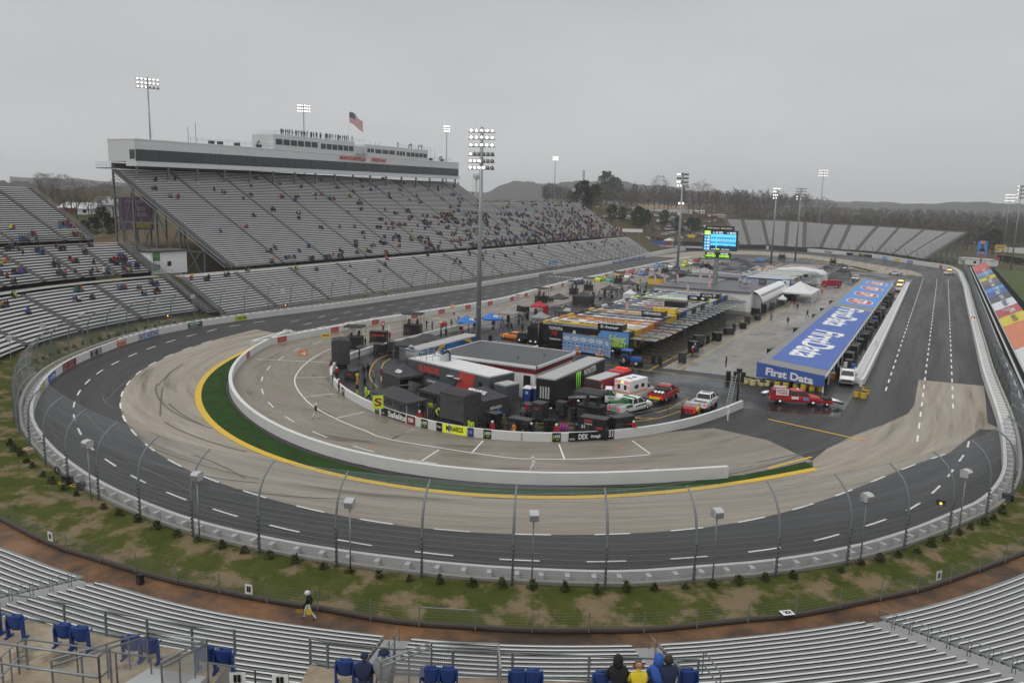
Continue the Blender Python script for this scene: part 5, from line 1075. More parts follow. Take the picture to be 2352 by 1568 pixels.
# ---- orange pace car and pit road queue
sedan('pace_car','orange pace car with black side stripe parked beside the black semi','pace car',tuple(G('f4',190,690)+V((0,.4,0))),rad(88),ORG,4.8,1.9,1.38)
sedan('pace_car','dark blue pace car with lit headlamps at the head of the pit road queue','pace car',tuple(G('f6',1240,535)),rad(176),NAVY,4.8,1.9,1.38)
for q_,pt,nm,sec,lab in ((('f6',1575,480),NEON,'88',YEL,'neon yellow race truck second in the pit road queue'),(('f6',1740,495),M('mint',(.08,.4,.25),.4),'13',WHITE,'mint green race truck beside the neon one on pit road'),(('f6',1870,420),M('amber_paint',(.55,.33,.04),.4),'18',DGREY,'amber race truck behind the neon yellow one'),(('f6',2020,440),WHITE,'21',BLACK,'white race truck with a black bonnet on pit road'),(('f6',2070,375),RED,'33',WHITE,'red and white race truck behind the white one'),(('f6',2245,395),M('steel_blue',(.1,.2,.5),.4),'27',RED,'blue race truck with red tail on pit road'),(('f6',2270,325),LGREY,'2',NAVY,'silver race truck by the pit road wall'),(('f7',60,720),LGREY,'4',DGREY,'grey race truck with dark sides far along pit road'),(('f7',130,650),SKYB,'8',WHITE,'pale blue race truck far along pit road'),(('f7',350,670),WHITE,'16',BLUE,'white race truck with blue sides far along pit road'),(('f7',545,650),NEON,'98',BLACK,'lime race truck with black trim far along pit road'),(('f7',580,590),YEL,'45',WHITE,'yellow race truck near the far end of pit road'),(('f7',650,620),WHITE,'51',DGREY,'white race truck with grey sides near the far end'),(('f7',730,570),RED,'3',BLACK,'dark red race truck at the tail of the queue'),(('f7',860,520),LIME,'20',WHITE,'lime and white race truck last in the queue')):
    g_=G(*q_); race_truck(lab,tuple(g_),rad(176+UF(-3,3)),pt,nm,sec,'race trucks queued on pit road')
race_truck('grey and white race truck rolling out at the far turn exit',tuple(G('f8',2280,780)),rad(60),LGREY,'54',WHITE)
t,q=pickup('safety_pickup','white pickup with a lit yellow light bar on the far backstretch','pickup truck',tuple(G('a4',1660,1145)),rad(-20),WHITE,5.8,2.); MB().bx(-.7,.7,.2,.5,1.96,2.15,AMBER).build('light_bar',t)
t,q=pickup('safety_pickup','white pickup with amber lights waiting beside the long garage far end','pickup truck',tuple(G('a4',1200,1295)),rad(2),WHITE,5.8,2.); MB().bx(-.7,.7,.2,.5,1.96,2.15,AMBER).build('light_bar',t)
t,q=pickup('safety_pickup','second white pickup with amber lights ahead of its twin','pickup truck',tuple(G('a4',1215,1255)),rad(2),WHITE,5.8,2.); MB().bx(-.7,.7,.2,.5,1.96,2.15,AMBER).build('light_bar',t)
pickup('parked_suv','white and black suv facing the camera on the garage apron','suv',tuple(G('f8',1655,870)),rad(176),WHITE,5.2,2.,'open')
pickup('parked_pickup','white pickup beyond the suv on the garage apron','pickup truck',tuple(G('f8',1530,710)),rad(160),WHITE,5.6,2.)
t=thing('red_utility_truck','red engine truck parked sideways beside the big white frame tent','truck',tuple(G('f8',1270,980)),rad(80))
m=MB(); m.bx(-1.1,1.1,-3,1,.5,2.4,MAROON); m.bx(-1.,1.,-2.9,.8,2.4,2.6,RED); m.build('body',t); m=MB(); m.fr((-1.1,1.1,1,3,.5),(-1,1,1.,2.5,2.2),RED); m.bx(-.9,.9,2.65,2.75,1.3,1.9,GLASS); m.build('cab',t)
for s in (-1,1): wheel(t,s,2,.45); wheel(t,s,-2,.45)
# ---- haulers
def hauler_proto():
    t=thing('hauler','x','hauler'); 
    m=MB(); m.bx(-1.3,1.3,-8.1,8.1,1.15,4.05,HS); m.bx(-1.0,1.0,-8.0,8.0,.7,1.15,BLACK); m.bx(-1.305,1.305,-8.12,8.12,3.9,4.07,HT); m.build('trailer_body',t)
    m=MB(); m.bx(-.95,.95,-6.9,7.9,4.07,4.1,HR); m.bx(-.55,.75,4.9,7.2,4.1,4.12,DGREY); m.bx(-1.0,1.0,-7.6,-6.2,4.1,4.13,LGREY); m.bx(-1.12,1.12,-5.9,-5.7,4.1,4.13,HT); m.build('roof_panel',t)
    m=MB(); m.bx(-1.0,1.0,-12.6,-8.15,2.95,3.06,GATE); m.bx(-1.08,1.08,-12.7,-8.12,2.86,2.95,HT); m.bx(-.95,.95,-10.2,-10.0,3.06,3.08,DGREY); m.bx(-.95,-.85,-12.5,-8.3,3.06,3.09,DGREY); m.build('lift_gate',t)
    m=MB()
    for s in (-1,1): m.bar((s*1.2,-8.2,3.95),(s*1.0,-12.4,3.05),.05,.05,BLACK); m.bar((s*1.0,-12.5,0),(s*1.0,-12.5,2.95),.07,.07,DGREY); m.bar((s*.5,-8.3,3.95),(s*1.1,-11.,3.05),.04,.04,BLACK)
    m.build('gate_strut',t)
    m=MB(); m.bx(-1.1,1.1,-8.16,-8.1,1.2,2.9,BLACK); m.bx(-.5,.5,-8.2,-8.12,1.3,2.8,DGREY); m.build('rear_door',t)
    m=MB(); m.bx(-1.2,1.2,9.2,11.3,.9,3.2,HC); m.fr((-1.2,1.2,9.2,11.3,3.2),(-1.05,1.05,9.3,9.9,4.05),HC); m.build('sleeper_cab',t)
    m=MB(); m.fr((-.95,.95,11.3,13.6,.8),(-.8,.8,11.3,13.4,1.9),HC); m.bx(-.9,.9,13.5,13.65,.7,1.7,CHROME); m.build('hood',t)
    m=MB(); m.bx(-1.1,1.1,11.27,11.34,2.2,3.2,GLASS); m.build('windscreen',t)
    m=MB()
    for s in (-1,1): m.cyl((s*1.1,9.1,1),(s*1.1,9.1,4.0),.07,GREY,n=8)
    m.build('exhaust_stack',t)
    for s in (-1,1):
        for y in (-5.2,-3.9,9.6,10.6,12.9): m=MB(); m.cyl((s*1.05-.2,y,.52),(s*1.05+.2,y,.52),.52,RUBBER,n=10); m.cyl((s*1.26,y,.52),(s*1.27,y,.52),.28,CHROME,n=8); m.build('wheel',t)
    return t
HS,HT,HR,HC=[M(n,c,.4,0,.1,.3) for n,c in (('hauler_side',(.02,.02,.02)),('hauler_trim',(.03,.03,.03)),('hauler_roof',(.6,.6,.6)),('hauler_cab',(.02,.02,.02)))]; GATE=M('gate_deck',(.3,.31,.32),.4,.2,.12,1.)
hp=hauler_proto(); hpt=treeof(hp)
def C_(n,c): return M('livery_'+n,c,.38,0,.08,.4)
LV=dict(black=C_('black',(.012,.012,.014)),yellow=C_('yellow',(.62,.4,.02)),white=C_('white',(.65,.66,.66)),orange=C_('orange',(.6,.22,.02)),rust=C_('rust',(.25,.07,.02)),silver=C_('silver',(.42,.43,.45)),brown=C_('brown',(.2,.15,.05)),navy=C_('navy',(.02,.04,.14)),slate=C_('slate',(.07,.1,.13)),lime=C_('lime',(.45,.6,.1)),blue=C_('blue',(.04,.12,.42)),grey=C_('grey',(.2,.2,.2)),red=C_('red',(.4,.03,.03)))
HL=[('black','black','slate','black','',None,'black hauler with landscape side panel nearest the media building'),('yellow','yellow','yellow','yellow','M&M\'s',BROWN,'yellow hauler with brown roof lettering next to the black one'),('orange','white','white','white','FedEx',NAVY,'white roofed hauler with FedEx letters'),('orange','orange','orange','orange','DEWALT',BLACK,'orange hauler with black DEWALT letters along its roof'),('rust','rust','white','yellow','ARRIS  STANLEY',GREY,'rust sided hauler with a white roof panel'),('grey','black','silver','black','INTERSTATE',GREY,'silver roofed hauler with black trim and faint grey letters'),('yellow','black','silver','black','MENARDS',RED,'silver roofed hauler with faint red letters'),('yellow','yellow','silver','yellow','PENNZOIL',YEL,'yellow edged hauler with a silver roof panel'),('black','black','slate','black','SHELL',LGREY,'slate roofed hauler with small grey lettering'),('navy','navy','slate','white','m',YEL,'dark teal hauler with one yellow arch letter'),('white','black','white','black','CESSNA',SREDD,'white roofed hauler with red and black badges'),('black','black','white','white','HASS',SREDD,'white roofed hauler with a black lower edge'),('white','black','white','white','CAR',GREY,'plain white roofed hauler in the middle of the row'),('black','black','silver','black','BUSCH',RED,'silver and red roofed hauler past the middle'),('white','black','grey','white','',None,'grey roofed hauler past the middle of the row'),('white','lime','white','lime','',None,'white hauler with a lime green roof edge'),('blue','white','white','black','LOWES',BLUE,'white roofed hauler with blue letters'),('black','lime','silver','lime','',None,'silver roofed hauler with lime edge near the black number tower'),('blue','blue','white','blue','CAT',BLACK,'blue edged hauler at the far end of the first row'),('black','black','silver','black','',None,'last silver roofed hauler before the grey press building')]
def place_hauler(k,x,y,spec,grp,first=False,sd=1):
    a,b,c,d,txt,ink,lab=spec; sw={HS:LV[a],HT:LV[b],HR:LV[c],HC:LV[d]}
    o=dup(hp,(x,y,0),rad(90),lab,grp,hpt,sw)
    o['category']='hauler'
    if txt:
        m=MB(); m.text(txt,(0,-.6,4.135),(0,-1,0),(1,0,0),1.25,ink,7.5 if len(txt)>2 else 2.,.03); m.build('roof_lettering',o)
    return o
y=127.9
for k,sp_ in enumerate(HL):
    o=place_hauler(k,-53.,y,sp_,'haulers parked in the near row')
    if k==0:
        m=MB(); f=lambda s,yy,z,h,mt,w=None,sh=0: m.text(s,(-1.325,yy,z),(0,-1,0),(0,0,1),h,mt,w,.03,sh)
        f('TOYOTA',5.6,3.5,.55,WHITE,2.7); f('78',5.9,2.6,.9,RED,1.2,.15); f('Furniture Row',5.6,1.6,.35,WHITE,2.2); f('A',2.0,3.0,1.1,WHITE,1.2); f('GATORADE',1.5,2.3,.25,WHITE,1.6)
        m.add([(-1.315,-1.2,1.2),(-1.315,-8.05,1.2),(-1.315,-8.05,4.0),(-1.315,-3.0,4.0)],[(0,1,2,3)],SKYB); m.add([(-1.32,-1.2,1.2),(-1.32,-8.05,1.2),(-1.32,-8.05,1.9),(-1.32,-5.,2.5),(-1.32,-3,1.9)],[(0,1,2,3,4)],GRN)
        m.disc((-1.322,-1.6,2.2),(0,-1,0),(0,0,1),1.5,.8,YEL); m.text('PRO',(-1.328,-1.6,1.9),(0,-1,0),(0,0,1),.4,RED,1.2,.03)
        f('5-hour',-6.0,2.9,1.0,NEON,3.2,.2); f('ENERGY',-6.0,1.9,.9,NEON,3.4,.2); m.build('side_graphic',o)
    y+=3.55
# observation decks with flags on some haulers
def obs(x,y,label,mat=BLACK,flag=True,txt=''):
    t=thing('observation_deck',label,'viewing platform',(x,y,4.1)); m=MB(); m.bx(-2.2,2.2,-1.2,1.2,.0,.1,DGREY); m.bx(-2.2,2.2,-1.25,-1.2,.1,1.1,mat); m.bx(2.2,2.25,-1.25,1.2,.1,1.1,mat); railing(m,[(-2.2,1.2,.1),(2.2,1.2,.1)],1.1,1.1,DGREY); m.build('platform',t)
    if txt: m=MB(); m.text(txt,(0,-1.27,.6),(1,0,0),(0,0,1),.5,WHITE,3.4,.03); m.build('lettering',t)
    if flag: flagpole(x+1.8,y+1.,4.1,5.5,label.replace('viewing platform','flag').replace('platform','flag'))
def flagpole(x,y,z,h,label,big=1.):
    t=thing('flag',label if 'flag' in label else 'american flag on a thin pole '+label,'flag',(x,y,z)); m=MB(); m.cyl((0,0,0),(0,0,h),.035*big,LGREY,n=6); m.build('pole',t)
    m=MB(); n=13
    def fp_(u,v): return (.06*big+u*.55*big,.25*big*math.sin(u*5+v)*u,h-.1-v*2.0*big-u*u*.8*big)
    for i in range(n): m.q(fp_(0,i/n),fp_(1,i/n),fp_(1,(i+1)/n),fp_(0,(i+1)/n),SREDD if i%2==0 else WHITE)
    m.add([V(fp_(a,b))+V((0,-.02,0)) for a,b in ((0,0),(.45,0),(.45,.52),(0,.52))],[(0,1,2,3)],NAVY); m.build('cloth',t)
obs(-48.5,127.9,'black viewing platform with logos on the roof of the nearest hauler',BLACK,True,'5-hour')
obs(-48,149.2,'dark railed platform on the sixth hauler roof',DGREY,False,'MENARDS'); obs(-47.5,155.,'yellow railed platform on a hauler roof',YEL,False); obs(-49,166.9,'black round logo platform on a middle hauler roof',BLACK,True); obs(-48,181,'black number 31 platform on a hauler roof',BLACK,True,'31'); obs(-47,188.2,'black CAT platform on a hauler roof',BLACK,False,'CAT')
for i,(x,y) in enumerate(((-57.5,177),(-56,179.5),(-54,183),(-51,192),(-49,193))): flagpole(x,y,4.1,6,'on a hauler, '+['first of five beyond the mast','second of five beyond the mast','third of five beyond the mast','fourth of five beyond the mast','last of five beyond the mast'][i])
H2=[('blue','blue','white','white','','blue sided insurance hauler with white roof facing the press building'),('white','white','silver','white','','second white roofed hauler behind the blue one'),('silver','white','silver','white','','silver hauler in the middle of the far row'),('red','white','white','red','','red trimmed hauler in the far row'),('white','black','white','white','','white roofed black edged hauler in the far row'),('navy','white','silver','navy','','navy trimmed hauler in the far row'),('white','white','silver','white','','pale hauler toward the end of the far row'),('black','lime','white','black','','lime edged hauler toward the end of the far row'),('white','white','white','white','','plain white hauler near the arched tent'),('silver','orange','white','orange','','hauler with orange tractor at the far end')]
H2+=[('white','white','white','white','','white roofed hauler between the arched tent and the far turn, first'),('black','black','silver','white','','black edged hauler between the arched tent and far turn, second'),('grey','yellow','white','orange','','yellow edged hauler between the arched tent and far turn, third'),('white','black','white','green','','white hauler between the arched tent and far turn, fourth'),('black','red','silver','red','','red edged hauler between the arched tent and far turn, last')]
LV['green']=C_('green',(.03,.2,.08))
y=254.5
for k,(a,b,c,d,_t,lab) in enumerate(H2):
    o=place_hauler(k,-47.5+(1 if k>6 else 0),y,(a,b,c,d,'',None,lab),'haulers parked in the far row'); y+=4.0 if k<7 else 9. if k<9 else 5.
    if k==0:
        m=MB(); m.text('Nationwide',(-1.33,-.5,2.7),(0,-1,0),(0,0,1),.9,WHITE,5.,.03); m.text('is on your side',(-1.33,-.5,2.0),(0,-1,0),(0,0,1),.35,WHITE,3.5,.02); m.add([(-1.325,-4.6,1.2),(-1.325,-8.,1.2),(-1.325,-8.,3.9),(-1.325,-5.8,3.9)],[(0,1,2,3)],WHITE); m.text('A',(-1.335,-6.6,2.9),(0,-1,0),(0,0,1),1.1,BLACK,1.2,.04); m.text('AXALTA',(-1.335,-6.6,1.9),(0,-1,0),(0,0,1),.4,BLACK,1.9,.03)
        for s in (2.6,3.3): m.bx(-1.34,-1.32,s,s+.45,1.9,3.5-(.6 if s>3 else 0),WHITE)
        m.build('side_graphic',o)
for o in [hp]+list(hp.children): bpy.data.objects.remove(o)
_LAB.pop('x',None)
# ================================================================ infield buildings, tents, carts
t=thing('media_building','single storey white building with red band and flat grey roof in the infield','building')
m=MB(); m.bx(-60,-44.9,91.2,103,0,4.2,WHITE); m.bx(-60.03,-44.87,91.17,103.03,3.3,3.85,MAROON); m.build('wall',t)
m=MB(); m.bx(-60.3,-44.6,90.9,103.3,4.2,4.42,M('roof_membrane',(.065,.066,.07),.5,0,.15,.4))
for a in ((-60.4,-44.5,90.8,90.95),(-60.4,-44.5,103.25,103.4),(-60.4,-60.25,90.8,103.4),(-44.65,-44.5,90.8,103.4)): m.bx(a[0],a[1],a[2],a[3],4.1,4.46,WHITE)
r_=m.build('roof',t); m=MB(); m.cyl((-49,94,4.3),(-49,94,4.9),.08,DGREY); m.cyl((-47,98,4.3),(-47,98,4.8),.08,DGREY); m.build('vent_pipe',r_)
m=MB(); m.bx(-46.6,-45.6,91.12,91.2,.9,3.,GLASS); m.build('door',t); m=MB(); m.bx(-44.9,-44.82,93,94,1.,2.6,GLASS); m.build('window',t)
m=MB(); m.bx(-60.5,-53.,103.7,108,3.6,3.75,M('canopy_grey',(.1,.1,.105),.5)); m.bx(-60.6,-52.9,103.55,103.7,3.55,3.85,WHITE); m.bx(-53.,-52.85,103.7,108,3.55,3.85,WHITE)
for x,y in ((-60,107.8),(-53.2,107.8)): m.bx(x-.1,x+.1,y-.1,y+.1,0,3.6,WHITE)
tag(m.build('porch_canopy'),'grey flat canopy on white posts behind the white building','canopy')
def trailer(name,label,loc,rz,L,Wd,z0,z1,side,roof,end=None,parts=()):
    t=thing(name,label,'trailer',loc,rz); m=MB(); h=Wd/2; m.bx(-h,h,-L/2,L/2,z0,z1,side); m.bx(-h-.03,h+.03,-L/2-.03,L/2+.03,z1-.12,z1+.0,LGREY); m.build('body',t)
    m=MB(); m.bx(-h+.05,h-.05,-L/2+.05,L/2-.05,z1+.005,z1+.05,roof); 
    for k in range(int(L/1.2)): m.bx(-h+.05,h-.05,-L/2+.6+k*1.2,-L/2+.63+k*1.2,z1+.05,z1+.06,GREY)
    m.build('roof',t)
    if end: m=MB(); m.bx(-h+.1,h-.1,-L/2-.06,-L/2-.01,z0+.1,z1-.3,end); m.build('rear_door',t)
    for s in (-1,1):
        for k in range(3): m=MB(); y=-L/2+2.2+k*1.2; m.cyl((s*(h-.3)-.15,y,.5),(s*(h-.3)+.15,y,.5),.5,RUBBER,n=10); m.build('wheel',t)
    return t
SLAT=M('trailer_grey',(.1,.105,.11),.4,.2,.08,.5); PALE=M('trailer_roof',(.4,.4,.385),.5,0,.12,.6)
t=trailer('support_trailer','grey engine support trailer with red slash and ILMOR lettering',(-54.4,87.8,0),rad(75),15.5,4.6,.9,4.0,SLAT,M('bright_roof',(.66,.66,.65),.5))
# local: -x side faces camera after the turn
m=MB(); X=2.32
m.text('ILMOR',(X,-.0+3.6,3.15),(0,-1,0),(0,0,1),.85,SREDD,4.1,.05) if 0 else None
m.text('ILMOR',(-X-.01,3.4,3.1),(0,-1,0),(0,0,1),.9,SREDD,4.2,.05); m.text('RACING ENGINES',(-X-.01,3.4,2.35),(0,-1,0),(0,0,1),.45,BLACK,4.2,.02); m.text('SUPPORT TEAM',(-X-.01,2.4,1.6),(0,-1,0),(0,0,1),.34,WHITE,3.,.02)
m.add([(-X-.01,-1.2,.95),(-X-.01,-4.4,.95),(-X-.01,-5.4,3.85),(-X-.01,-2.6,3.85)],[(0,1,2,3)],SREDD); m.add([(-X-.012,-.7,.95),(-X-.012,-1.2,.95),(-X-.012,-2.2,2.4),(-X-.012,-1.8,2.6)],[(0,1,2,3)],NAVY)
m.bx(-X-.03,-X,-6.6,-5.9,2.6,3.1,BLACK); m.bx(-X-.5,-X,-.4,-1.4,3.0,3.06,WHITE); m.bx(-X-.5,-X,-1.7,-2.8,2.9,2.96,LGREY); m.build('side_graphic',t)
m=MB(); railing(m,[(-2.2,7.6,4.05),(-2.2,4.2,4.05),(2.2,4.2,4.05)],1.1,1.0,LGREY); railing(m,[(-2.2,7.6,4.05),(2.2,7.6,4.05)],1.1,1.1,LGREY); m.build('roof_railing',t)
m=MB(); m.bx(-.3,.7,2.6,3.6,4.05,4.9,LGREY); tag(m.build('roof_cabinet'),'white cabinet standing on the grey support trailer roof','cabinet'); bpy.data.objects['roof_cabinet'].matrix_world=Mx.Translation((-54.4,87.8,0))@Mx.Rotation(rad(75),4,'Z')
t=trailer('gooseneck_trailer','short grey trailer nose with rounded end at the right of the support trailer',(-45.6,84.7,0),rad(75),2.0,2.4,.9,3.3,SLAT,PALE)
t=trailer('series_trailer','silver roofed sanctioning body trailer with blue and yellow side arch',(-65.6,101.2,0),0,16.6,2.6,.9,4.05,M('side_blue',(.03,.1,.3),.4),PALE,CHROME)
m=MB(); X=1.31
m.add([(X+.01,-8.2,.95),(X+.01,-5.5,.95),(X+.01,-1.5,4.0),(X+.01,-3.,4.0)],[(0,1,2,3)],YEL); m.disc((X+.012,.5,1.6),(0,1,0),(0,0,1),3.2,2.3,M('arch_blue',(.02,.2,.5),.4)); m.disc((X+.02,.5,1.4),(0,1,0),(0,0,1),2.6,1.9,NAVY); m.text('NASCAR',(X+.03,.7,2.2),(0,1,0),(0,0,1),.7,WHITE,3.4,.04); m.add([(X+.01,3.5,3.9),(X+.01,5.5,3.9),(X+.01,6.5,2.9)],[(0,1,2)],YEL); m.build('side_graphic',t)
m=MB(); m.bx(1.35,3.6,-7.4,1.5,3.0,3.1,CANVAS); m.bar((3.5,-7.3,0),(3.5,-7.3,3),.05,.05,GALV); m.bar((3.5,1.4,0),(3.5,1.4,3),.05,.05,GALV); m.build('side_awning',t)
m=MB(); m.cyl((0,-8.6,4.3),(0,-8.4,4.6),.5,LGREY,.3,14); m.build('satellite_dish',t)
t=trailer('energy_drink_trailer','black energy drink trailer with green claw mark and pale roof',(-41.3,95.,0),0,16.4,2.6,.9,4.05,BLACK,PALE,M('smoked_steel',(.06,.06,.06),.25,.6))
m=MB(); X=1.31
for k in range(3):
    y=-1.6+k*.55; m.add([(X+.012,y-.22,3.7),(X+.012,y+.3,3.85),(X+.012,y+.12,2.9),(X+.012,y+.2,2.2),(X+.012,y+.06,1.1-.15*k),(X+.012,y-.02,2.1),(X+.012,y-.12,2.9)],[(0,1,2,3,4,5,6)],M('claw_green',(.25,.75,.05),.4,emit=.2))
m.text('MONSTER',(X+.012,2.9,3.3),(0,1,0),(0,0,1),.85,WHITE,4.2,.03); m.text('ENERGY',(X+.012,2.9,2.5),(0,1,0),(0,0,1),.42,LIME,3.2,.02); m.add([(X+.012,.6,1.7),(X+.012,5.4,1.7),(X+.012,5.4,2.2),(X+.012,.6,2.2)],[(0,1,2,3)],DGREY); m.text('NASCAR CUP SERIES',(X+.02,3.0,1.95),(0,1,0),(0,0,1),.32,WHITE,4.4,.02)
m.build('side_graphic',t); m=MB()
for k in range(4): m.bx(-.7+k*.36,-.5+k*.36,-8.3,-8.26,1.5,3.,M('reflector',(.45,.5,.45),.4)); 
m.build('reflector_strip',t); m=MB(); m.bar((1.35,-7.,.5),(1.9,2.5,.9),.1,.12,SREDD); m.bx(1.4,2.6,-3.5,2,.05,.12,RED); m.build('red_ramp',t)
for i,(x,y) in enumerate(((-44.6,88.6),(-43.5,89.4))):
    t=thing('portable_toilet','dark blue portable toilet with white roof, '+('left one' if i==0 else 'right one')+' beside the black trailer','toilet',(x,y,0),rad(10),'portable toilets'); m=MB(); m.bx(-.55,.55,-.55,.55,.05,2.05,NAVY); m.build('cabin',t); m=MB(); m.fr((-.58,.58,-.58,.58,2.05),(-.4,.4,-.4,.4,2.3),WHITE); m.cyl((.3,.3,2.1),(.3,.3,2.6),.05,BLACK); m.build('roof',t); m=MB(); m.bx(-.4,.4,-.58,-.55,.15,1.95,BLUE); m.bx(-.15,.15,-.6,-.57,1.4,1.7,WHITE); m.build('door',t)
# sponsor wall
t=thing('backdrop_wall','three panel pale blue sponsor backdrop with logos in front of the black hauler','backdrop'); PB=M('pale_blue',(.22,.36,.6),.5,0,.1,.4)
for k,(a,b) in enumerate((((-56.4,124.9),(-53.2,124.9)),((-53.2,124.9),(-48.6,124.4)),((-48.6,124.4),(-46.6,122.6)))):
    m=MB(); a,b=V((a[0],a[1],0)),V((b[0],b[1],0)); m.bar(a+V((0,0,1.65)),b+V((0,0,1.65)),.12,2.9,PB); u=(b-a).normalized(); n=V((u.y,-u.x,0)); L_=(b-a).length
    for j in range(max(1,int(L_/1.4))):
        c=a.lerp(b,(j+.5)/max(1,int(L_/1.4)))+n*.075; m.disc(c+V((0,0,2.35)),u,(0,0,1),.62,.3,WHITE); m.text('alpha',c+n*.01+V((0,0,2.35)),u,(0,0,1),.3,BLACK,.8,.02)
        for z in (1.5,.9): 
            for e in (-.4,.4): m.disc(c+u*e+V((0,0,z)),u,(0,0,1),.24,.1,NAVY if z>1 else SREDD)
    m.bar(a+V((0,0,3.15)),b+V((0,0,3.15)),.2,.12,GALV); m.build('panel',t)
for i,(x,y) in enumerate(((-53.3,124.2),(-48.9,123.6))):
    t=thing('drink_cooler','stacked orange and white drink coolers '+('at the left bend' if i==0 else 'at the right bend')+' of the sponsor backdrop','cooler',(x,y,0)); 
    for k,(dx,z) in enumerate(((-.5,0),(0,0),(.5,0),(0,.45),(0,.9))): m=MB(); m.cyl((dx,0,z),(dx,0,z+.32),.2,ORG,n=10); m.cyl((dx,0,z+.32),(dx,0,z+.42),.21,WHITE,n=10); m.build('cooler_barrel',t)
# press building
PR=M('press_roof',(.09,.092,.1),.45,0,.15,.2); PR2=M('press_roof_light',(.17,.175,.18),.5,0,.1,.3)
t=thing('press_building','large grey roofed press building with curved white end wall behind the hauler row','building')
m=MB(); m.bx(-64.5,-40,199.5,238,0,4.7,WHITE); m.bx(-40,-38,203,236,0,4.2,LGREY); m.build('wall',t)
m=MB(); m.bx(-64.8,-40,199,238.3,4.7,4.9,PR); m.bx(-64.9,-53,212,238.5,4.9,5.1,PR2); m.bx(-65,-50,230,240,4.9,5.6,PR)
R=[]
for i in range(9): a=i/8*PI/2; R.append([(-40.2+2.6*math.sin(a),y,2.2+2.7*math.cos(a)) for y in (202,238)])
m.rings([[r[0],r[1]] for r in R],WHITE,cap=False,closed=False); m.build('roof',t)
for i,(x,y) in enumerate(((-46,217),(-44,213),(-47,222),(-42,224))):
    m=MB(); m.bx(-.9,.9,-.8,.8,0,1.5,LGREY if i<3 else DGREY); m.bx(-.7,.7,-.82,-.8,.3,1.2,GREY); m.cyl((0,0,1.5),(0,0,1.6),.5,DGREY,n=12); tag(m.build('air_unit',None,(x,y,4.92)),['pale grey air conditioning unit on the press roof, middle','pale grey air conditioning unit on the press roof, nearest','pale grey air conditioning unit on the press roof, rear','dark air conditioning unit on the press roof'][i],'air conditioner')
trailer('plain_trailer','long plain white trailer with red arch behind the scoreboard pole',(-64.8,265,0),rad(58),21,2.6,.9,4.1,WHITE,PALE)
# long garage
t=thing('long_garage','long open garage with a blue sponsor roof beside the backstretch','garage')
zr=lambda x:3.35+(x+21.6)*(-.095)
def rq(mb,x0,x1,y0,y1,dz,mat): mb.add([(x0,y0,zr(x0)+dz),(x1,y0,zr(x1)+dz),(x1,y1,zr(x1)+dz),(x0,y1,zr(x0)+dz)],[(0,1,2,3)],mat)
m=MB(); m.add([(-21.8,117,zr(-21.8)),(-12.4,117,zr(-12.4)),(-12.4,285,zr(-12.4)),(-21.8,285,zr(-21.8)),(-21.8,117,zr(-21.8)-.25),(-12.4,117,zr(-12.4)-.25),(-12.4,285,zr(-12.4)-.25),(-21.8,285,zr(-21.8)-.25)],[(0,1,2,3),(7,6,5,4),(0,4,5,1),(1,5,6,2),(2,6,7,3),(3,7,4,0)],M('garage_roof',(.22,.22,.215),.6,0,.12,.5)); m.add([(-21.9,117,zr(-21.8)+.05),(-21.9,285,zr(-21.8)+.05),(-21.9,285,zr(-21.8)-.3),(-21.9,117,zr(-21.8)-.3)],[(0,1,2,3)],WHITE); m.bx(-12.42,-12.34,117,285,zr(-12.4)-.3,zr(-12.4)+.02,WHITE); rf=m.build('roof',t)
def rt(s,y,h,w,mat=WHITE): 
    x=-16.6; m.text(s,(x,y,zr(x)+.045),(0,-1,0),(1,0,-.095),h,mat,w,.06)
def rt2(s,y,x,h,w): m.text(s,(x,y,zr(x)+.045),(0,-1,0),(1,0,-.095),h,WHITE,w,.022)
m=MB(); rq(m,-20.7,-12.6,121.5,199,.02,ROOFB); rq(m,-20.7,-12.6,207,284,.02,STPB)
for yc,w in ((183,33),(143,30.5)): rt2('FirstData',yc,-16.7,5.2,w)
for yc in (216.5,236,255,274): m.disc((-16.6,yc,zr(-16.6)+.04),(0,1,0),(1,0,-.095),6.6,3.1,WHITE,28); m.disc((-16.6,yc,zr(-16.6)+.055),(0,1,0),(1,0,-.095),6.2,2.85,M('oval_red',(.42,.09,.07),.5),28); m.text('STP',(-16.6,yc,zr(-16.6)+.07),(0,-1,0),(1,0,-.095),3.4,WHITE,8.5,.03)
m.build('sponsor_tarp',rf)
m=MB(); m.add([(-21.8,116.95,zr(-21.8)+.05),(-12.4,116.95,zr(-12.4)+.05),(-12.4,116.95,zr(-12.4)-1.45),(-21.8,116.95,zr(-21.8)-2.1)],[(3,2,1,0)],ROOFB); m.text('First Data',(-17.2,116.9,1.95),(1,0,-.09),(0,0,1),1.15,WHITE,6.6,.04); m.bx(-21.9,-12.3,116.9,117,3.3,3.4,WHITE) if 0 else None; m.build('fascia_sign',t)
m=MB()
for k in range(29): y=117.3+k*6; m.bx(-12.7,-12.5,y,y+.2,0,zr(-12.6)-.2,WHITE); m.bx(-21.6,-21.4,y,y+.2,0,zr(-21.5)-.2,WHITE)
m.build('column',t); m=MB(); m.bx(-17.3,-17.1,118,285,0,2.7,DGREY); m.build('inner_wall',t)
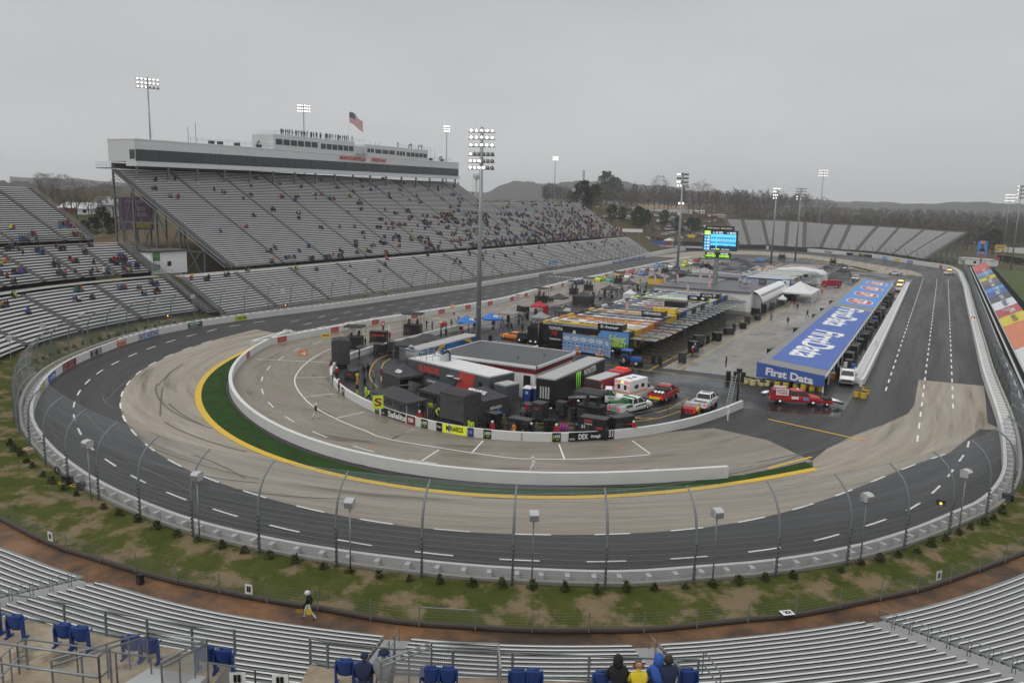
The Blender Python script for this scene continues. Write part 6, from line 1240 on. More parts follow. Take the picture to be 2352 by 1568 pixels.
# barrels
def barrel_proto():
    t=thing('barrel','x','barrel'); m=MB(); m.rings([[(r*math.cos(2*PI*i/12),r*math.sin(2*PI*i/12),z) for i in range(12)] for r,z in ((.36,0),(.4,.1),(.42,.5),(.4,.55),(.42,.6),(.42,.95),(.38,1.0))],M('barrel_yellow',(.55,.4,.05),.5,0,.1)); m.build('drum',t); m=MB(); m.cyl((0,0,1.0),(0,0,1.1),.41,BLACK,n=12); m.build('lid',t); return t
bp_=barrel_proto(); bpt=treeof(bp_); PALEY=M('barrel_faded',(.6,.52,.25),.5,0,.1); DRUM=bpt[bp_.name][0].data.materials[0]
BR=[('b3',2155,1040,'faded yellow barrel farthest left of the garage fascia row',1),('b3',2210,1055,'faded yellow barrel second from the left of the fascia row',1),('b3',2288,1060,'cream and yellow barrel third in the fascia row',1),('b3',2340,1062,'cream and yellow barrel fourth in the fascia row',1),('b4',55,1010,'yellow barrel with black lid standing behind the fascia row',0),('b4',83,1075,'yellow barrel fifth in the fascia row',0),('b4',160,1085,'yellow barrel sixth in the fascia row',0),('b4',248,1085,'yellow barrel half hidden behind a crew member',0),('b4',322,1100,'yellow barrel third from the garage corner',0),('b4',400,1105,'yellow barrel second from the garage corner',0),('b4',480,1110,'yellow barrel at the garage corner, last of the row',0),('b4',812,1165,'orange yellow barrel at the front left of the pit wall end cluster',0),('b4',875,1178,'orange yellow barrel at the front of the pit wall end cluster',0),('b4',900,1145,'orange yellow barrel at the right of the pit wall end cluster',0),('b4',885,1120,'orange yellow barrel at the back of the pit wall end cluster',0)]
for i,(c,x,y,lab,f) in enumerate(BR):
    g_=G(c,x,y); o=dup(bp_,g_,UF(0,3),lab,'safety barrels',bpt,{DRUM:PALEY} if f else None)
for o in [bp_]+list(bp_.children): bpy.data.objects.remove(o)
# tents
def tent(label,loc,sx,sy,rz,mat,eave=2.15,peak=3.25,wall=None,sides=(),ridge=0.,val=.3,texts=(),name='canopy_tent',group=None):
    t=thing(name,label,'tent',loc,rz,group); m=MB(); a,b=sx/2,sy/2; r=ridge/2
    n=6
    def ringz(f,z): return [(-a*f-(r*(1-f)),-b*f,z),(a*f+r*(1-f),-b*f,z),(a*f+r*(1-f),b*f,z),(-a*f-r*(1-f),b*f,z)]
    R=[ringz(1,eave-val),ringz(1,eave)]+[ringz(1-k/5,eave+(peak-eave)*(k/5)**1.25) for k in range(1,5)]+[[(-r-.02,0,peak),(r+.02,0,peak),(r+.02,.02,peak),(-r-.02,.02,peak)]]
    m.rings(R,mat,cap=False,smooth=False)
    for s,pos,ux,uy,h,w,mt in texts: m.text(s,pos,ux,uy,h,mt,w,.03)
    m.build('canopy',t)
    for x in (-a,a):
        for y in (-b,b): MB().cyl((x*.98,y*.98,0),(x*.98,y*.98,eave),.03,LGREY,n=6).build('leg',t)
    if wall:
        for s in sides:
            m=MB(); 
            if s=='f': m.bx(-a,a,-b-.01,-b+.02,.1,eave-val,wall)
            if s=='r': m.bx(a-.02,a+.01,-b,b,.1,eave-val,wall)
            if s=='l': m.bx(-a-.01,-a+.02,-b,b,.1,eave-val,wall)
            if s=='b': m.bx(-a,a,b-.02,b+.01,.1,eave-val,wall)
            m.build('side_wall',t)
    return t
def mid(*q): 
    v=V((0,0,0))
    for p in q: v+=G(*p)
    v/=len(q); v.z=0; return v
CANV2=M('charcoal_canvas',(.05,.05,.054),.75,0,.25,1.); CLEAR=M('smoky_vinyl',(.06,.06,.062),.2,0,.6,3.,spec=.6); GRYC=M('grey_canvas',(.28,.27,.26),.8); REDC=M('red_canvas',(.4,.015,.03),.6); BLUC=M('blue_canvas',(.03,.16,.5),.6); WHTC=M('white_canvas',(.62,.63,.64),.6)
def eavec(c,x,y,z=2.15): p=G(c,x,y,z); p.z=0; return p
p1,p2=G('f2',140,630),G('f2',690,825); d=p2-p1; n_=V((-d.y,d.x,0)).normalized(); rz=math.atan2(d.y,d.x)
tent('double black canopy over the stacked crates beside the wall banner',(p1+p2)/2+n_*1.6,d.length,3.1,rz,CANV2,2.3,3.3,None,(),2.6)
tent('black canopy between the support trailer and the front canopies',eavec('f2',1260,290,2.5)+V((0,.2,0)),5.6,3.4,rad(-12),CANV2,2.2,3.2,None,(),2.2)
tent('big black canopy with white MENARDS lettering on roof and walls',eavec('f2',1900,390,2.5),4.6,4.,rad(-16),CANV2,2.5,3.7,CANV2,('f','r'),0,.4,[('MENARDS',(.0,-1.1,3.15),(1,0,0),(0,.85,.5),.6,3.,WHITE),('MENARDS',(.3,-2.03,1.5),(1,0,0),(0,0,1),.35,1.9,WHITE),('MENARDS',(2.33,-.2,1.5),(0,1,0),(0,0,1),.35,1.9,WHITE)])
tent('black canopy with white round KBM emblem beside the yellow line',eavec('f1',1240,1130,2.4),4.4,4.2,rad(-22),CANV2,2.3,3.6,CLEAR,('f','l'),0,.35,[('KBM',(.8,-1.35,2.85),(1,0,0),(0,.8,.55),.6,1.3,WHITE)])
tent('low black tarp canopy behind the silver roofed trailer, left',eavec('f1',1350,650,2.4),5,3.5,rad(20),CANV2,2.0,3.0,None,(),1.5); tent('low black tarp canopy behind the silver roofed trailer, right',eavec('f1',1600,590,2.4),5,3.5,rad(20),CANV2,2.1,3.1,None,(),1.5)
q1=eavec('b2',1985,450,2.5); tent('bright blue canopy pair with round white logos, left half',q1+V((-.6,-1.,0)),3.6,3.4,rad(40),BLUC,2.3,3.4,None,(),.0,.35,[('PS',(.8,-1.2,2.75),(1,0,0),(0,.8,.6),.6,.8,WHITE),('ORTABLE',(0,-1.72,2.1),(1,0,0),(0,0,1),.2,2.,WHITE)]); tent('bright blue canopy pair with round white logos, right half',eavec('b2',2165,425,2.5),3.6,3.4,rad(40),BLUC,2.3,3.4,None,(),.0,.35,[('PS',(.6,-1.2,2.75),(1,0,0),(0,.8,.6),.6,.8,WHITE)])
TL=[('f4',145,250,3.6,GRYC,None,(),'grey canopy between the blue tents and the red canopy'),('f4',640,310,3.4,GRYC,None,(),'second grey canopy beside the yellow hauler bonnets'),('f4',620,140,3.2,REDC,REDC,('r',),'bright red canopy with a red side wall'),('f6',920,720,4.,CANV2,None,(),'black canopy beyond the red one beside pit road'),('f6',1310,690,4.4,CANV2,CANVAS,('f','r','l'),'large black canopy with closed black walls beside pit road'),('f6',1720,585,4.,CANV2,None,(),'black canopy beyond the closed one, full of crew'),('f6',2015,500,4.,CANV2,None,(),'black canopy in front of the pit road queue'),('f6',2040,655,3.,WHTC,WHTC,('f','r','l'),'small white canopy with white walls near the haulers'),('f6',1050,930,4.6,CANV2,None,(),'black canopy lettered TEAM beside the hauler tractors'),('f7',100,800,4.2,CANV2,YEL,('f','r'),'black topped canopy with yellow walls'),('f7',220,790,3.6,GRYC,None,(),'grey canopy behind the yellow walled one'),('f7',540,740,4.,CANV2,CANVAS,('f','r'),'black canopy with coloured badges beyond the yellow one'),('f7',1130,600,3.4,BLUC,None,(),'blue canopy in the far paddock, left'),('f7',1480,560,5,CANV2,None,(),'black canopy in the far paddock, left of the lamp mast'),('f7',1600,640,4,CANV2,None,(),'black canopy in the far paddock nearest the white tractor'),('f7',1700,570,5,CANV2,None,(),'black canopy in the far paddock beside the blue one'),('f7',1720,535,4,BLUC,None,(),'blue canopy in the far paddock, right'),('f7',330,1000,3.2,REDC,None,(),'red canopy behind the first hauler row, left'),('f7',465,1005,3.,REDC,None,(),'red canopy behind the first hauler row, right'),('f8',510,1130,2.,WHTC,GRN,('r',),'tiny white canopy with green wall beside the frame tent')]
for k,(x,y) in enumerate(((-80,262),(-74,270),(-84,282),(-76,292),(-70,305),(-85,315),(-78,328),(-88,345),(-70,335),(-80,362),(-66,360),(-62,318),(-40,345),(-32,330),(-36,362))): TL.append((None,V((x,y,0)),0,4.6,(CANV2,CANVAS,CANV2,BLUC if k==9 else GRYC)[k%4],None,(),'%s canopy in the far paddock crew area, %s from the near end'%(('black','black','charcoal','blue' if k==9 else 'grey')[k%4],ords[k])))
for c,x,y,s,mt,wl_,sd,lab in TL:
    tx=[('TEAM\nPENSKE',(.6,-1.2,2.75),(1,0,0),(0,.8,.6),.9,1.6,WHITE)] if 'TEAM' in lab else ()
    tent(lab,eavec(c,x,y,2.6) if c else x,s,s*.95,rad(UF(-6,8)),mt,2.25,3.35,wl_,sd,0,.3,tx)
tent('large white frame tent with open front beside the garage apron',(-34.2,237.5,0),9.,16,0,WHTC,2.6,5.2,WHTC,('r',),0,.4,name='frame_tent')
t=thing('arched_tent','long white arched tent in the far paddock','tent',(-43.5,297,0),rad(-2)); R=[]
for y in (-6,6): R.append([(x,y,z) for x,z in ((-9,0),(-9,3),(-7,4.2),(0,4.8),(7,4.2),(9,3),(9,0))])
m=MB(); m.rings([[(p[0],p[1],p[2]) for p in r] for r in R],WHTC,closed=False); m.add(R[0],[(0,1,2,3,4,5,6)],WHTC); m.build('canopy',t)
# crew carts
def cart(label,loc,rz,w,d,h,canopy=True,mat=BLACK,panel=None,ch=3.9,texts=(),vinyl=False,name='pit_cart',wheels=True,roofm=CANVAS):
    t=thing(name,label,'equipment cart',loc,rz); m=MB(); m.bx(-w/2,w/2,-d/2,d/2,.25,h,mat); m.bx(-w/2-.02,w/2+.02,-d/2-.02,d/2+.02,h,h+.06,DGREY)
    for k in range(3): m.bx(-w/2+.1,-w/2+.1+w*.35,-d/2-.025,-d/2-.01,.5+k*.4,.78+k*.4,DGREY)
    for s,pos,hh,ww,mt in texts: m.text(s,(pos[0],-d/2-.03,pos[1]),(1,0,0),(0,0,1),hh,mt,ww,.03)
    m.build('cabinet',t)
    if canopy:
        m=MB(); m.fr((-w/2-.3,w/2+.3,-d/2-.4,d/2+.4,ch-.3),(-w/2-.25,w/2+.25,-d/2-.35,d/2+.35,ch-.1),roofm); m.fr((-w/2-.25,w/2+.25,-d/2-.35,d/2+.35,ch-.1),(-w/2,w/2,-.1,.1,ch+.1),roofm); m.build('canopy',t)
        for x in (-w/2-.2,w/2+.2):
            for y in (-d/2-.3,d/2+.3): MB().cyl((x,y,h if abs(y)<d/2 else .3),(x,y,ch-.2),.03,DGREY,n=5).build('canopy_post',t)
        m=MB(); railing(m,[(-w/2,-d/2,h),(w/2,-d/2,h)],.8,.8,DGREY)
        for x in (-w/4,w/4): m.bx(x-.22,x+.22,-.1,.3,h+.1,h+.5,DGREY); m.bx(x-.22,x+.22,.3,.36,h+.5,h+1.,DGREY)
        m.build('bench_seat',t)
        if vinyl: m=MB(); m.bx(-w/2-.28,w/2+.28,-d/2-.41,-d/2-.38,h*.75,ch-.3,CLEAR); m.bx(w/2+.26,w/2+.29,-d/2-.4,d/2+.4,.6,ch-.3,CLEAR); m.build('vinyl_curtain',t)
    if wheels:
        for x in (-w/2,w/2):
            for y in (-d/2+.25,d/2-.25): MB().cyl((x-.08,y,.22),(x+.08,y,.22),.22,RUBBER,n=9).build('wheel',t)
    return t
def tang(p): k,tg=curvept(ps,p); return math.atan2(tg.y,tg.x)
def PC(c,x,y,inn=1.3): p=G(c,x,y); return p
cart('tall black crew stand with clear curtains at the left end of pit wall',G('f1',250,1040),tang(G('f1',250,1040))+.25,2.6,1.9,2.,True,BLACK,None,4.3,(),True); cart('black crew stand with open canopy and windscreens, second along the wall',G('f1',470,760),rad(25),2.6,2.,2.1,True,BLACK,None,4.1)
cart('black crew stand with a broad canopy beside the red jacketed trio',G('f1',1380,545),rad(22),3.2,2.2,2.,True,BLACK,None,4.3); cart('open black crew platform with red lettering between two canopied stands',G('f1',845,660),rad(22),3.,1.6,2.,False,BLACK,None,0,[('STIDHAM',(0,1.4),.4,2.4,SREDD)])
cart('tall black crew stand with clear curtain lettered MENARDS at the yellow banner',G('f2',1440,950)+V((.2,.9,0)),rad(-9),3.0,2.2,1.9,True,CANVAS,None,4.4,[('MENARDS',(0,3.),.3,1.9,WHITE)],True)
cart('black crew stand with flat canopy behind the tire rack',G('f3',1430,790),rad(-5),3.,2.,1.9,True,BLACK,None,3.7,(),False); cart('black pit box lettered DEX imaging with number 51 behind the wall banner',G('f3',1430,1085)+V((0,.9,0)),rad(3),3.0,1.5,2.3,False,BLACK,None,0,[('DEX',(-.5,2.0),.35,1.,SREDD),('imaging',(-.5,1.65),.15,.9,WHITE),('51',(-1.1,1.3),.35,.4,WHITE),('DEX',(.8,1.35),.3,.8,SREDD),('TOYOTA',(-.3,.4),.2,1.,WHITE)])
cart('black tool cart with white louvres seen end on beside the yellow bollards',G('f3',1850,1040)+V((0,.8,0)),rad(60),2.8,1.4,2.2,False,BLACK,None,0); cart('wide black tool cart full of parts behind the pit wall number plate',G('f3',270,1060)+V((0,.8,0)),rad(-3),2.6,1.3,2.,False,BLACK)
cart('upright black covered cart with a red badge in the paddock',G('f3',620,790),rad(-5),1.5,1.5,2.2,False,CANVAS,None,0,[('KBM',(0,1.6),.3,.5,SREDD)]); cart('lower black covered cart beside the upright one',G('f3',440,700),rad(-5),1.5,1.3,1.4,False,CANVAS); cart('black tire cart with covered stack behind the flatbed',G('f3',960,720),rad(0),1.1,1.1,1.8,False,CANVAS); cart('black generator cart with coiled blue hose beside the MENARDS tent',G('f2',2030,910)+V((0,.5,0)),rad(-10),1.4,1.2,1.7,False,BLACK)
cart('black covered box with a red badge near the white barrier at the left wall',G('f1',420,1240),rad(5),1.6,1.2,1.3,False,CANVAS,None,0,[('BTM',(0,.8),.3,.7,SREDD)]); cart('black pit cart with yellow panels behind the umbrella',G('f1',870,840),rad(10),1.9,1.4,1.6,False,BLACK); cart('black covered cart right of the yellow panelled cart',G('f1',1070,800),rad(10),1.7,1.5,1.6,False,CANVAS)
for k,(c,x,y,w,can,lab) in enumerate((('f6',640,830,2.6,True,'crew stand with two silhouettes beside the red canopy'),('f6',1155,700,2.2,True,'tall black crew stand with yellow beacon beside pit road'),('f6',1385,640,2.2,True,'open frame crew stand beside the dark blue pace car'),('f6',1850,530,2.4,True,'crew stand next to the mint race truck'),('f7',235,760,2.4,True,'olive crew stand with curtain far along pit road'),('f7',860,680,4.,True,'long black crew stand by the scoreboard'),('f8',500,530,3.,True,'black crew stand at the far end of the paddock'),('f8',1300,610,2.6,True,'crew stand near the far blue signs'),('f4',360,260,2.4,False,'low grey work table near the grey canopy'),('f6',770,800,1.6,False,'black tire trolley beside the black canopy'),('f7',420,700,2.,False,'dark equipment cart far along pit road'),('f7',950,690,2.,False,'red tool cart under the scoreboard'))):
    cart(lab,G(c,x,y),rad(UF(-8,8)),w,1.8,1.8 if can else 1.2,can,MAROON if 'red tool' in lab else BLACK,None,4.)
def proto_box():
    t=thing('tool_box','x','tool cart'); m=MB(); m.bx(-.8,.8,-.5,.5,.2,1.5,BLACK); m.build('cabinet',t); m=MB(); m.bx(-.82,.82,-.52,.52,1.5,1.58,DGREY); m.build('lid',t)
    for k in range(3): m=MB(); m.bx(-.7,.7,-.53,-.5,.35+k*.38,.66+k*.38,DGREY); m.build('drawer',t)
    for x in (-.6,.6): m=MB(); m.cyl((x,-.4,.11),(x,.4,.11),.11,RUBBER,n=8); m.build('wheel',t)
    return t
tb_=proto_box(); tbt=treeof(tb_); random.seed(4)
for k in range(22):
    y=130.5+k*6.2+UF(-1,1); sw={BLACK:[BLACK,CANVAS,BLACK,M('box_blue',(.02,.04,.2),.5),CANVAS,M('box_yellow',(.5,.45,.02),.5)][[0,1,0,0,1,0,0,0,1,0,0,3,0,1,0,5,0,0,1,0,0,0][k]]}
    dup(tb_,(-11.4+UF(-.3,.3),y,0),rad(90)+UF(-.15,.15),'black tool cart under the right eave of the long garage, %s from the near end'%ords[k],'tool carts along the long garage',tbt,sw,(UF(.9,1.5),UF(.9,1.3),UF(.9,1.45)))
for k in range(16):
    y=128+k*8.2+UF(-2,2); x=-36.5+UF(-1.5,1.2); dup(tb_,(x,y,0),UF(0,3),'dark tool cart beside the apron line behind the hauler gates, %s from the near end'%ords[k],'tool carts behind the haulers',tbt,None,(UF(.7,1.2),UF(.8,1.3),UF(.8,1.3)))
for k,(x,y) in enumerate(((-23.3,138),(-23.2,165),(-23.1,190),(-23,203),(-23.2,222))): dup(tb_,(x,y,0),UF(0,3),'black tool cart on the apron side of the long garage, %s from the near end'%ords[k],'tool carts on the garage apron',tbt,None,(1.2,1.2,1.3))
for o in [tb_]+list(tb_.children): bpy.data.objects.remove(o)
# tire stacks
tm_=MB()
for k in range(4): tm_.rings([[(r*math.cos(2*PI*i/12),r*math.sin(2*PI*i/12),z+k*.3) for i in range(12)] for r,z in ((.2,.02),(.33,0),(.36,.08),(.36,.2),(.33,.28),(.2,.27))],RUBBER)
tme=tm_.mesh('tire_stack')
for c,x,y,lab in (('f5',445,1060,'tall tire stack beside the blue tractor, left'),('f5',545,1090,'tall tire stack beside the blue tractor, right'),('f5',1055,790,'tire stack near the three talking officials'),('f5',1295,745,'covered tire stack on the apron line'),('f5',1705,560,'dark tire stack farther up the apron line'),('b3',1985,1010,'tire stack left of the garage fascia'),('b3',2052,1015,'grey tire stack left of the garage fascia'),('b3',2120,1020,'tire stack nearest the garage fascia'),('f3',730,960,'tire stack behind the pit wall between crew members'),('f3',830,960,'second tire stack behind the pit wall with an orange bar'),('f3',720,1075,'flat tire stack touching the pit wall'),('f3',1150,770,'tire stack beside the blue cylinder')):
    o=bpy.data.objects.new('tire_stack',tme); COL.objects.link(o); o.location=G(c,x,y); o.scale=(1,1,.5 if 'flat' in lab else 1.2); tag(o,lab,'tires')
random.seed(15)
for k in range(34):
    g=V((-79,126,0)).lerp(V((-84,330,0)),k/34)+V((UF(-4,9),UF(-2,2),0)); o=bpy.data.objects.new('tire_stack',tme); COL.objects.link(o); o.location=g; o.scale=(1,1,random.choice((.5,1,1.2))); tag(o,'black tire stack in the crew lane beside pit road, %s from the near end'%(ords[k] if k<24 else ('twenty-fifth','twenty-sixth','twenty-seventh','twenty-eighth','twenty-ninth','thirtieth','thirty-first','thirty-second','thirty-third','thirty-fourth')[k-24]),'tires')
m=MB()
for k in range(3): m.cyl((-.35+k*.35,0,.1),(-.35+k*.35,0,1.35),.15,M('gas_purple',(.25,.03,.2),.4),n=10); m.cyl((-.35+k*.35,0,1.35),(-.35+k*.35,0,1.6),.08,RED,.03,8)
tag(m.build('gas_bottles',None,G('f3',995,1025)),'rack of three purple gas bottles behind the pit wall','gas bottles')
# pit signs on poles
def pitsign(c,x,y,z,w,h,mat,txt,ink,lab,foot):
    p=G(c,x,y,z); f=G(*foot); f.z=1.2; t=thing('pit_sign',lab,'sign',(0,0,0)); m=MB(); d=V((p.x,p.y,0)).normalized(); u=V((-d.y,d.x,0))*-1; u=V((d.y,-d.x,0)); m.bar(p-u*w/2,p+u*w/2,.04,h,mat); m.text(txt,p-d*.03,u,(0,0,1),h*.6,ink,w*.7,.03); m.build('panel',t); m=MB(); m.path([f,p],.025,YEL,5); m.build('pole',t)
pitsign('b2',433,760,2.8,1.25,.8,ORG,'4',WHITE,'orange pit sign with a white 4 hanging over pit road',('f1',150,930)); pitsign('b2',640,597,3.,1.5,.6,YEL,'JEGS',BLACK,'yellow pit sign lettered JEGS over pit road',('f1',300,640)); pitsign('f1',908,372,3.2,.7,.9,RED,'93',WHITE,'small red pit sign with number 93',('f1',800,650)); pitsign('f1',430,470,3.2,1.,.9,WHITE,'',WHITE,'blank white pit sign tilted over pit road',('f1',590,640)); pitsign('f1',2000,95,2.8,.9,.9,ORG,'25',WHITE,'orange square pit sign near the pit wall',('f1',2250,250)); pitsign('f2',245,500,2.,1.2,1.6,NEON,'S',MAROON,'neon yellow pit sign with a dark red figure at the black canopy',('f2',240,600)); pitsign('f6',275,725,2.8,.9,.9,M('sign_pink',(.4,.05,.2),.5),'O',WHITE,'round pink pit sign beyond the grey canopy',('f6',330,800))
# barrier fences on the paddock, ladder and gate arch at the pit exit
t=thing('crowd_barrier','low galvanised barrier fence curving beside the fire lane','fence'); m=MB(); P=[G('b3',*q) for q in ((855,1385),(1120,1390),(1430,1320),(1550,1280))]; railing(m,P,1.05,1.2,GALV); m.build('rail',t); P2=[G('b3',*q) for q in ((850,1340),(1290,1345))]
t=thing('exit_gantry','dark arched gantry with hanging arm and ladder at the pit exit','gantry'); b=G('b3',2065,1255); m=MB(); m.cyl(b,b+V((0,0,4.9)),.12,BLACK,n=8); m.bx(b.x-.3,b.x+.3,b.y-.3,b.y+.3,4.7,5.1,BLACK); m.bar(b+V((0,0,4.3)),b+V((2.9,1.4,3.7)),.08,.1,BLACK); m.bar(b+V((0,0,3.5)),b+V((1.2,.6,4.0)),.06,.06,BLACK); m.bx(b.x+2.4,b.x+3.2,b.y+1.2,b.y+1.5,3.4,3.65,DGREY); m.build('mast',t)
m=MB(); 
for s in (-.25,.25): m.bar(b+V((-1.0+s,-.6,0)),b+V((-.5+s,-.2,4.4)),.06,.06,LGREY)
for k in range(12): q=k/12; m.bar(b+V((-1.25+.5*q,-.6+.4*q,.3+4.1*q)),b+V((-.75+.5*q,-.6+.4*q,.3+4.1*q)),.05,.05,LGREY)
m.build('ladder',t)
for c,x,y,lab in (('f3',2030,1000,'yellow bollard left of the official at the pit gate'),('f3',2130,1030,'yellow bollard right of the official at the pit gate')):
    m=MB(); p=G(c,x,y); m.cyl(p,p+V((0,0,1.1)),.09,YEL,n=8); m.cyl(p+V((0,0,1.1)),p+V((0,0,1.14)),.09,YEL,.04,8); tag(m.build('bollard'),lab,'bollard')
# orange cones and drink box
m=MB(); m.bx(-.5,.5,-.45,.45,0,.95,ORG); m.bx(-.5,.5,-.45,.45,.95,1.02,WHITE); m.text('G',(0,-.46,.5),(1,0,0),(0,0,1),.5,WHITE,None,.04); tag(m.build('drink_box',None,G('b4',580,995)),'orange drink box with a white G beside the garage corner','box')
# umbrella
m=MB(); c0=G('f1',560,920); R=[[(r*math.cos(2*PI*i/10),r*math.sin(2*PI*i/10),z) for i in range(10)] for r,z in ((.75,1.9),(.5,2.12),(.02,2.25))]; m.rings(R,CANV2,cap=False); m.cyl((0,0,1.0),(0,0,2.2),.02,LGREY,n=5); tag(m.build('umbrella',None,c0),'dark umbrella held up behind the left crew stand','umbrella')
# flag stand over the start line
t=thing('flag_stand','small pale blue flag stand hanging over the front stretch wall','stand'); f=G('f6',555,330); m=MB(); y=f.y; m.bx(-126,-124,y-1.5,y+1.5,3.2,3.3,GALV); m.bx(-124.1,-124,y-1.5,y+1.5,3.3,4.4,SKYB); m.bx(-126,-124,y-1.55,y-1.5,3.3,4.4,SKYB)
for a in (-1.4,1.4): m.bar((-126,y+a,0),(-126,y+a,4.4),.1,.1,GALV); m.bar((-125.9,y+a,1.2),(-124.2,y+a,3.2),.08,.08,GALV)
m.build('platform',t)
# scoreboard
t=thing('scoreboard','tall video scoreboard on a grey pole with banner above and sign below','scoreboard'); Y=214
m=MB(); m.bx(-53.3,-52.2,Y+.2,Y+1.3,0,19.,GALV); m.build('pole',t)
m=MB(); m.bx(-56.5,-47.5,Y,Y+1.1,13.9,19.2,BLACK); m.build('cabinet',t)
sc=bpy.data.materials.new('screen'); EM=lambda n,c,s:M(n,c,emit=s)
CY_=EM('screen_cyan',(.1,.5,.75),1.1); CY2=EM('screen_blue',(.04,.25,.5),1.); CYD=EM('screen_dark',(.005,.03,.07),.8); CYL=EM('screen_lime',(.35,.75,.03),1.2); CYW=EM('screen_white',(.75,.85,.9),1.1)
bpy.data.materials.remove(sc)
m=MB(); e=Y-.03
def sq(x0,x1,z0,z1,mat,k=0): m.add([(x0,e-k*.01,z0),(x1,e-k*.01,z0),(x1,e-k*.01,z1),(x0,e-k*.01,z1)],[(0,1,2,3)],mat)
sq(-56.3,-47.7,14.05,19.05,CYD); sq(-54.5,-47.8,14.5,18.2,CY_,1); sq(-54.5,-47.8,15.75,16.3,CY2,2); sq(-54.5,-47.8,14.5,15.2,CYD,2); sq(-54.4,-47.9,17.2,17.45,CY2,2)
for k in range(14): sq(-54.2+k*.45,-53.95+k*.45,16.95,17.2,CYD,3); sq(-54.4+k*.46,-54.2+k*.46,14.6+.2*RD(),15.1+.35*RD(),CYD,3)
sq(-53.,-52.75,14.5,18.2,CY_,4); sq(-52,-50.9,16.45,16.6,M('screen_red',(.4,.1,.2),emit=.8),3); sq(-50.7,-49.4,16.5,16.65,M('screen_red',(.4,.1,.2),emit=.8),3)
sq(-56.2,-54.6,17.95,19.,CYL,1)
T=lambda s,x,z,h,mat,w=None,k=5: m.text(s,(x,e-.01*k,z),(1,0,0),(0,0,1),h,mat,w,.03)
T('22',-55.4,18.45,.65,CYW)
for i,nm in enumerate(('41','88','54','98','52')): z=17.4-i*.78; sq(-56.2,-54.6,z-.34,z+.34,CY2,1); T(str(i+1),-55.85,z,.4,CYW); T(nm,-55.05,z,.45,CYW)
T('12',-53.7,18.6,.35,CYW); T('13',-52.9,18.6,.5,CYW); T('MYATT\nSNIDER',-51.8,18.6,.55,CYW); T('13',-50.,18.6,.35,CYW); T('24',-49.2,18.6,.5,CYW); T('JUSTIN\nHALEY',-48.3,18.6,.5,CYW,.8); sq(-52.9,-52.,14.12,14.4,CYL,2); T('22 / 250',-53.6,14.25,.25,CYW,1.1); T('EARLY CAUTION',-50.4,14.25,.2,CYW,2.)
m.build('screen',t)
m=MB(); m.bx(-56.1,-48.6,Y+.1,Y+.9,19.25,20.3,BLACK); m.text('ISM',(-55.2,Y+.07,19.75),(1,0,0),(0,0,1),.45,WHITE,.8,.03); m.disc((-54.5,Y+.07,19.75),(1,0,0),(0,0,1),.26,.26,YEL); m.text('VISION',(-53.3,Y+.07,19.75),(1,0,0),(0,0,1),.45,WHITE,1.8,.03); m.text('ISM',(-51.6,Y+.07,19.75),(1,0,0),(0,0,1),.45,WHITE,.8,.03); m.disc((-50.9,Y+.07,19.75),(1,0,0),(0,0,1),.26,.26,YEL); m.text('VISION',(-49.8,Y+.07,19.75),(1,0,0),(0,0,1),.45,WHITE,1.7,.03); m.build('top_banner',t)
m=MB(); m.bx(-55.8,-49.0,Y+.1,Y+.9,11.9,13.4,M('sign_darkgreen',(.01,.04,.015),.4)); m.text("WHO'S YOUR",(-54.2,Y+.07,13.05),(1,0,0),(0,0,1),.35,CYW,2.,.03); m.text('DRIVER?',(-54.2,Y+.07,12.45),(1,0,0),(0,0,1),.6,CYL,2.6,.04); m.text("WHO'S YOUR",(-50.6,Y+.07,13.05),(1,0,0),(0,0,1),.35,CYW,2.,.03); m.text('DRIVER?',(-50.6,Y+.07,12.45),(1,0,0),(0,0,1),.6,CYL,2.6,.04)
for k in range(16): m.bar((-56+k*.5,Y+.2,13.4),(-55.7+k*.5,Y+.2,13.9),.08,.08,LGREY)
m.build('lower_sign',t)
# floodlight masts
def mast(label,x,y,z0,h,rows,wid,lit,rz,r=.42,extra=()):
    t=thing('light_mast',label,'floodlight',(x,y,z0),math.atan2(-x,y)+rad((rz*7)%1*24-12)); m=MB(); m.cyl((0,0,0),(0,0,h-z0),r,GALV,r*.55,10); 
    for i in range(4): m.cyl((0,0,(h-z0)*(.25+.2*i)),(0,0,(h-z0)*(.25+.2*i)+.15),r*(1.08-.1*i),GALV,n=10)
    m.build('pole',t); k=0
    for zr_,n,on in rows:
        m=MB(); m.bx(-wid/2,wid/2,-.1,.1,zr_-z0-.12,zr_-z0,STEEL); m.build('crossarm',t)
        for i in range(n):
            xx=-wid/2+wid*(i+.5)/n; m=MB(); m.cyl((xx,.2,zr_-z0+.36),(xx,-.2,zr_-z0+.2),.15,DGREY,.3,10); 
            o=m.build('lamp',t); lm=MB(); lm.cyl((xx,-.2,zr_-z0+.2),(xx,-.235,zr_-z0+.187),.21,LAMP if (on>0 and (i<on)) else LGREY,n=10); lm.build('lens',o)
    for zz in extra:
        m=MB(); m.bx(-.9,.9,-.3,.1,zz-z0,zz-z0+.4,DGREY); o=m.build('lamp',t)
        for s in (-.5,.5): MB().cyl((s,-.32,zz-z0+.2),(s,-.36,zz-z0+.2),.26,LAMP,n=8).build('lens',o)
mast('tallest grey light mast with six lamp rows rising from the white infield building',-62.2,105.7,0,36.2,[(35.5,5,5),(34.5,5,5),(33.4,5,5),(32.1,6,1),(31.1,6,3),(30.1,6,4)],4.0,1,rad(25))
mast('grey light mast standing in the middle of the hauler row',-62.2,211,0,34,[(33.4,6,2),(32.4,6,0),(31.4,6,2),(30.4,4,2)],3.1,1,rad(25),.42,(25.8,))
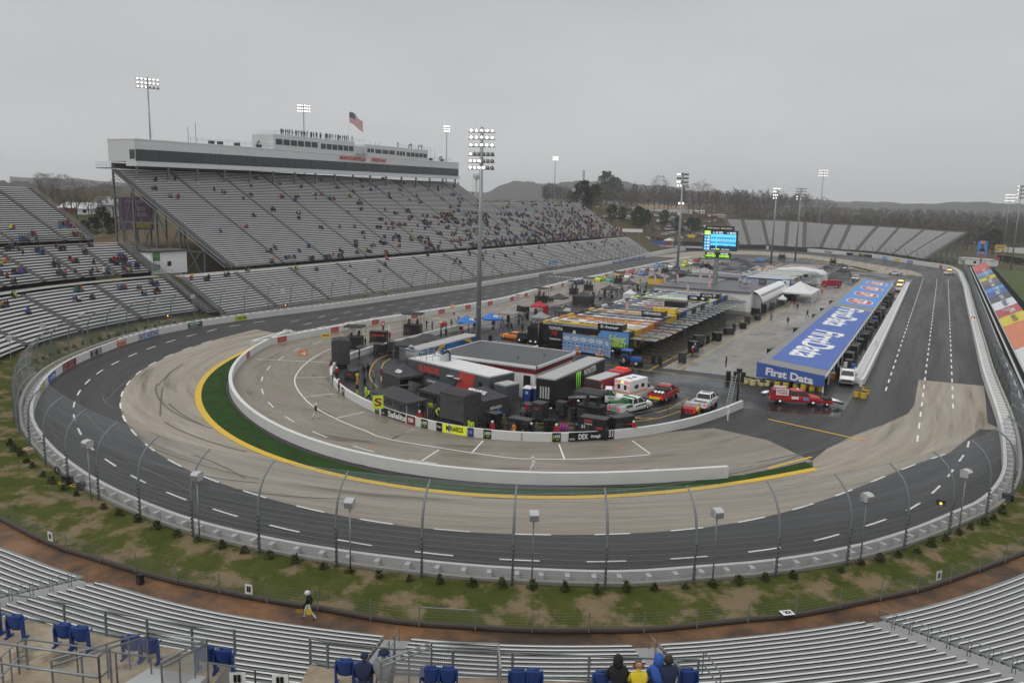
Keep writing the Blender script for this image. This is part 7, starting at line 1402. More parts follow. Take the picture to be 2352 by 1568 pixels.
mast('light mast beyond the scoreboard in the far paddock',-61.8,344,0,33.6,[(33,4,4),(31.8,4,2),(30.4,4,3),(29.2,3,2)],3.,1,rad(60)); mast('light mast just right of the far paddock one, unlit upper rows',-63.2,416,0,35.2,[(34.8,6,0),(33.5,6,0),(32.2,5,0),(31,3,1),(29.8,3,2)],5.,1,rad(10))
mast('light mast behind the left end of the press box',-186,144.5,20,54.6,[(53.9,6,6),(52.9,6,6),(51.9,6,3)],5.8,1,rad(-50),.3); mast('light mast behind the middle of the press box roof',-186,202.3,20,54.4,[(53.8,6,6),(52.9,6,6),(52.,6,6)],4.4,1,rad(-50),.3); mast('light mast behind the right end of the press box',-186,287.2,20,55.6,[(55,5,5),(54,5,5),(53,4,4)],2.8,1,rad(-50),.3)
g_=PX('a3',385,500,-171); mast('slim light mast behind the right top rail of the grandstand',-171,g_.y,15,PX('a3',405,55,-171).z,[(PX('a3',405,68,-171).z,5,5),(PX('a3',405,82,-171).z,5,5),(PX('a3',405,96,-171).z,5,5)],2.8,1,rad(-50),.3)
def mastat(lab,base,top,dist,wpx,rows,on,rz):
    b,tp=AT(*base,dist),AT(*top,dist); k=1829/dist; ht=tp.z; mast(lab,b.x,b.y,min(b.z,2),ht,[(ht-.4-i*1.7,6,on) for i in range(rows)],wpx/k,1,rz,.35)
mastat('bright light mast rising behind the far curved grandstand',('a4',468,680),('a4',515,185),545,20,3,6,rad(0)); mastat('light mast at the right horizon above the woods',('a4',2170,850),('a4',2228,410),560,17,3,6,rad(-5)); mastat('light mast cut by the right frame edge beside the parked trucks',('a4',2230,1105),('a4',2348,330),432,12,4,1,rad(-5))
# big flag
t=thing('flagpole','large american flag flying from a pole on the press box roof','flag',(-180,217.3,38.5)); m=MB(); m.cyl((0,0,0),(0,0,15.3),.12,WHITE,.06,8); m.build('pole',t); m=MB()
def fw(u,v): return (.2+.5*math.sin(u*6)*u,.15+u*7.4,14.9-v*3.6-u*u*2.2-u*.4+.25*math.sin(u*7+v))
N_=12
for i in range(13):
    for k in range(N_): m.q(fw(k/N_,i/13),fw((k+1)/N_,i/13),fw((k+1)/N_,(i+1)/13),fw(k/N_,(i+1)/13),SREDD if i%2==0 else WHITE)
for k in range(5): m.add([V(fw(a,b))+V((.04,0,0)) for a,b in ((k*.08,0),(k*.08+.08,0),(k*.08+.08,.54),(k*.08,.54))],[(0,1,2,3)],NAVY)
for k in range(20): p=V(fw(.04+(k%5)*.08,.08+(k//5)*.12))+V((.09,0,0)); m.bx(p.x,p.x+.01,p.y-.1,p.y+.1,p.z-.1,p.z+.1,WHITE)
m.build('cloth',t)
# gear at left of the near fence
for c,x,y,w,h,mt,lab in (('c1',625,400,.9,.8,BLACK,'black speaker crate on the grass at the left fence'),('c1',748,455,.7,.75,DGREY,'black amplifier case with red lid on the left bank'),('e4',2195,790,.9,.8,BLACK,'black speaker crate on the grass at the right fence'),('c1',265,120,1.,.6,TAN,'stacked wooden pallet boxes beside the left fence'),('d1',1290,650,.45,.65,BLACK,'black backpack standing on the clay walkway'),('c1',935,520,.25,.3,ORG,'small orange fuel can at the left fence base'),('e4',1240,1215,.4,.35,SALM,'salmon cable box at a right fence footing')):
    p=G(c,x,y,.4 if c!='d1' else .05); m=MB(); m.fr((-w/2,w/2,-w/3,w/3,0),(-w/2.2,w/2.2,-w/3.3,w/3.3,h),mt); m.bx(-w*.3,w*.3,-w/3-.02,-w/3+.02,h*.15,h*.7,DGREY); m.bar((-w*.2,0,h),(w*.2,0,h+.06),.05,.05,DGREY); tag(m.build('crate' if c!='d1' else 'backpack',None,p),lab,'crate' if c!='d1' else 'bag')
for c,x,y,lab in (('c1',580,400,'yellow coiled cable beside the speaker crate, left'),('c1',690,422,'yellow coiled cable beside the amplifier case'),('e4',2130,820,'yellow coiled cable on the right bank')):
    p=G(c,x,y,.42); m=MB(); m.path([p+V((.35*math.cos(a*.7)*(1+.05*a%.2),.35*math.sin(a*.7),.02+.012*a)) for a in range(20)],.035,YEL,5); tag(m.build('coiled_cable'),lab,'cable')
p=G('c1',527,300,.5); m=MB(); m.rings([[((.3+r*math.cos(a))*math.cos(b),r*math.sin(a),.36+(.3+r*math.cos(a))*math.sin(b)) for a in (0,1.57,3.14,4.71) for r in (.09,)] for b in [k*2*PI/14 for k in range(15)]],RUBBER,cap=False); tag(m.build('spare_tire',None,p),'black tire leaning against the left fence','tire')
for c,x,y,lab in (('d2',900,672,'iron drain grate in the near grass bank'),('d3',1990,745,'green drain cover right of centre on the near bank'),('d4',1295,450,'grey drain cover on the right of the near bank')):
    p=G(c,x,y,.48); m=MB(); m.cyl((0,0,-.05),(0,0,.03),.5,DGREY if 'iron' in lab else M('cover_green',(.05,.1,.07),.6),n=14)
    for k in range(5): m.bx(-.4,.4,-.35+k*.16,-.3+k*.16,.03,.05,BLACK)
    tag(m.build('drain_cover',None,p),lab,'drain cover')
# caution lamps
for c,x,y,lab in (('b1',1540,412,'lit amber caution lamp on the left turn fence'),('e4',1590,790,'lit amber caution lamp on the right turn fence'),('b4',1885,435,'lit amber caution lamp on the backstretch wall'),('b2',270,312,'lit amber caution lamp near the start of the front stretch')):
    p=G(c,x,y,2.5); m=MB(); m.bx(-.35,.35,-.15,.15,-.2,.25,BLACK); m.cyl((0,-.15,-.05),(0,-.2,-.05),.09,AMBER,n=10); m.bar((0,.1,0),(0,.6,-.1),.06,.06,DGREY); tag(m.build('caution_lamp',None,p,math.atan2(p.y,p.x)-PI/2),lab,'signal lamp')
# ================================================================ people
SKIN=M('skin',(.45,.27,.19),.6,0,.05); JEAN=M('denim',(.05,.08,.16),.8); HAIR=M('hair',(.03,.02,.015),.7); SHOE=M('shoe',(.02,.02,.02),.6)
def posture(kind):
    P={}; yaw=0
    if kind in('sit','sit_back','sit_lean'):
        ln=.1 if kind!='sit_lean' else .3
        P=dict(pel=(0,0,.56),che=(0,ln*.5,.88),nec=(0,ln,1.1),hed=(0,ln+.06,1.26),top=(0,ln+.05,1.37))
        for s,n in ((-1,'l'),(1,'r')):
            P.update({'hip'+n:(s*.1,.02,.53),'kne'+n:(s*.13,.45,.55),'ank'+n:(s*.13,.5,.1),'toe'+n:(s*.14,.68,.05),'sho'+n:(s*.19,ln,1.03),'elb'+n:(s*.27,ln+.12,.78),'wri'+n:(s*.13,.4,.66),'han'+n:(s*.08,.5,.66)})
    else:
        f=dict(stand=0,walk=1,point=0,photo=0,cross=0,lean=2,carry=1)[kind]; ly=.45 if f==2 else 0
        P=dict(pel=(0,-ly*.3,.95),che=(0,ly*.35,1.24),nec=(0,ly*.8,1.46-ly*.25),hed=(0,ly+.05,1.6-ly*.35),top=(0,ly+.06,1.74-ly*.35))
        for s,n in ((-1,'l'),(1,'r')):
            st=.3*s*(f==1)
            P.update({'hip'+n:(s*.1,-ly*.3,.91),'kne'+n:(s*.11,st*.6+.03-ly*.3,.5),'ank'+n:(s*.11,st-.03-ly*.3-(.12 if st<0 else 0),.1+(.06 if st<0 else 0)),'toe'+n:(s*.13,st+.15-ly*.3-(.1 if st<0 else 0),.04),'sho'+n:(s*.19,ly*.75,1.4-ly*.25)})
            a=-st*.7
            if kind in('stand','walk','carry'): P.update({'elb'+n:(s*.26,a*.5-.03,1.12),'wri'+n:(s*.27,a+.1,.88),'han'+n:(s*.27,a+.14,.78)})
            elif kind=='cross': P.update({'elb'+n:(s*.28,.1,1.14),'wri'+n:(s*-.02,.26,1.16),'han'+n:(s*-.12,.25,1.2)})
            elif kind=='photo': P.update({'elb'+n:(s*.25,.22,1.25),'wri'+n:(s*.1,.33,1.52),'han'+n:(s*.06,.36,1.6)})
            elif kind=='lean': P.update({'elb'+n:(s*.24,ly+.12,1.0),'wri'+n:(s*.2,ly+.3,.85),'han'+n:(s*.18,ly+.36,.8)})
            elif kind=='point': P.update({'elb'+n:(s*.3,0,1.16) if s<0 else (.42,.05,1.33),'wri'+n:(-.26,.1,.92) if s<0 else (.64,.1,1.3),'han'+n:(-.26,.13,.82) if s<0 else (.74,.1,1.3)})
    return P
RADII=dict(pel=.15,che=.17,nec=.065,hed=.105,top=.06,hip=.1,kne=.07,ank=.05,toe=.04,sho=.085,elb=.055,wri=.042,han=.045)
BONES=[('pel','che',0),('che','nec',0),('nec','hed',2),('hed','top',2)]+[b for n in 'lr' for b in (('pel','hip'+n,1),('hip'+n,'kne'+n,1),('kne'+n,'ank'+n,1),('ank'+n,'toe'+n,3),('che','sho'+n,0),('sho'+n,'elb'+n,0),('elb'+n,'wri'+n,0),('wri'+n,'han'+n,2))]
def person_mesh(kind,sub=0,bulk=1.,hd=False):
    P=posture(kind); names=list(P); bones=list(BONES)
    rad_=[(RADII[n[:3]]*(bulk if n[:3] in('pel','che','sho','hip','elb','kne') else 1)) for n in names]
    if hd:
        for n,s in (('l',-1),('r',1)):
            w,h=V(P['wri'+n]),V(P['han'+n]); d=(h-w).normalized(); sd=d.cross(V((0,0,1))); sd=(sd if sd.length>.1 else V((1,0,0))).normalized()
            for k in range(4):
                a=h+sd*(-.027+.018*k); b=a+d*(.05+.01*(k in(1,2)))+V((0,0,-.01)); c=b+d*.02+V((0,0,-.025))
                for j,q in enumerate((b,c)): names.append('f%s%d%d'%(n,k,j)); P[names[-1]]=tuple(q); rad_.append(.0095)
                bones+= [('han'+n,'f%s%d0'%(n,k),2),('f%s%d0'%(n,k),'f%s%d1'%(n,k),2)]
            q=w.lerp(h,.5)+sd*s*.05+d*.02; names.append('t'+n); P['t'+n]=tuple(q); rad_.append(.011); bones.append(('wri'+n,'t'+n,2))
        hd_=V(P['hed']); 
        for nm,q,r in (('nose',hd_+V((0,.125,-.01)),.018),('chin',hd_+V((0,.07,-.1)),.045)): names.append(nm); P[nm]=tuple(q); rad_.append(r); bones.append(('hed',nm,2))
    me=bpy.data.meshes.new('p'); ix={n:i for i,n in enumerate(names)}
    me.from_pydata([P[n] for n in names],[(ix[a],ix[b]) for a,b,_ in bones],[])
    o=bpy.data.objects.new('p',me); COL.objects.link(o); sk=o.modifiers.new('s','SKIN'); 
    for i,v in enumerate(me.skin_vertices[0].data): v.radius=(rad_[i],rad_[i]*(.72 if names[i] in('che','pel') else 1)); v.use_root=(i==0)
    if sub: ss=o.modifiers.new('u','SUBSURF'); ss.levels=sub; ss.render_levels=sub
    dg=bpy.context.evaluated_depsgraph_get(); m2=bpy.data.meshes.new_from_object(o.evaluated_get(dg)); bpy.data.objects.remove(o)
    segs=[(V(P[a]),V(P[b]),k) for a,b,k in bones]; mi=[]
    for f in m2.polygons:
        c=f.center; best=9;bk=0
        for a,b,k in segs:
            d=b-a; t=max(0,min(1,(c-a).dot(d)/max(1e-6,d.length_squared))); q=(c-(a+d*t)).length-(.06 if k==0 else .03 if k==1 else 0)
            if q<best: best=q;bk=k
        mi.append(bk)
    m2.materials.clear()
    for mt in (BLACK,JEAN,SKIN,SHOE): m2.materials.append(mt)
    m2.polygons.foreach_set('material_index',mi); m2.polygons.foreach_set('use_smooth',[True]*len(mi)); m2.update(); m2.name='person'
    return m2,P
PM={k:person_mesh(k,1) for k in ('stand','walk','point','photo','cross','lean','carry')}
PL={k:person_mesh(k,0) for k in ('sit','sit_lean','stand')}
PH_={k:person_mesh(k,2,1.25,True) for k in ('sit',)}; PHW=person_mesh('walk',2,1.05,True)
def capmesh(kind):
    m=MB()
    if kind=='helmet': m.rings([[(r*math.cos(2*PI*i/10),r*1.15*math.sin(2*PI*i/10),z) for i in range(10)] for r,z in ((.125,-.08),(.145,0),(.135,.08),(.08,.15),(.01,.17))],WHITE)
    elif kind=='hood': m.rings([[(r*math.cos(2*PI*i/10),r*1.1*math.sin(2*PI*i/10)-.03,z) for i in range(10)] for r,z in ((.13,-.16),(.14,-.04),(.13,.08),(.07,.16),(.01,.19))],WHITE)
    elif kind=='cap': m.rings([[(r*math.cos(2*PI*i/10),r*1.1*math.sin(2*PI*i/10),z) for i in range(10)] for r,z in ((.118,.02),(.118,.07),(.09,.13),(.01,.15))],WHITE); m.bx(-.08,.08,.1,.21,.02,.035,WHITE)
    else: m.rings([[(r*math.cos(2*PI*i/10),r*1.1*math.sin(2*PI*i/10)-.015,z) for i in range(10)] for r,z in ((.115,-.07),(.122,.02),(.1,.1),(.01,.14))],WHITE)
    return m.mesh({'helmet':'helmet','hood':'hood','cap':'cap','hair':'hair'}[kind])
CAPS={k:capmesh(k) for k in('helmet','hood','cap','hair')}
COLS=dict(black=(.012,.012,.013),navy=(.015,.022,.06),charcoal=(.035,.035,.04),red=(.42,.02,.025),blue=(.03,.1,.38),neon=(.5,.68,.03),yellow=(.62,.48,.03),orange=(.7,.2,.03),white=(.62,.62,.6),grey=(.18,.18,.19),tan=(.3,.21,.12),brown=(.09,.055,.035),green=(.03,.12,.05),maroon=(.16,.015,.03),purple=(.12,.04,.22),camo=(.1,.1,.06),pink=(.6,.1,.25),teal=(.03,.2,.22),olive=(.1,.1,.04),denim=(.05,.08,.17))
CM={k:M('cloth_'+k,c,.85,0,.15,6.) for k,c in COLS.items()}
def person(meshP,loc,rz,jk,tr,hat=None,hatc=None,label='',group=None,scale=1.,skin=SKIN):
    me,P=meshP; o=bpy.data.objects.new('person',me); COL.objects.link(o); o.location=loc; o.rotation_euler=(0,0,rz); o.scale=(scale,)*3
    for i,mt in enumerate((CM[jk],CM[tr],skin)):
        s=o.material_slots[i]; s.link='OBJECT'; s.material=mt
    tag(o,label,'person',group)
    if hat:
        h=bpy.data.objects.new(hat,CAPS[hat]); COL.objects.link(h); h.parent=o; h.location=P['hed']
        s=h.material_slots[0]; s.link='OBJECT'; s.material=CM[hatc] if hatc in CM else (HAIR if hatc is None else hatc)
    return o
LK=lambda p:math.atan2(p.x,-p.y) # face the camera: +Y turned to -(p)
# ---- infield crew and officials: (crop,x,y, jacket, trousers, hat, hat colour, pose, heading in degrees, label)
IP=[('f3',515,1640,'white','white','helmet','white','walk',150,'person in white fire suit and helmet walking on pit road, lower centre'),('b2',550,1360,'black','white','helmet','white','walk',-20,'official in black jacket and white helmet walking on pit road, left'),
('b2',1818,450,'black','white','cap','white','walk',160,'official in black jacket and white cap far up pit road'),('f1',1010,540,'white','white','helmet','white','stand',-160,'person in white fire suit and helmet at the second crew stand'),
('b2',745,1000,'red','black','helmet','white','stand',60,'official in red jacket and white helmet at the orange panel'),('b2',762,1115,'red','black','helmet','white','stand',120,'official in red jacket and white helmet at the left pit wall bend'),
('f2',895,870,'red','black','helmet','white','stand',200,'official in red jacket and white helmet by the clear plastic bags'),('f2',2035,1040,'red','red','helmet','white','stand',180,'official in red suit and white helmet behind the white wall'),
('f3',880,1090,'red','black','helmet','white','stand',190,'official in red jacket and white helmet beside the gas bottles'),('f3',2085,1035,'red','black','helmet','white','point',200,'official in red jacket pointing beside the yellow bollards'),
('b2',932,1040,'yellow','yellow','hair',None,'cross',170,'person in bright yellow rain suit with folded arms'),('b2',930,1155,'black','yellow','cap','orange','stand',170,'person in black jacket and yellow trousers near the wall bend'),
('b2',1010,1175,'neon','neon','hair',None,'stand',150,'crew member in neon suit carrying a blue tool, left'),('b2',1035,1205,'neon','black','hair',None,'walk',150,'crew member in neon vest beside the blue tool, right'),
('b2',1000,1085,'black','black','hair',None,'carry',120,'crew member in black carrying a white roll'),('b2',1082,1035,'grey','denim','cap','orange','stand',150,'person in grey hoodie and orange cap between the yellow lines'),('b2',1150,1015,'maroon','denim','hood','maroon','walk',160,'person in maroon hooded jacket on the yellow lines'),
('b2',708,1050,'grey','denim','hair',None,'stand',60,'crew member in grey shirt and blue jeans at the left wall'),('b2',690,930,'maroon','black','cap','maroon','stand',90,'crew member in maroon beside the tall left stand'),('b2',990,980,'black','black','cap','black','stand',40,'crew member in black seen beside the tire rack, left'),('b2',1030,960,'black','black','cap','charcoal','stand',80,'crew member in black seen beside the tire rack, right'),
('b2',1228,640,'red','black','helmet','white','stand',170,'official in red jacket and white helmet at the second crew stand'),('b2',1005,700,'charcoal','black','cap','white','stand',150,'crew member in charcoal beside the open canopied stand'),('b2',1168,580,'black','black','hood','black','stand',150,'person in black hood standing on the red lettered platform side'),
('b2',1620,550,'blue','navy','hood','blue','stand',100,'person in bright blue hooded jacket near the low pit wall'),('b2',1703,555,'red','black','helmet','white','stand',180,'left official of the red jacket trio'),('b2',1720,545,'red','black','cap','red','stand',200,'middle official of the red jacket trio'),('b2',1743,545,'red','black','cap','red','stand',200,'right official of the red jacket trio'),('b2',1795,530,'green','tan','cap','black','stand',180,'person in dark green jacket by the low pit wall'),('b2',1860,490,'red','black','cap','white','stand',160,'official in red at the corner of the blue canopy'),
('b2',1565,545,'black','black','hood','black','photo',330,'person in black taking photos beside the blue jacket'),('b2',1700,620,'black','black','hair',None,'stand',100,'person in black behind the silver roofed trailer, left'),('b2',1745,610,'charcoal','black','hair',None,'stand',250,'person in charcoal behind the silver roofed trailer, right'),
('b2',1712,825,'blue','denim','cap','navy','stand',200,'person in blue on the support trailer roof'),('b2',1775,828,'black','denim','cap','black','lean',100,'person in black bending over the roof cabinet'),
('f2',940,750,'black','black','cap','black','stand',20,'crew member in black with neon vest edges by the yellow line'),('f2',1065,700,'neon','grey','hood','charcoal','stand',0,'crew member in neon vest left of the covered crew stand'),('f2',1135,640,'black','grey','hood','black','stand',190,'person in black rain jacket behind the neon vest'),('f2',1160,790,'neon','black','cap','neon','lean',240,'crew member in neon bending at the covered stand'),
('f2',1660,1000,'neon','neon','cap','charcoal','stand',150,'crew member in neon suit at the Ford banner, left'),('f2',1710,1010,'neon','charcoal','hood','charcoal','stand',180,'crew member in neon suit at the Ford banner, right'),('f2',1735,830,'neon','black','cap','black','stand',160,'crew member in neon behind the covered stand corner'),('f2',1800,930,'black','black','cap','black','stand',210,'crew member in black beside the covered stand corner'),('f2',1905,760,'teal','neon','cap','white','stand',0,'person in teal and neon facing the black tent'),('f2',1940,860,'charcoal','grey','cap','charcoal','stand',160,'crew member in charcoal at the generator cart'),('f2',2190,830,'blue','navy','hood','blue','lean',120,'person in bright blue rain jacket bending at carts'),('f2',2220,930,'camo','camo','cap','camo','stand',200,'person in camouflage beside the wide tool cart'),
('f3',215,1065,'orange','white','cap','black','stand',160,'crew member with orange sleeves and white apron at the wall'),('f3',400,1070,'yellow','brown','cap','brown','stand',180,'crew member in mustard vest at the wall'),('f3',490,1070,'black','black','helmet','white','stand',160,'crew member in black with white helmet at the wall'),('f3',570,1060,'olive','denim','cap','olive','stand',200,'person in olive jacket and blue jeans behind the wall'),('f3',360,770,'grey','denim','hair',None,'stand',200,'person in grey jacket beside the black covered carts'),('f3',415,760,'red','black','hood','red','stand',170,'person in red hooded jacket beside the black covered carts'),('f3',470,840,'black','black','cap','black','stand',160,'person in black in front of the upright covered cart'),('f3',800,820,'black','denim','cap','white','stand',120,'person in black with yellow lanyard in the open yard'),('f3',890,820,'black','denim','cap','black','stand',240,'person in black and jeans near the tire cart'),('f3',1035,745,'black','black','cap','black','stand',160,'person in black climbing by the flatbed deck'),
('f3',1195,1080,'black','black','cap','blue','stand',170,'crew member in black left of the pit box'),('f3',1540,1070,'black','black','cap','blue','stand',170,'crew member in black right of the pit box'),('f3',1640,1070,'charcoal','black','cap','black','lean',150,'crew member bending right of the pit box'),
('b3',1560,1380,'black','black','cap','black','point',170,'person in black with arm out behind the red equipment trailer'),('b3',1980,1385,'white','white','helmet','white','stand',120,'person in white fire suit standing at the end of the pit wall'),('b3',1965,890,'black','black','cap','black','stand',90,'person in black on a pallet left of the garage fascia'),
('f5',1050,965,'red','black','helmet','white','stand',330,'official in red with white helmet on the apron line'),('f5',1090,915,'grey','charcoal','cap','white','stand',200,'person in grey talking to the red official'),('f5',1135,920,'navy','navy','cap','black','stand',180,'person in navy talking to the red official'),
('b4',230,1085,'black','black','cap','black','stand',0,'person in black leaning among the yellow barrels'),('f4',1900,1110,'black','navy','cap','black','walk',100,'person in black at the rear wheel of the blue tractor'),('f4',1775,1060,'charcoal','denim','cap','charcoal','stand',150,'person in charcoal between backdrop and tractor'),('f4',115,570,'black','denim','hair','tan','walk',170,'blond person in black walking past the orange pace car'),('f4',175,570,'black','black','hair',None,'walk',170,'dark haired person in black walking past the orange pace car'),('f4',15,570,'purple','purple','hood','purple','walk',150,'person in purple hood near the orange pace car'),('f4',290,500,'black','black','hair',None,'walk',180,'person in black near the front of the black semi'),
('f8',695,1290,'maroon','denim','cap','black','walk',180,'person in maroon walking on the garage apron'),('f8',740,1330,'black','black','cap','black','walk',170,'person in black behind the maroon one on the apron'),('f8',895,1450,'black','black','cap','black','walk',150,'person in black walking alone with a bag on the apron'),('f8',590,1560,'charcoal','charcoal','cap','black','walk',180,'person in charcoal walking on the near apron'),('f8',600,1300,'tan','olive','cap','orange','stand',180,'person in tan jacket with orange cap on the apron'),('f8',530,1270,'olive','black','cap','orange','stand',190,'person in olive beside the black crates'),('f8',1125,1085,'red','red','helmet','white','stand',200,'person in red suit and white helmet by the frame tent'),('f8',700,1170,'yellow','tan','hair',None,'stand',170,'person in yellow under the white frame tent'),('f8',330,1500,'grey','black','hair',None,'stand',180,'person in grey pushing a trolley near the hauler gates'),
('b4',985,735,'white','white','cap','tan','stand',-60,'person in pale suit beside the double pit wall'),('f8',1565,815,'black','black','cap','black','walk',180,'lone person in black near the white suv'),('a3',1390,795,'black','black',None,None,'stand',160,'x')]
for k in range(9): IP.append(('f8',1370+k*22+(k%3)*6,760-(k%4)*14,['black','charcoal','navy','white','black','grey','black','maroon','black'][k],'black','cap','black','walk',160+k*9,'person in a loose crowd at the far end of the apron, '+['nearest the haulers','beside the first','third','fourth across','centre','sixth across','seventh across','next to last','last on the right'][k]))
for k in range(14): IP.append(('f6',1480+k*60+(k%3)*20,760-k*6-(k%2)*40,['black','red','charcoal','neon','black','navy','orange','black','grey','red','black','neon','black','navy'][k],'black','cap',['black','red','black','white','black'][k%5],['stand','walk','cross'][k%3],100+k*31,'crew member in %s among the black canopies beside pit road, %s from the near end'%(['black','red','charcoal','neon','black','navy','orange','black','grey','red','black','neon','black','navy'][k],ords[k])))
def rown(n): return ['first','second','third','fourth','fifth','sixth','seventh','eighth','ninth','tenth','eleventh','twelfth','thirteenth','fourteenth','fifteenth','sixteenth','seventeenth','eighteenth','nineteenth','twentieth'][n] if n<20 else '%dth'%(n+1)
random.seed(77)
for k in range(44):
    t=k/44; jk=random.choice(('black','black','charcoal','navy','red','neon','grey','black','orange','blue','maroon')); g=(V((-75,128,0)) if k<26 else V((-82,200,0))).lerp(V((-70,172,0)) if k<26 else V((-84,330,0)),(k%26)/26 if k<26 else (k-26)/18)+V((UF(-7,6),UF(-3,3),0))
    IP.append((None,g,0,jk,random.choice(('black','charcoal','navy','tan')),'cap',random.choice(('black','white','red','navy')),random.choice(('stand','walk','cross','carry')),UF(0,360),'crew member in %s in the lane by the hauler bonnets, %s from near end'%(jk,rown(k))))
for c,x,y,jk,tr,hat,hc,po,hd,lab in IP:
    if lab=='x': continue
    z=0.02
    if 'trailer roof' in lab or 'roof cabinet' in lab: z=4.08
    if 'pallet' in lab: z=.5
    p=G(c,x,y,z) if c else x
    if 'roof cabinet' in lab or 'trailer roof' in lab: pass
    person(PM[po],p,rad(hd),jk,tr,hat,hc,lab,'crew and officials in the infield',1.04)
# umbrella holder stands under umbrella
person(PM['stand'],G('f1',540,930),rad(150),'navy','navy','hair',None,'person in navy holding the dark umbrella','crew and officials in the infield')
# flag carrier on the walkway
p=(G('d2',425,985)+G('d2',545,985))/2; p.z=.06; hd=math.atan2(-CR.x,CR.y)
o=person(PHW,p,rad(118),'black','white','helmet','white','person in black jacket, white trousers and white helmet walking along the clay path',None,1.06)
m=MB(); h=V((-.3,.14,.8))
m.bar(h,h+V((.02,.55,-.12)),.02,.02,TAN); 
for k in range(6): m.q(h+V((.02,.15+.07*k,-.02+.02*math.sin(k*2))),h+V((.02,.22+.07*k,-.03+.02*math.sin(k*2+2))),h+V((.1,.24+.07*k,-.28-.03*(k%2))),h+V((.1,.16+.07*k,-.3)),YEL)
for k in range(5): m.q(h+V((.05,-.05-.07*k,0)),h+V((.05,-.12-.07*k,-.02)),h+V((.02,-.16-.05*k,-.34-.03*(k%2))),h+V((.02,-.06-.05*k,-.3)),YEL)
f=m.build('furled_flag'); f.matrix_world=Mx.Translation(p)@Mx.Rotation(rad(118),4,'Z'); tag(f,'yellow furled flags carried by the walking person on the clay path','flag')
# seated foreground spectators on the blue seats
for q,jk,tr,hat,hc,lab,sc_ in ((('d2',985,1490),'navy','denim','cap','navy','person in navy jacket with striped beanie seated in a blue seat, bottom left pair',1.),(('d2',1165,1510),'grey','charcoal','cap','navy','person in grey jacket with blue headphones, bottom left pair',1.12),(('d3',975,1550),'black','denim','hood','black','person in black hoodie at the left of the bottom right group',1.1),(('d3',1165,1570),'yellow','camo','cap','tan','person in yellow rain poncho with red ear defenders',1.),(('d3',1350,1530),'blue','navy','hood','blue','person in blue hooded rain jacket in the bottom right group',1.08),(('d3',1440,1545),'navy','denim','hair',None,'person with brown hair and navy jacket at the right of the group',1.1)):
    g=G(*q,DZ+.75); g.z=DZ-.05; o=person(PH_['sit'],g,outw(g)+PI/2,jk,tr,hat,hc,lab,'seated spectators in the foreground',sc_)
    if 'ear defenders' in lab or 'headphones' in lab:
        m=MB(); c=V(PH_['sit'][1]['hed']); mt=RED if 'ear' in lab else BLUE
        for s in (-1,1): m.cyl(c+V((s*.1,0,0)),c+V((s*.16,0,0)),.055,mt,n=10)
        m.path([c+V((.13*math.cos(a),0,.13*math.sin(a)+.03)) for a in [k*PI/8 for k in range(9)]],.018,BLACK,5); m.build('ear_defenders',o)
# press box roof
random.seed(3)
for k in range(36):
    y=180+k*.92+UF(-.25,.25)+(1.2 if k%7==0 else 0); person(PM[['stand','photo','stand','cross'][k%4]],(-175.3+UF(-.3,.2),y,zs(42.2,y)),rad(-90+UF(-30,30)),['black','charcoal','navy'][k%3],'charcoal','cap','black','dark clothed spotter standing in the line on the upper press box roof','spotters on the press box roof',1.08)
for k,(y,z) in enumerate(((239,41.8),(246,41.8),(247.3,41.8),(252,41.8),(254,41.8),(266,38.2),(267.5,38.2),(172,38.4))):
    person(PM['lean' if k%2 else 'photo'],(-175.6,y,zs(z,y)),rad(-90),'black','charcoal','cap','black','dark clothed camera operator on the press box roof edge, %s from the left'%ords[k],'camera crew on the press box roof',1.08)
for c,x,y in (('b2',1090,228),('b2',1272,200),('b2',2118,73)): g=G(c,x,y,1.4); person(PM['stand'],(-126.3,g.y,.4),rad(-90),'neon','black','cap','black','marshal in neon jacket behind the front stretch wall, '+{1090:'nearest',1272:'second',2118:'third'}[x],'marshals')
g=G('a3',940,1000,1.6); person(PM['stand'],(-126.2,g.y,.6),rad(-90),'yellow','yellow','cap','white','marshal in yellow rain suit above the blue wall sign, left','marshals'); person(PM['stand'],(-126.2,g.y+1.3,.6),rad(-90),'yellow','yellow','cap','white','marshal in yellow rain suit above the blue wall sign, right','marshals')
person(PM['stand'],(-124.9,G('f6',555,330).y+.4,3.3),rad(-90),'black','charcoal','cap','white','starter in black on the pale blue flag stand','marshals')
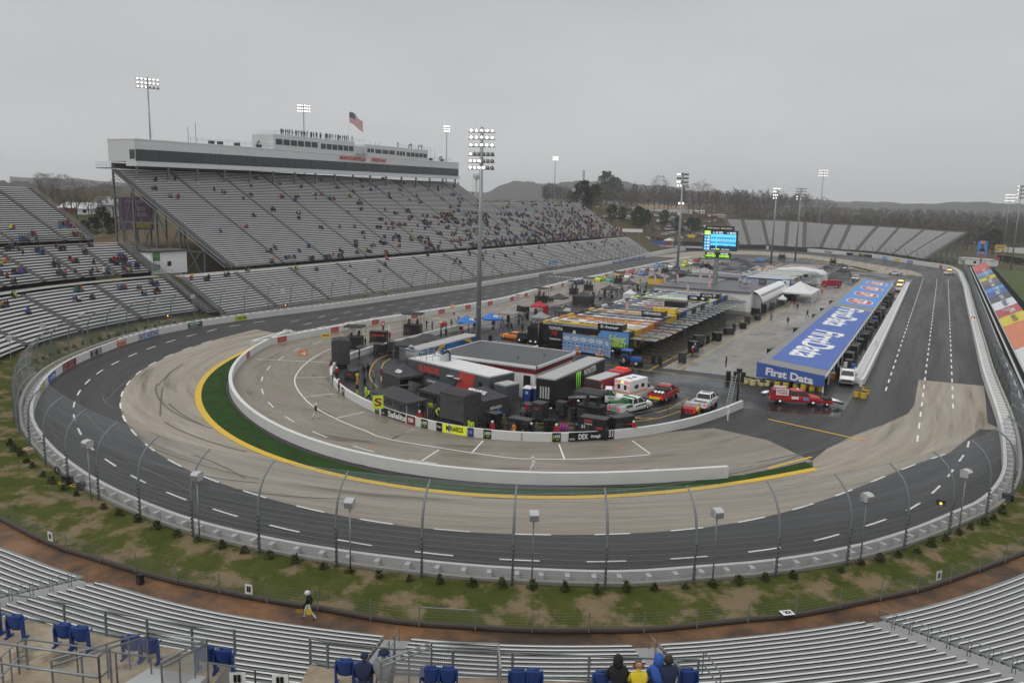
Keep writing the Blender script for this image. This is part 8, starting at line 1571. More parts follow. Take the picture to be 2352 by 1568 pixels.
# ---- spectators
random.seed(21)
JC=['black','navy','charcoal','black','navy','grey','brown','red','blue','camo','tan','green','maroon','orange','white','yellow','neon','purple','denim','teal','olive','pink']
JW=[14,12,12,8,8,7,5,5,5,4,4,3,4,1.5,2,1.5,1.2,1.5,4,2,3,1]
def spec_spots():
    out=[]
    def cluster(st,u,r,tier,bi,n,rz,L_):
        for i in range(n):
            uu=u+i*.56/L_; p=st.P(uu,r)+V((0,0,.0)); q=st.P(uu,r+1); ou=V((q.x-p.x,q.y-p.y,0)).normalized(); out.append((p+ou*.12+V((0,0,-.06)),rz if rz is not None else math.atan2(-ou.y,-ou.x)-PI/2,tier,bi,int(r)))
    for _ in range(950):
        y=131+252*RD()**.75; r=int(33*RD()**1.35)
        w=.05+.95*S((y-150)/110)*(1-.8*S((r-18)/12))
        w=max(w,.55*(1-S(r/5)),.16*(1-r/33))
        if RD()<w: cluster(up1,(y-129.5)/253.5,r,'upper',int((y-129)/16.05),random.choice((1,2,2,3,3,4,5)),None,253.5)
    for _ in range(110):
        y=131+150*RD(); r=int(18*RD()**1.6); 
        if RD()<.5: cluster(up2,(y-129.5)/156.5,r,'top',int((y-129)/16.05),random.choice((1,2,2,3)),None,156.5)
    for _ in range(42):
        y=160+215*RD(); r=int(9+7*RD()); cluster(lo,(y-113.5)/270.5,r,'lower',int((y-113)/17.07),random.choice((1,2,2)),None,270.5)
    for y in (115,118,124,131,146,152): cluster(lo,(y-113.5)/270.5,random.choice((13,14,15)),'lower',0,random.choice((2,3)),None,270.5)
    for st,E_,tier,n,lo_,hi_ in ((l1,A1,'lower curved',20,7,12),(l2,A2,'middle curved',46,0,11),(l3,A3,'upper curved',20,0,9)):
        for _ in range(n):
            bi=int(RD()*4); u0,u1=st.blocks[bi]; u=u0+(u1-u0)*UF(.1,.8); r=random.randint(lo_,hi_)
            if tier=='upper curved': r=random.choice((0,0,1,1,2,5,6))
            p=st.P(u,r); L_=math.hypot(p.x+58,p.y-108)*PI/180
            cluster(st,u,r,tier,bi,random.choice((1,2,2,3,4)),None,L_)
    return out
SPOT=spec_spots(); SPOT.sort(key=lambda s:(s[0]-CP).length); NIND=150
used={}; crowdm=MB(); proto={}
for kd in ('sit','sit_lean','stand'):
    me=PL[kd][0]; proto[kd]=([v.co.copy() for v in me.vertices],[(tuple(p.vertices),p.material_index) for p in me.polygons])
for i,(p,rz,tier,bi,r) in enumerate(SPOT):
    jk=random.choices(JC,JW)[0]; kd=random.choices(('sit','sit_lean','stand'),(6,4,1.6))[0]; tr=random.choice(('denim','black','charcoal','navy','tan','denim')); hat=random.choice(('hair','cap','hood','cap')); hc=random.choice(('black','navy','charcoal',jk,jk,'brown'))
    if i<NIND:
        for t in range(60):
            lab='%s spectator in %s, %s row up, %s tier, %s block from the right'%('standing' if kd=='stand' else 'seated',jk,rown(r),tier+(' turn' if 'curved' in tier else ' main'),rown(bi)) if 'curved' in tier else '%s spectator in %s, %s row up, %s main tier, %s block from the left'%('standing' if kd=='stand' else 'seated',jk,rown(r),tier,rown(bi))
            if lab not in used: break
            jk=random.choice(JC)
        used[lab]=1; person(PL[kd],p,rz+UF(-.3,.3),jk,tr,hat,hc,lab,'spectators in the stands')
    else:
        vs,fs=proto[kd]; T=Mx.Translation(p)@Mx.Rotation(rz+UF(-.3,.3),4,'Z'); vv=[T@v for v in vs]
        for k,mt in enumerate((CM[jk],CM[tr],random.choice((SKIN,CM[hc],CM[hc])),SHOE)): 
            ff=[f for f,mi in fs if mi==k]
            if ff:
                ids=sorted(set(a for f in ff for a in f)); mp_={a:n for n,a in enumerate(ids)}; crowdm.add([vv[a] for a in ids],[tuple(mp_[a] for a in f) for f in ff],mt)
o=crowdm.build('crowd'); tag(o,'scattered crowd of spectators filling the main grandstand','crowd',None,'stuff')
# ================================================================ surroundings
random.seed(9)
BARK=M('bare_bark',(.075,.058,.048),.9,0,.25,1.); TWIG=M('bare_twig',(.1,.078,.066),.9,0,.3,.4); TWIG2=M('bare_twig_grey',(.115,.1,.092),.9,0,.3,.4); PINE1=M('pine_dark',(.018,.035,.014),.9); PINE2=M('pine_light',(.035,.058,.02),.9); CEDAR=M('cedar_rust',(.06,.05,.02),.9)
def bare_tree(sd,h,spread=.55,tw=TWIG):
    random.seed(sd); tk=MB(); cr=MB()
    def br(p,d,l,r,lv):
        q=p+d*l; (tk if lv<2 else cr).cyl(p,q,r,BARK if lv<3 else tw,r*.62,5 if lv==0 else 3,False)
        if lv>=4: return
        n=(4,4,3,3)[lv] if lv else 6
        for k in range(n):
            t=UF(.45,1.) if lv else UF(.35,1.); e=p.lerp(q,t); a=UF(0,2*PI); sp_=spread*UF(.6,1.35)
            u=d.orthogonal().normalized(); w=d.cross(u); nd=(d+(u*math.cos(a)+w*math.sin(a))*sp_+V((0,0,.12))).normalized()
            br(e,nd,l*UF(.5,.72),r*.5*(1.1-.4*t),lv+1)
    br(V((0,0,-.3)),V((UF(-.04,.04),UF(-.04,.04),1)).normalized(),h*.46,h*.016,0)
    for k in range(520):
        a=UF(0,2*PI); t=RD(); r=h*.36*math.sin(PI*(.12+.84*t))**.8*UF(.15,1)**.5; c=V((r*math.cos(a),r*math.sin(a),h*(.28+.74*t))); d=V((math.cos(a)*.6,math.sin(a)*.6,UF(.3,1.3))).normalized()*h*UF(.04,.09); u=d.orthogonal().normalized()*h*.0035
        cr.add([c-u,c+u,c+d],[(0,1,2)],tw)
    return tk.mesh('trunk'),cr.mesh('crown')
BT=[bare_tree(i,16,.5+.06*(i%3),TWIG if i%2 else TWIG2) for i in range(5)]
def pine(sd,h,w,mats):
    random.seed(sd); tk=MB(); cr=MB(); tk.cyl((0,0,-.3),(0,0,h*.9),h*.02,BARK,.03,6)
    n=int(420)
    for k in range(n):
        t=RD()**.8; z=h*(.16+.82*t); rr=w*math.sqrt(max(.02,1-((t-.38)/.66)**2))*(.8+.25*math.sin(k*1.7+t*9))*UF(.2,1)**.4; a=UF(0,2*PI); c=V((rr*math.cos(a),rr*math.sin(a),z+UF(-.2,.2))); s=h*UF(.03,.06)
        for j in range(4):
            d=V((UF(-1,1),UF(-1,1),UF(-.5,.8))).normalized(); u=d.orthogonal().normalized()*s*.4; cr.add([c-u,c+u,c+d*s*1.5],[(0,1,2)],random.choice(mats))
    return tk.mesh('trunk'),cr.mesh('crown')
PT=[pine(50+i,9,3.2,(PINE1,PINE1,PINE2)) for i in range(3)]+[pine(60,8,2.8,(CEDAR,PINE1,PINE2))]
def tree(pr,p,s,name,label,group,zs_=1.):
    t=thing(name,label,'tree',p,UF(0,6),group); t.scale=(s,s,s*zs_)
    for me,n in zip(pr,('trunk','crown')): o=bpy.data.objects.new(n,me); COL.objects.link(o); o.parent=t
def T_(x,y,hpx,kind,label,group,t0=150):
    p=TR('D',x,y,t0); 
    if p is None: return
    dist=(p-CP).length; hm=hpx*dist/1829
    if kind=='bare': tree(random.choice(BT),p,hm/15.,'bare_tree',label,group)
    else: tree(PT[kind],p,hm/9. if kind<3 else hm/8.,'pine_tree',label,group)
# pines on the parking slope
for i,(x,y,h,k) in enumerate(((1337,487,70,0),(1365,478,52,3),(1392,472,75,1),(1412,470,60,2),(1310,470,30,2),(1405,512,42,0),(1428,508,32,1),(1465,528,52,2),(1482,525,42,0),(1525,522,38,1),(1555,532,34,2),(1585,536,36,0),(1600,534,32,3),(2278,585,50,1),(2255,582,36,2),(1320,472,26,0),(1350,492,38,3))):
    T_(x,y,h,k,'dark green pine on the parking slope, %s from the left and right order %s'%(ords[i],'') if 0 else 'dark evergreen tree among the parked cars, %s in the pine clusters from the stand'%ords[i],'evergreens around the parking field')
# bare trees in the horizon row
XS=[1300,1318,1440,1452,1462,1476,1490,1500,1512,1524,1534,1545,1556,1566,1580,1592,1604,1618,1630,1642,1652,1664,1676,1690,1702,1716,1730,1742,1756,1770,1425,1410,1380,1360,1345]
for i,x in enumerate(XS):
    big=1 if x in(1500,1512,1592,1604,1618,1630) else 0
    T_(x+UF(-4,4),(486 if x<1570 else 500)+UF(-5,3),(62 if big else 44)+UF(-8,8),'bare','bare winter tree on the skyline behind the parking field, %s'%('tall' if big else 'medium height'),'bare trees on the skyline',300)
for i,(x,y,h) in enumerate(((1105,445,40),(1118,445,46),(1128,446,38),(1150,440,26),(1178,442,24),(1200,444,22),(1080,440,24),(1062,436,22),(1230,446,20),(1262,450,20))): T_(x,y,h,'bare','bare tree behind the far parked campers, %s group'%('tall' if h>36 else 'low'),'bare trees beyond the campers',250)
LT=[(22,408,27,'round bare tree on the left horizon'),(58,408,9,'small bush on the left horizon')]
for x,y,h in ((110,500,75),(148,505,80),(178,507,70),(212,508,72),(240,512,66),(262,515,70),(120,475,58),(138,490,62),(152,498,74),(165,492,66),(100,462,48),(185,488,56),(205,500,60),(228,495,58),(250,500,62),(92,450,40),(265,470,46),(178,460,40),(300,500,50)): T_(x,y,h,'bare','bare thicket tree in the gap left of the main grandstand','bare trees left of the grandstand',190)
T_(25,412,30,'bare','round bare tree alone on the left horizon',None,200); T_(52,412,30,0,'lone pine with open crown on the left horizon',None,200)
for x,y,h,k in ((236,535,52,0),(215,548,42,3),(258,545,40,2),(195,540,30,1)): T_(x,y,h,k,'dense dark bush in the gap below the press box','bushes left of the grandstand',180)
# woods: uncountable winter forest on the right and far behind
random.seed(31); wd=MB(); WM=[M('woods_a',(.068,.055,.047),.95,0,.3,.05),M('woods_b',(.085,.072,.062),.95,0,.3,.05),M('woods_c',(.055,.048,.04),.95,0,.3,.05),M('woods_d',(.05,.058,.03),.95,0,.3,.05)]
def wtree(x,y,z,h,mt):
    wd.cyl((x,y,z),(x,y,z+h*.55),h*.012,mt,h*.006,3,False); w=h*UF(.26,.4)
    for k in range(34):
        a=UF(0,2*PI); t=RD(); r=w*math.sin(PI*min(1,.18+.82*t))*math.sqrt(RD()); c=V((x+r*math.cos(a)*.8,y+r*math.sin(a)*.8,z+h*(.22+.7*t))); d=V((math.cos(a)*.6,math.sin(a)*.6,UF(.4,1.4))).normalized()*h*UF(.09,.2); u=d.orthogonal().normalized()*h*.017
        wd.add([c-u,c+u,c+d],[(0,1,2)],mt)
n=0
while n<2300:
    b=rad(-13+31*RD()) if n>250 else rad(-26+14*RD()); dist=(560+900*RD()**1.3) if n>250 else UF(700,1100); x=-dist*math.sin(-b)*1.; x=dist*math.sin(b); y=dist*math.cos(b)
    if n>250 and b<rad(-6) and dist<640: continue
    if x<70 and y<600 and x>-150: continue
    wtree(x,y,TH(x,y),UF(14,21),random.choices(WM,(4,4,3,.8))[0]); n+=1
o=wd.build('woods'); tag(o,'brown leafless winter woods covering the hills on the right','woods',None,'stuff')
# far ridges
def ridge(dist,b0,b1,hf,mat,name,sd):
    random.seed(sd); ph=[UF(0,6) for _ in range(8)]; m=MB(); n=150; A=[];B=[]
    for i in range(n+1):
        b=rad(b0+(b1-b0)*i/n); h=hf(i/n)+sum(math.sin(i*f+ph[k])*a for k,(f,a) in enumerate(((.11,6),(.31,3),(.9,1.6),(2.1,1.),(4.3,.8)))); x,y=dist*math.sin(b),dist*math.cos(b); A.append((x,y,h)); B.append((x*.86,y*.86,-5)); 
    C=[(a[0]*1.2,a[1]*1.2,-5) for a in A]; m.add(B+A+C,[(i,i+1,n+2+i,n+1+i) for i in range(n)]+[(n+1+i,n+2+i,2*n+3+i,2*n+2+i) for i in range(n)],mat,True); struct(name,m)
RG=MN('ridge_forest',('#2c2a26','#3a3731'),.02,.12,.95,thr=(.35,.65),spec=.05)
ridge(2700,-32,-8,lambda t:92*S(t*6)*(1-.75*S((t-.55)/.45)),RG,'hills',1); ridge(3300,-16,22,lambda t:66-18*t,RG,'hills',2); ridge(1500,-75,-44,lambda t:34,RG,'hills',3); ridge(3100,-60,30,lambda t:52,RG,'hills',4)
# ---- parked vehicles
PAINT=bpy.data.materials.new('car_paint'); 
def lowcar(kind):
    m=MB(); 
    if kind=='sedan': m.rings([bring(-2.3,.82,.3,.85),bring(-1.9,.9,.25,.95),bring(1.4,.9,.25,.92),bring(2.3,.8,.3,.68)],PAINT,smooth=False); m.fr((-.82,.82,-1.7,.9,.93),(-.66,.66,-1.1,.2,1.38),GLASS); m.fr((-.68,.68,-1.12,.22,1.36),(-.6,.6,-1.0,.1,1.45),PAINT)
    elif kind=='suv': m.rings([bring(-2.35,.88,.4,1.1),bring(1.2,.92,.4,1.1),bring(2.3,.85,.4,.95)],PAINT,smooth=False); m.fr((-.86,.86,-2.3,1.1,1.1),(-.72,.72,-2.1,.5,1.65),GLASS); m.fr((-.76,.76,-2.15,.5,1.63),(-.66,.66,-2.0,.4,1.75),PAINT)
    elif kind=='pickup': m.rings([bring(-2.8,.92,.5,1.05),bring(-.6,.95,.5,1.1),bring(1.4,.95,.5,1.12),bring(2.8,.88,.5,1.0)],PAINT,smooth=False); m.fr((-.86,.86,-.7,1.3,1.1),(-.72,.72,-.5,.7,1.75),GLASS); m.fr((-.76,.76,-.55,.72,1.73),(-.68,.68,-.45,.6,1.85),PAINT); m.bx(-.8,.8,-2.7,-.8,1.05,1.08,DGREY)
    else: m.rings([bring(-2.6,.95,.4,1.9),bring(1.3,.95,.4,1.95),bring(1.9,.92,.4,1.2),bring(2.5,.85,.4,1.0)],PAINT,smooth=False); m.bx(-.97,.97,-2.2,1.2,1.25,1.7,GLASS)
    for s in (-1,1):
        for y in (-1.4,1.45): m.cyl((s*.8-.1,y,.32),(s*.8+.1,y,.32),.32,RUBBER,n=8)
        m.bx(s*.6-.12,s*.6+.12,-2.36 if kind!='pickup' else -2.83,-2.3,.7,.85,MAROON)
    return m.mesh('parked_car')
LC={k:lowcar(k) for k in('sedan','suv','pickup','van')}
CC=dict(white=(.75,.75,.75),silver=(.5,.51,.52),black=(.03,.03,.033),grey=(.12,.12,.13),blue=(.03,.06,.17),red=(.28,.02,.025),maroon=(.1,.015,.02),tan=(.3,.25,.17),green=(.025,.05,.035))
CPM={k:M('carpaint_'+k,c,.3,.1,0,spec=.5) for k,c in CC.items()}
nc=0
def parkcar(p,rz,label,group='cars parked on the slope',kind=None,col=None):
    global nc
    kind=kind or random.choices(('sedan','suv','pickup','van'),(5,4,3,1))[0]; col=col or random.choices(list(CC),(10,8,5,5,3,2,2,2,1))[0]
    o=bpy.data.objects.new('parked_car' if kind!='pickup' else 'parked_pickup',LC[kind]); COL.objects.link(o); o.location=p; o.rotation_euler=(0,0,rz)
    for s in o.material_slots:
        if s.material is PAINT: s.link='OBJECT'; s.material=CPM[col]
    tag(o,label.replace('CAR',col+' '+('pickup' if kind=='pickup' else kind)),'car',group); nc+=1
ROWS=[((1325,478),(1440,465),10,'top row under the pines'),((1360,455),(1440,462),9,'far row beyond the pines'),((1440,468),(1475,476),5,'short row near the white house trailer'),((1388,500),(1415,492),5,'edge row beside the stand rail'),((1412,487),(1470,478),8,'row left of the cream house trailer'),((1480,505),(1530,492),7,'row below the long white building, left'),((1490,518),(1560,500),10,'second row below the long white building'),((1500,530),(1600,508),12,'third row below the long white building'),((1520,540),(1640,518),12,'fourth row below the long white building'),((1560,548),(1650,532),10,'lowest row behind the scoreboard'),((1608,500),(1680,492),9,'row under the bare trees'),((1600,488),(1660,484),7,'row at the edge of the woods'),((1340,462),(1420,456),9,'upper skyline row'),((1130,462),(1230,466),14,'row of cars behind the campers'),((1240,470),(1300,474),8,'row right of the campers'),((1540,512),(1600,520),7,'diagonal row beside the pines'),((1610,530),(1660,522),6,'row just left of the scoreboard banner'),((1350,470),(1430,472),9,'row between the pine clusters'),((1445,500),(1480,494),5,'row left of the big pine pair'),((1500,548),(1560,556),7,'row above the vendor tents'),((1530,528),(1620,524),12,'row behind the three small pines'),((1620,512),(1680,508),9,'row near the motorhome'),((1480,478),(1475,478),2,'pair beside the long building'),((1590,540),(1660,546),9,'row beside the scoreboard top'),((1420,500),(1440,504),3,'trio under the left pines')]
for a,b,n,nm in ROWS:
    rz=UF(0,3)
    for i in range(n):
        x=a[0]+(b[0]-a[0])*i/(n-1)+UF(-1.5,1.5); y=a[1]+(b[1]-a[1])*i/(n-1)+UF(-1,1); p=TR('D',x,y,200)
        if p is None or p.y>1200: continue
        if p.x>-139 : p.x-=0
        parkcar(p,rz+UF(-.15,.15),'CAR parked in the %s, %s along'%(nm,ords[i]))
for i in range(26):
    x=2305+UF(-5,45); y=556+UF(0,22); p=TR('D',x,y,200)
    if p: parkcar(p,UF(0,3),'CAR in the far right lot behind the tall sign','cars in the right hand lot')
for i in range(14):
    x=2080+i*9; p=TR('D',2225+UF(-15,15),558+UF(-3,3),250)
    if p: parkcar(p,UF(0,3),'CAR in the hazy lot beyond the far stand corner','cars beyond the far stand')
# campers and long vehicles
def camper(x,y,L,h,col,label,rzd=20,t0=200):
    p=TR('D',x,y,t0)
    if not p: return
    t=thing('camper',label,'camper',p,rad(rzd)); m=MB(); m.rings([[(-1.2,yy,.5),(-1.2,yy,h-.2),(-1.,yy,h),(1.,yy,h),(1.2,yy,h-.2),(1.2,yy,.5)] for yy in (-L/2,L/2)],col,smooth=False); m.build('body',t)
    m=MB(); 
    for k in range(int(L/2)): m.bx(-1.22,-1.2,-L/2+.7+k*2,-L/2+1.7+k*2,h*.5,h*.75,GLASS); m.bx(1.2,1.22,-L/2+.7+k*2,-L/2+1.7+k*2,h*.5,h*.75,GLASS)
    m.build('window',t); m=MB(); m.bx(-1.23,1.23,-L/2+.2,L/2-.2,1.1,1.25,random.choice((NAVY,MAROON,TAN))); m.build('stripe',t)
    for s in (-1,1): 
        for yy in (-L/4,L/4): MB().cyl((s*1.-.1,yy,.4),(s*1.+.1,yy,.4),.4,RUBBER,n=8).build('wheel',t)
CREAM=M('camper_cream',(.5,.47,.38),.5)
for x,y,L,h,col,lab in ((1078,452,10,3.2,WHITE,'white camper at the left end of the skyline camper row'),(1120,455,9,3,WHITE,'white camper second on the skyline'),(1150,458,11,3.2,CREAM,'cream motorhome third on the skyline'),(1172,460,10,3.2,LGREY,'grey camper fourth on the skyline'),(1205,461,12,3.3,M('camper_dark',(.06,.06,.07),.5),'dark motor coach fifth on the skyline'),(1238,462,10,3.1,WHITE,'white camper sixth on the skyline'),(1265,465,9,3,CREAM,'cream camper at the right end of the skyline row'),(1462,487,9,3.,CREAM,'cream house trailer in the middle of the parking slope'),(1420,466,12,3.5,DGREY,'dark long coach near the skyline trees'),(1390,462,8,3.3,WHITE,'white truck camper near the skyline pines'),(1500,464,11,3.3,WHITE,'white motorhome under the tall bare trees'),(1650,502,12,3.3,CREAM,'cream motorhome at the right of the slope'),(1606,492,8,3.,WHITE,'white camper van right of the long white building'),(225,432,12,3.2,SKYB,'blue camper on the far left field'),(245,433,12,3.2,WHITE,'white camper on the far left field, middle'),(262,434,12,3.2,CREAM,'cream camper on the far left field'),(290,436,14,3.2,WHITE,'white camper on the far left field, rightmost'),(560+1000,497,7,2.8,WHITE,'white van like camper below the long building')): camper(x,y,L,h,col,lab,random.choice((20,-60,100,75)))
# buildings
def house(x0,y0,x1,y1,dep,h,roofh,wall,roof,label,name='building',t0=200):
    a,b=TR('D',x0,y0,t0),TR('D',x1,y1,t0)
    if not a or not b: return
    z=min(a.z,b.z)-.5; u=V((b.x-a.x,b.y-a.y,0)); L_=u.length; t=thing(name,label,'building',(a.x,a.y,z),math.atan2(u.y,u.x))
    m=MB(); m.bx(0,L_,0,dep,0,h+.5,wall); m.build('wall',t); m=MB(); m.rings([[(xx,-.4,h+.45),(xx,dep/2,h+.5+roofh),(xx,dep+.4,h+.45)] for xx in (-.4,L_+.4)],roof,smooth=False); m.build('roof',t)
    m=MB(); 
    for k in range(max(1,int(L_/6))): m.bx(2+k*6,3.4+k*6,-.05,0,1.4,2.6,GLASS)
    m.build('window',t)
house(1483,484,1590,492,12,3.6,2.6,WHITE,M('tan_shingle',(.28,.19,.11),.8),'long white building with tan shingle roof on the slope'); house(0,418,135,424,14,4,.8,LGREY,WHITE,'long low warehouse with white roof on the left horizon'); house(1690,510,1725,514,8,4,.4,WHITE,LGREY,'white block building at the edge of the woods'); house(1630,500,1668,502,7,2.6,1.2,MAROON,MAROON,'low red roofed shed near the woods')
house(135,489,168,491,9,2.2,2.,MAROON,WHITE,'red barn with white roof in the gap left of the stand',t0=180); house(178,494,214,495,9,2.4,2.2,WHITE,WHITE,'white roofed house in the gap left of the stand',t0=180); house(232,503,262,502,9,5,2,LGREY,LGREY,'grey two storey house beside the billboard posts',t0=180); house(215,488,245,488,8,4,2,WHITE,M('house_roof',(.3,.29,.28),.8),'second white house farther back in the gap',t0=180)
house(1210,446,1240,446,20,7,.5,WHITE,WHITE,'white factory hall on the hazy horizon',t0=500); house(1255,450,1320,452,20,6,.5,LGREY,LGREY,'pale long factory hall on the hazy horizon',t0=500); house(1930,492,1990,495,20,5,1,WHITE,WHITE,'pale long roof in a clearing of the woods',t0=500)
house(2200,606,2272,612,7,3.2,.3,WHITE,LGREY,'low white service building below the bottle shaped tower',t0=250)
p=TR('D',1252,450,400); p=p or V((-400,900,20)); t=thing('silo','tall thin silo and elevator on the hazy horizon','silo',p); m=MB(); 
for k in range(3): m.cyl((k*5,0,0),(k*5,0,22),2.6,LGREY,n=10)
m.bx(12,14,-1,1,0,44,LGREY); m.build('tower',t)
# water tower
b=AT('D',1095,432,1500); tp=AT('D',1095,393,1500); t=thing('water_tower','pale water tower with bulbous tank on legs in the haze','water tower',(b.x,b.y,b.z-25)); H_=tp.z-b.z+25; m=MB(); R=[]
for r,z in ((2,.72),(6,.78),(7.5,.85),(7.3,.92),(5,.97),(.5,1.)): R.append([(r*math.cos(2*PI*i/14),r*math.sin(2*PI*i/14),z*H_) for i in range(14)])
m.rings(R,M('tank_white',(.6,.62,.64),.5)); m.build('tank',t); m=MB(); m.cyl((0,0,0),(0,0,H_*.75),1.,LGREY,n=8)
for k in range(5): a=k*2*PI/5; m.cyl((7*math.cos(a),7*math.sin(a),0),(6.6*math.cos(a),6.6*math.sin(a),H_*.85),.4,LGREY,n=5)
m.build('leg',t)
# billboard below the press box, concession stand, signs
a,b=AT('a1',1085,885,232),AT('a1',1400,890,232); c=AT('a1',1100,1190,232); t=thing('billboard','back of a purple billboard with mirrored letters under the press box end','billboard'); m=MB(); PUR=M('billboard_purple',(.2,.12,.2),.7); u=(b-a); u.z=0; L_=u.length; u.normalize(); nn=V((u.y,-u.x,0)); hh=a.z-c.z
m.bar(a+u*L_/2-V((0,0,hh/2))-u*L_/2,a+u*L_-V((0,0,hh/2)),.3,hh,PUR); f=a+nn*.2; m.bar(f+u*3-V((0,0,hh*.85))+nn*.02,f+u*(L_-.5)-V((0,0,hh*.85))+nn*.02,.05,hh*.18,KHA); m.text("Goody's",f+u*L_*.45-V((0,0,hh*.14)),-u,(0,0,1),hh*.13,LGREY,L_*.5,.03); m.text('COOL\nORANGE',f+u*L_*.62-V((0,0,hh*.45)),-u,(0,0,1),hh*.3,LGREY,L_*.4,.03); m.build('panel',t); m=MB()
for k in (.1,.5,.9): q=a+u*L_*k; m.bar(V((q.x,q.y,5)),V((q.x+.01,q.y,a.z)),.4,.4,STEEL)
m.build('support_post',t)
p1,p2=PX('a1',1390,1540,-146),PX('a1',1720,1540,-146); t=thing('concession_stand','white flat roofed concession stand with a green poster beside the stair','kiosk',(0,0,0)); m=MB(); za,zb_=p1.z-1.5,PX('a1',1400,1400,-146).z; m.bx(-151,-146,p1.y,p2.y,za,zb_,WHITE); m.build('wall',t); m=MB(); m.bx(-151.3,-145.5,p1.y-.3,p2.y+.3,zb_,zb_+.3,DGREY); m.build('roof',t); m=MB(); yy=p1.y+.5; m.bx(-146,-145.95,yy,yy+1.7,za+.8,zb_-.1,GRN); m.bx(-145.95,-145.93,yy,yy+1.7,za+2.,za+2.8,WHITE); m.text('MTN\nDEW',(-145.92,yy+.85,zb_-.7),(0,1,0),(0,0,1),.8,LIME,1.1,.03); m.build('poster',t); m=MB(); m.bx(-146,-145.96,p1.y+4,p1.y+5,za+1.6,za+2.6,GLASS); m.build('window',t)
def signat(c,x0,y0,x1,y1,dist,mat,txt,ink,label,name='sign'):
    a,b=AT(c,x0,y0,dist),AT(c,x1,y1,dist); t=thing(name,label,'sign'); u=V((b.x-a.x,b.y-a.y,0)); m=MB(); L_=u.length; h=a.z-b.z; z0=V((0,0,-h/2)); m.bar(a+z0,V((b.x,b.y,a.z))+z0,.3,abs(h),mat); u.normalize(); n=V((u.y,-u.x,0)); mid_=a+u*L_/2+z0+n*.2
    if txt: m.text(txt,mid_,u,(0,0,1),abs(h)*.6,ink,L_*.8,.03)
    m.build('panel',t)
    for k in (.15,.85): q=a+u*L_*k; MB().bar(V((q.x,q.y,-.3)),V((q.x+.01,q.y,a.z-h)),.2,.2,GALV).build('post',t)
signat('a3',1205,798,1265,825,470,WHITE,'EXIT',BLACK,'white EXIT sign above the vendor tents at the far stand end'); signat('a3',910,705,1000,740,430,RED,'FOOD',WHITE,'red banner at the foot of the parking slope'); signat('a3',1015,722,1200,758,440,WHITE,'',WHITE,'white and black trailer side at the foot of the slope')
t=thing('vendor_tent','white peaked vendor tent behind the far end of the front stretch','tent',AT('a3',1440,830,480)*1+V((0,0,0))); t.location.z=0; m=MB(); m.rings([[(-6*f,-4*f,z),(6*f,-4*f,z),(6*f,4*f,z),(-6*f,4*f,z)] for f,z in ((1,2.5),(1,3.2),(.45,5),(.02,6.4))],WHTC,smooth=False); m.build('canopy',t)
for k,(x,y,w,col) in enumerate(((1290,845,14,BLUE),(1350,860,14,MAROON),(1500,850,12,GREY),(1420,870,10,BLACK),(1600,860,14,DGREY),(1680,865,12,BLACK))):
    p=AT('a3',x,y,470); t=thing('vendor_trailer','%s vendor trailer in the crowd behind the far turn entry'%['blue','maroon','grey','black','dark grey','long black'][k],'trailer',(p.x,p.y,0),rad(17)); m=MB(); m.bx(-w/2,w/2,-1.5,1.5,.4,5.2,col); m.build('body',t); m=MB(); m.bx(-w/2+.5,w/2-.5,-1.55,-1.5,1.6,2.8,LGREY); m.build('serving_hatch',t)
signat('a3',1620,775,1680,805,480,YEL,'',BLACK,'yellow diamond like fuel sign with red corner behind the vendors')
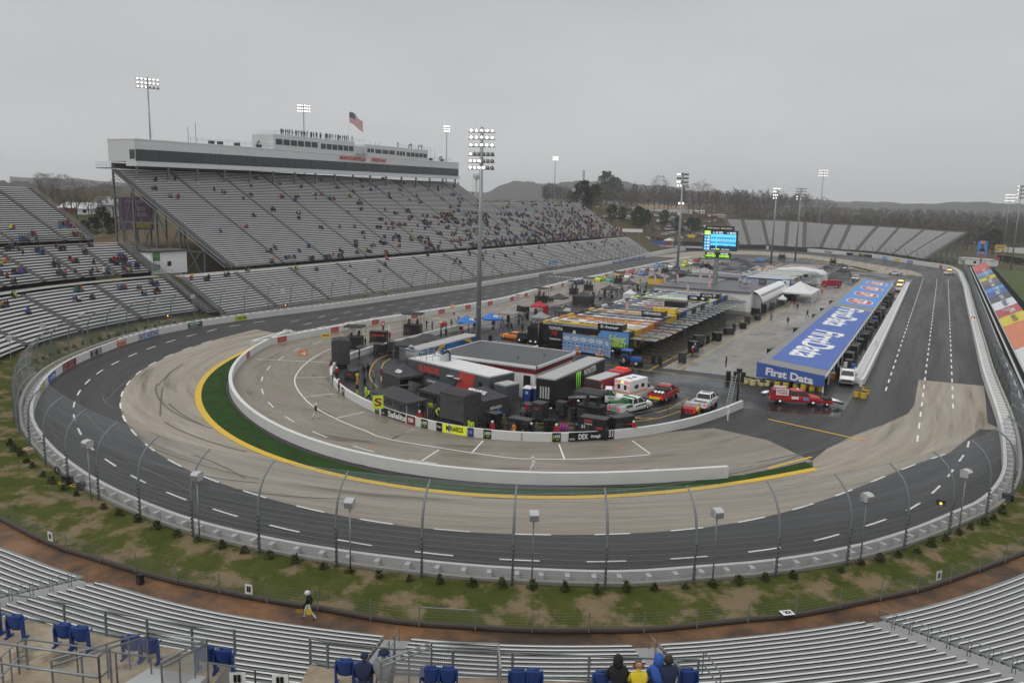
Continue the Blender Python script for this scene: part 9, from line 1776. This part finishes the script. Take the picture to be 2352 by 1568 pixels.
# tower sign and fuel sign on the right
b=AT('a4',1960,978,430); tp=AT('a4',1960,830,430); wd_=17.; k=1829/430; t=thing('sign_tower','tall rounded blue sign tower with a dark bottle picture on the right','sign',(b.x,b.y,0),math.atan2(-b.x,b.y)); w=68*.25/k; m=MB(); z0,z1=b.z,tp.z; m.rings([[(-w/2*f,-.6,z),(w/2*f,-.6,z),(w/2*f,.6,z),(-w/2*f,.6,z)] for f,z in ((1,z0),(1,z1-1.),(.8,z1-.3),(.4,z1))],STPB,smooth=False); m.build('tower',t); m=MB(); e=-.63; h=z1-z0; m.bx(-w*.3,w*.3,e-.02,e,z0+h*.12,z0+h*.42,BLACK); m.bx(-w*.22,w*.22,e-.03,e-.01,z0+h*.42,z0+h*.5,BLACK); m.bx(-w*.1,w*.1,e-.03,e-.01,z0+h*.5,z0+h*.75,NAVY); m.bx(-w*.28,w*.28,e-.04,e-.02,z0+h*.16,z0+h*.3,TAN); m.bx(-w*.45,w*.45,e-.03,e-.01,z0,z0+h*.07,SREDD); m.disc((0,e-.03,z0+h*.87),(1,0,0),(0,0,1),w*.3,w*.24,SREDD); m.text('STP',(0,e-.06,z0+h*.87),(1,0,0),(0,0,1),w*.2,WHITE,None,.03); m.build('picture',t); m=MB(); m.bx(-.5,.5,-.4,.4,0,z0,GALV); m.build('pedestal',t)
signat('a4',2090,872,2180,915,470,YEL,'SUNOCO',NAVY,'yellow fuel brand sign on a mast behind the right fence')
for k in range(7):
    p=TR('D',2300+k*9,600+k*1.5,200); p=p or V((60,300,0)); t=thing('parked_semi','%s semi truck in the row beyond the right grass verge, %s from the left'%('red' if k==0 else 'dark',ords[k]),'truck',p,rad(150)); c=RED if k==0 else BLACK; m=MB(); m.bx(-1.2,1.2,-1,2.4,.8,3.6,c); m.fr((-1,1,2.4,4.4,.8),(-.8,.8,2.4,4.2,2.),c); m.build('cab',t); m=MB(); m.bx(-.9,.9,2.4,2.5,2.2,3.2,GLASS); m.build('windscreen',t)
    for s in (-1,1): MB().cyl((s*1.-.15,3.3,.5),(s*1.+.15,3.3,.5),.5,RUBBER,n=8).build('wheel',t)
p=TR('D',2320,583,200)
if p: t=thing('white_trailer','long white trailer roof behind the dark semi trucks','trailer',p,rad(60)); MB().bx(-1.4,1.4,-9,9,.8,4.1,WHITE).build('body',t)
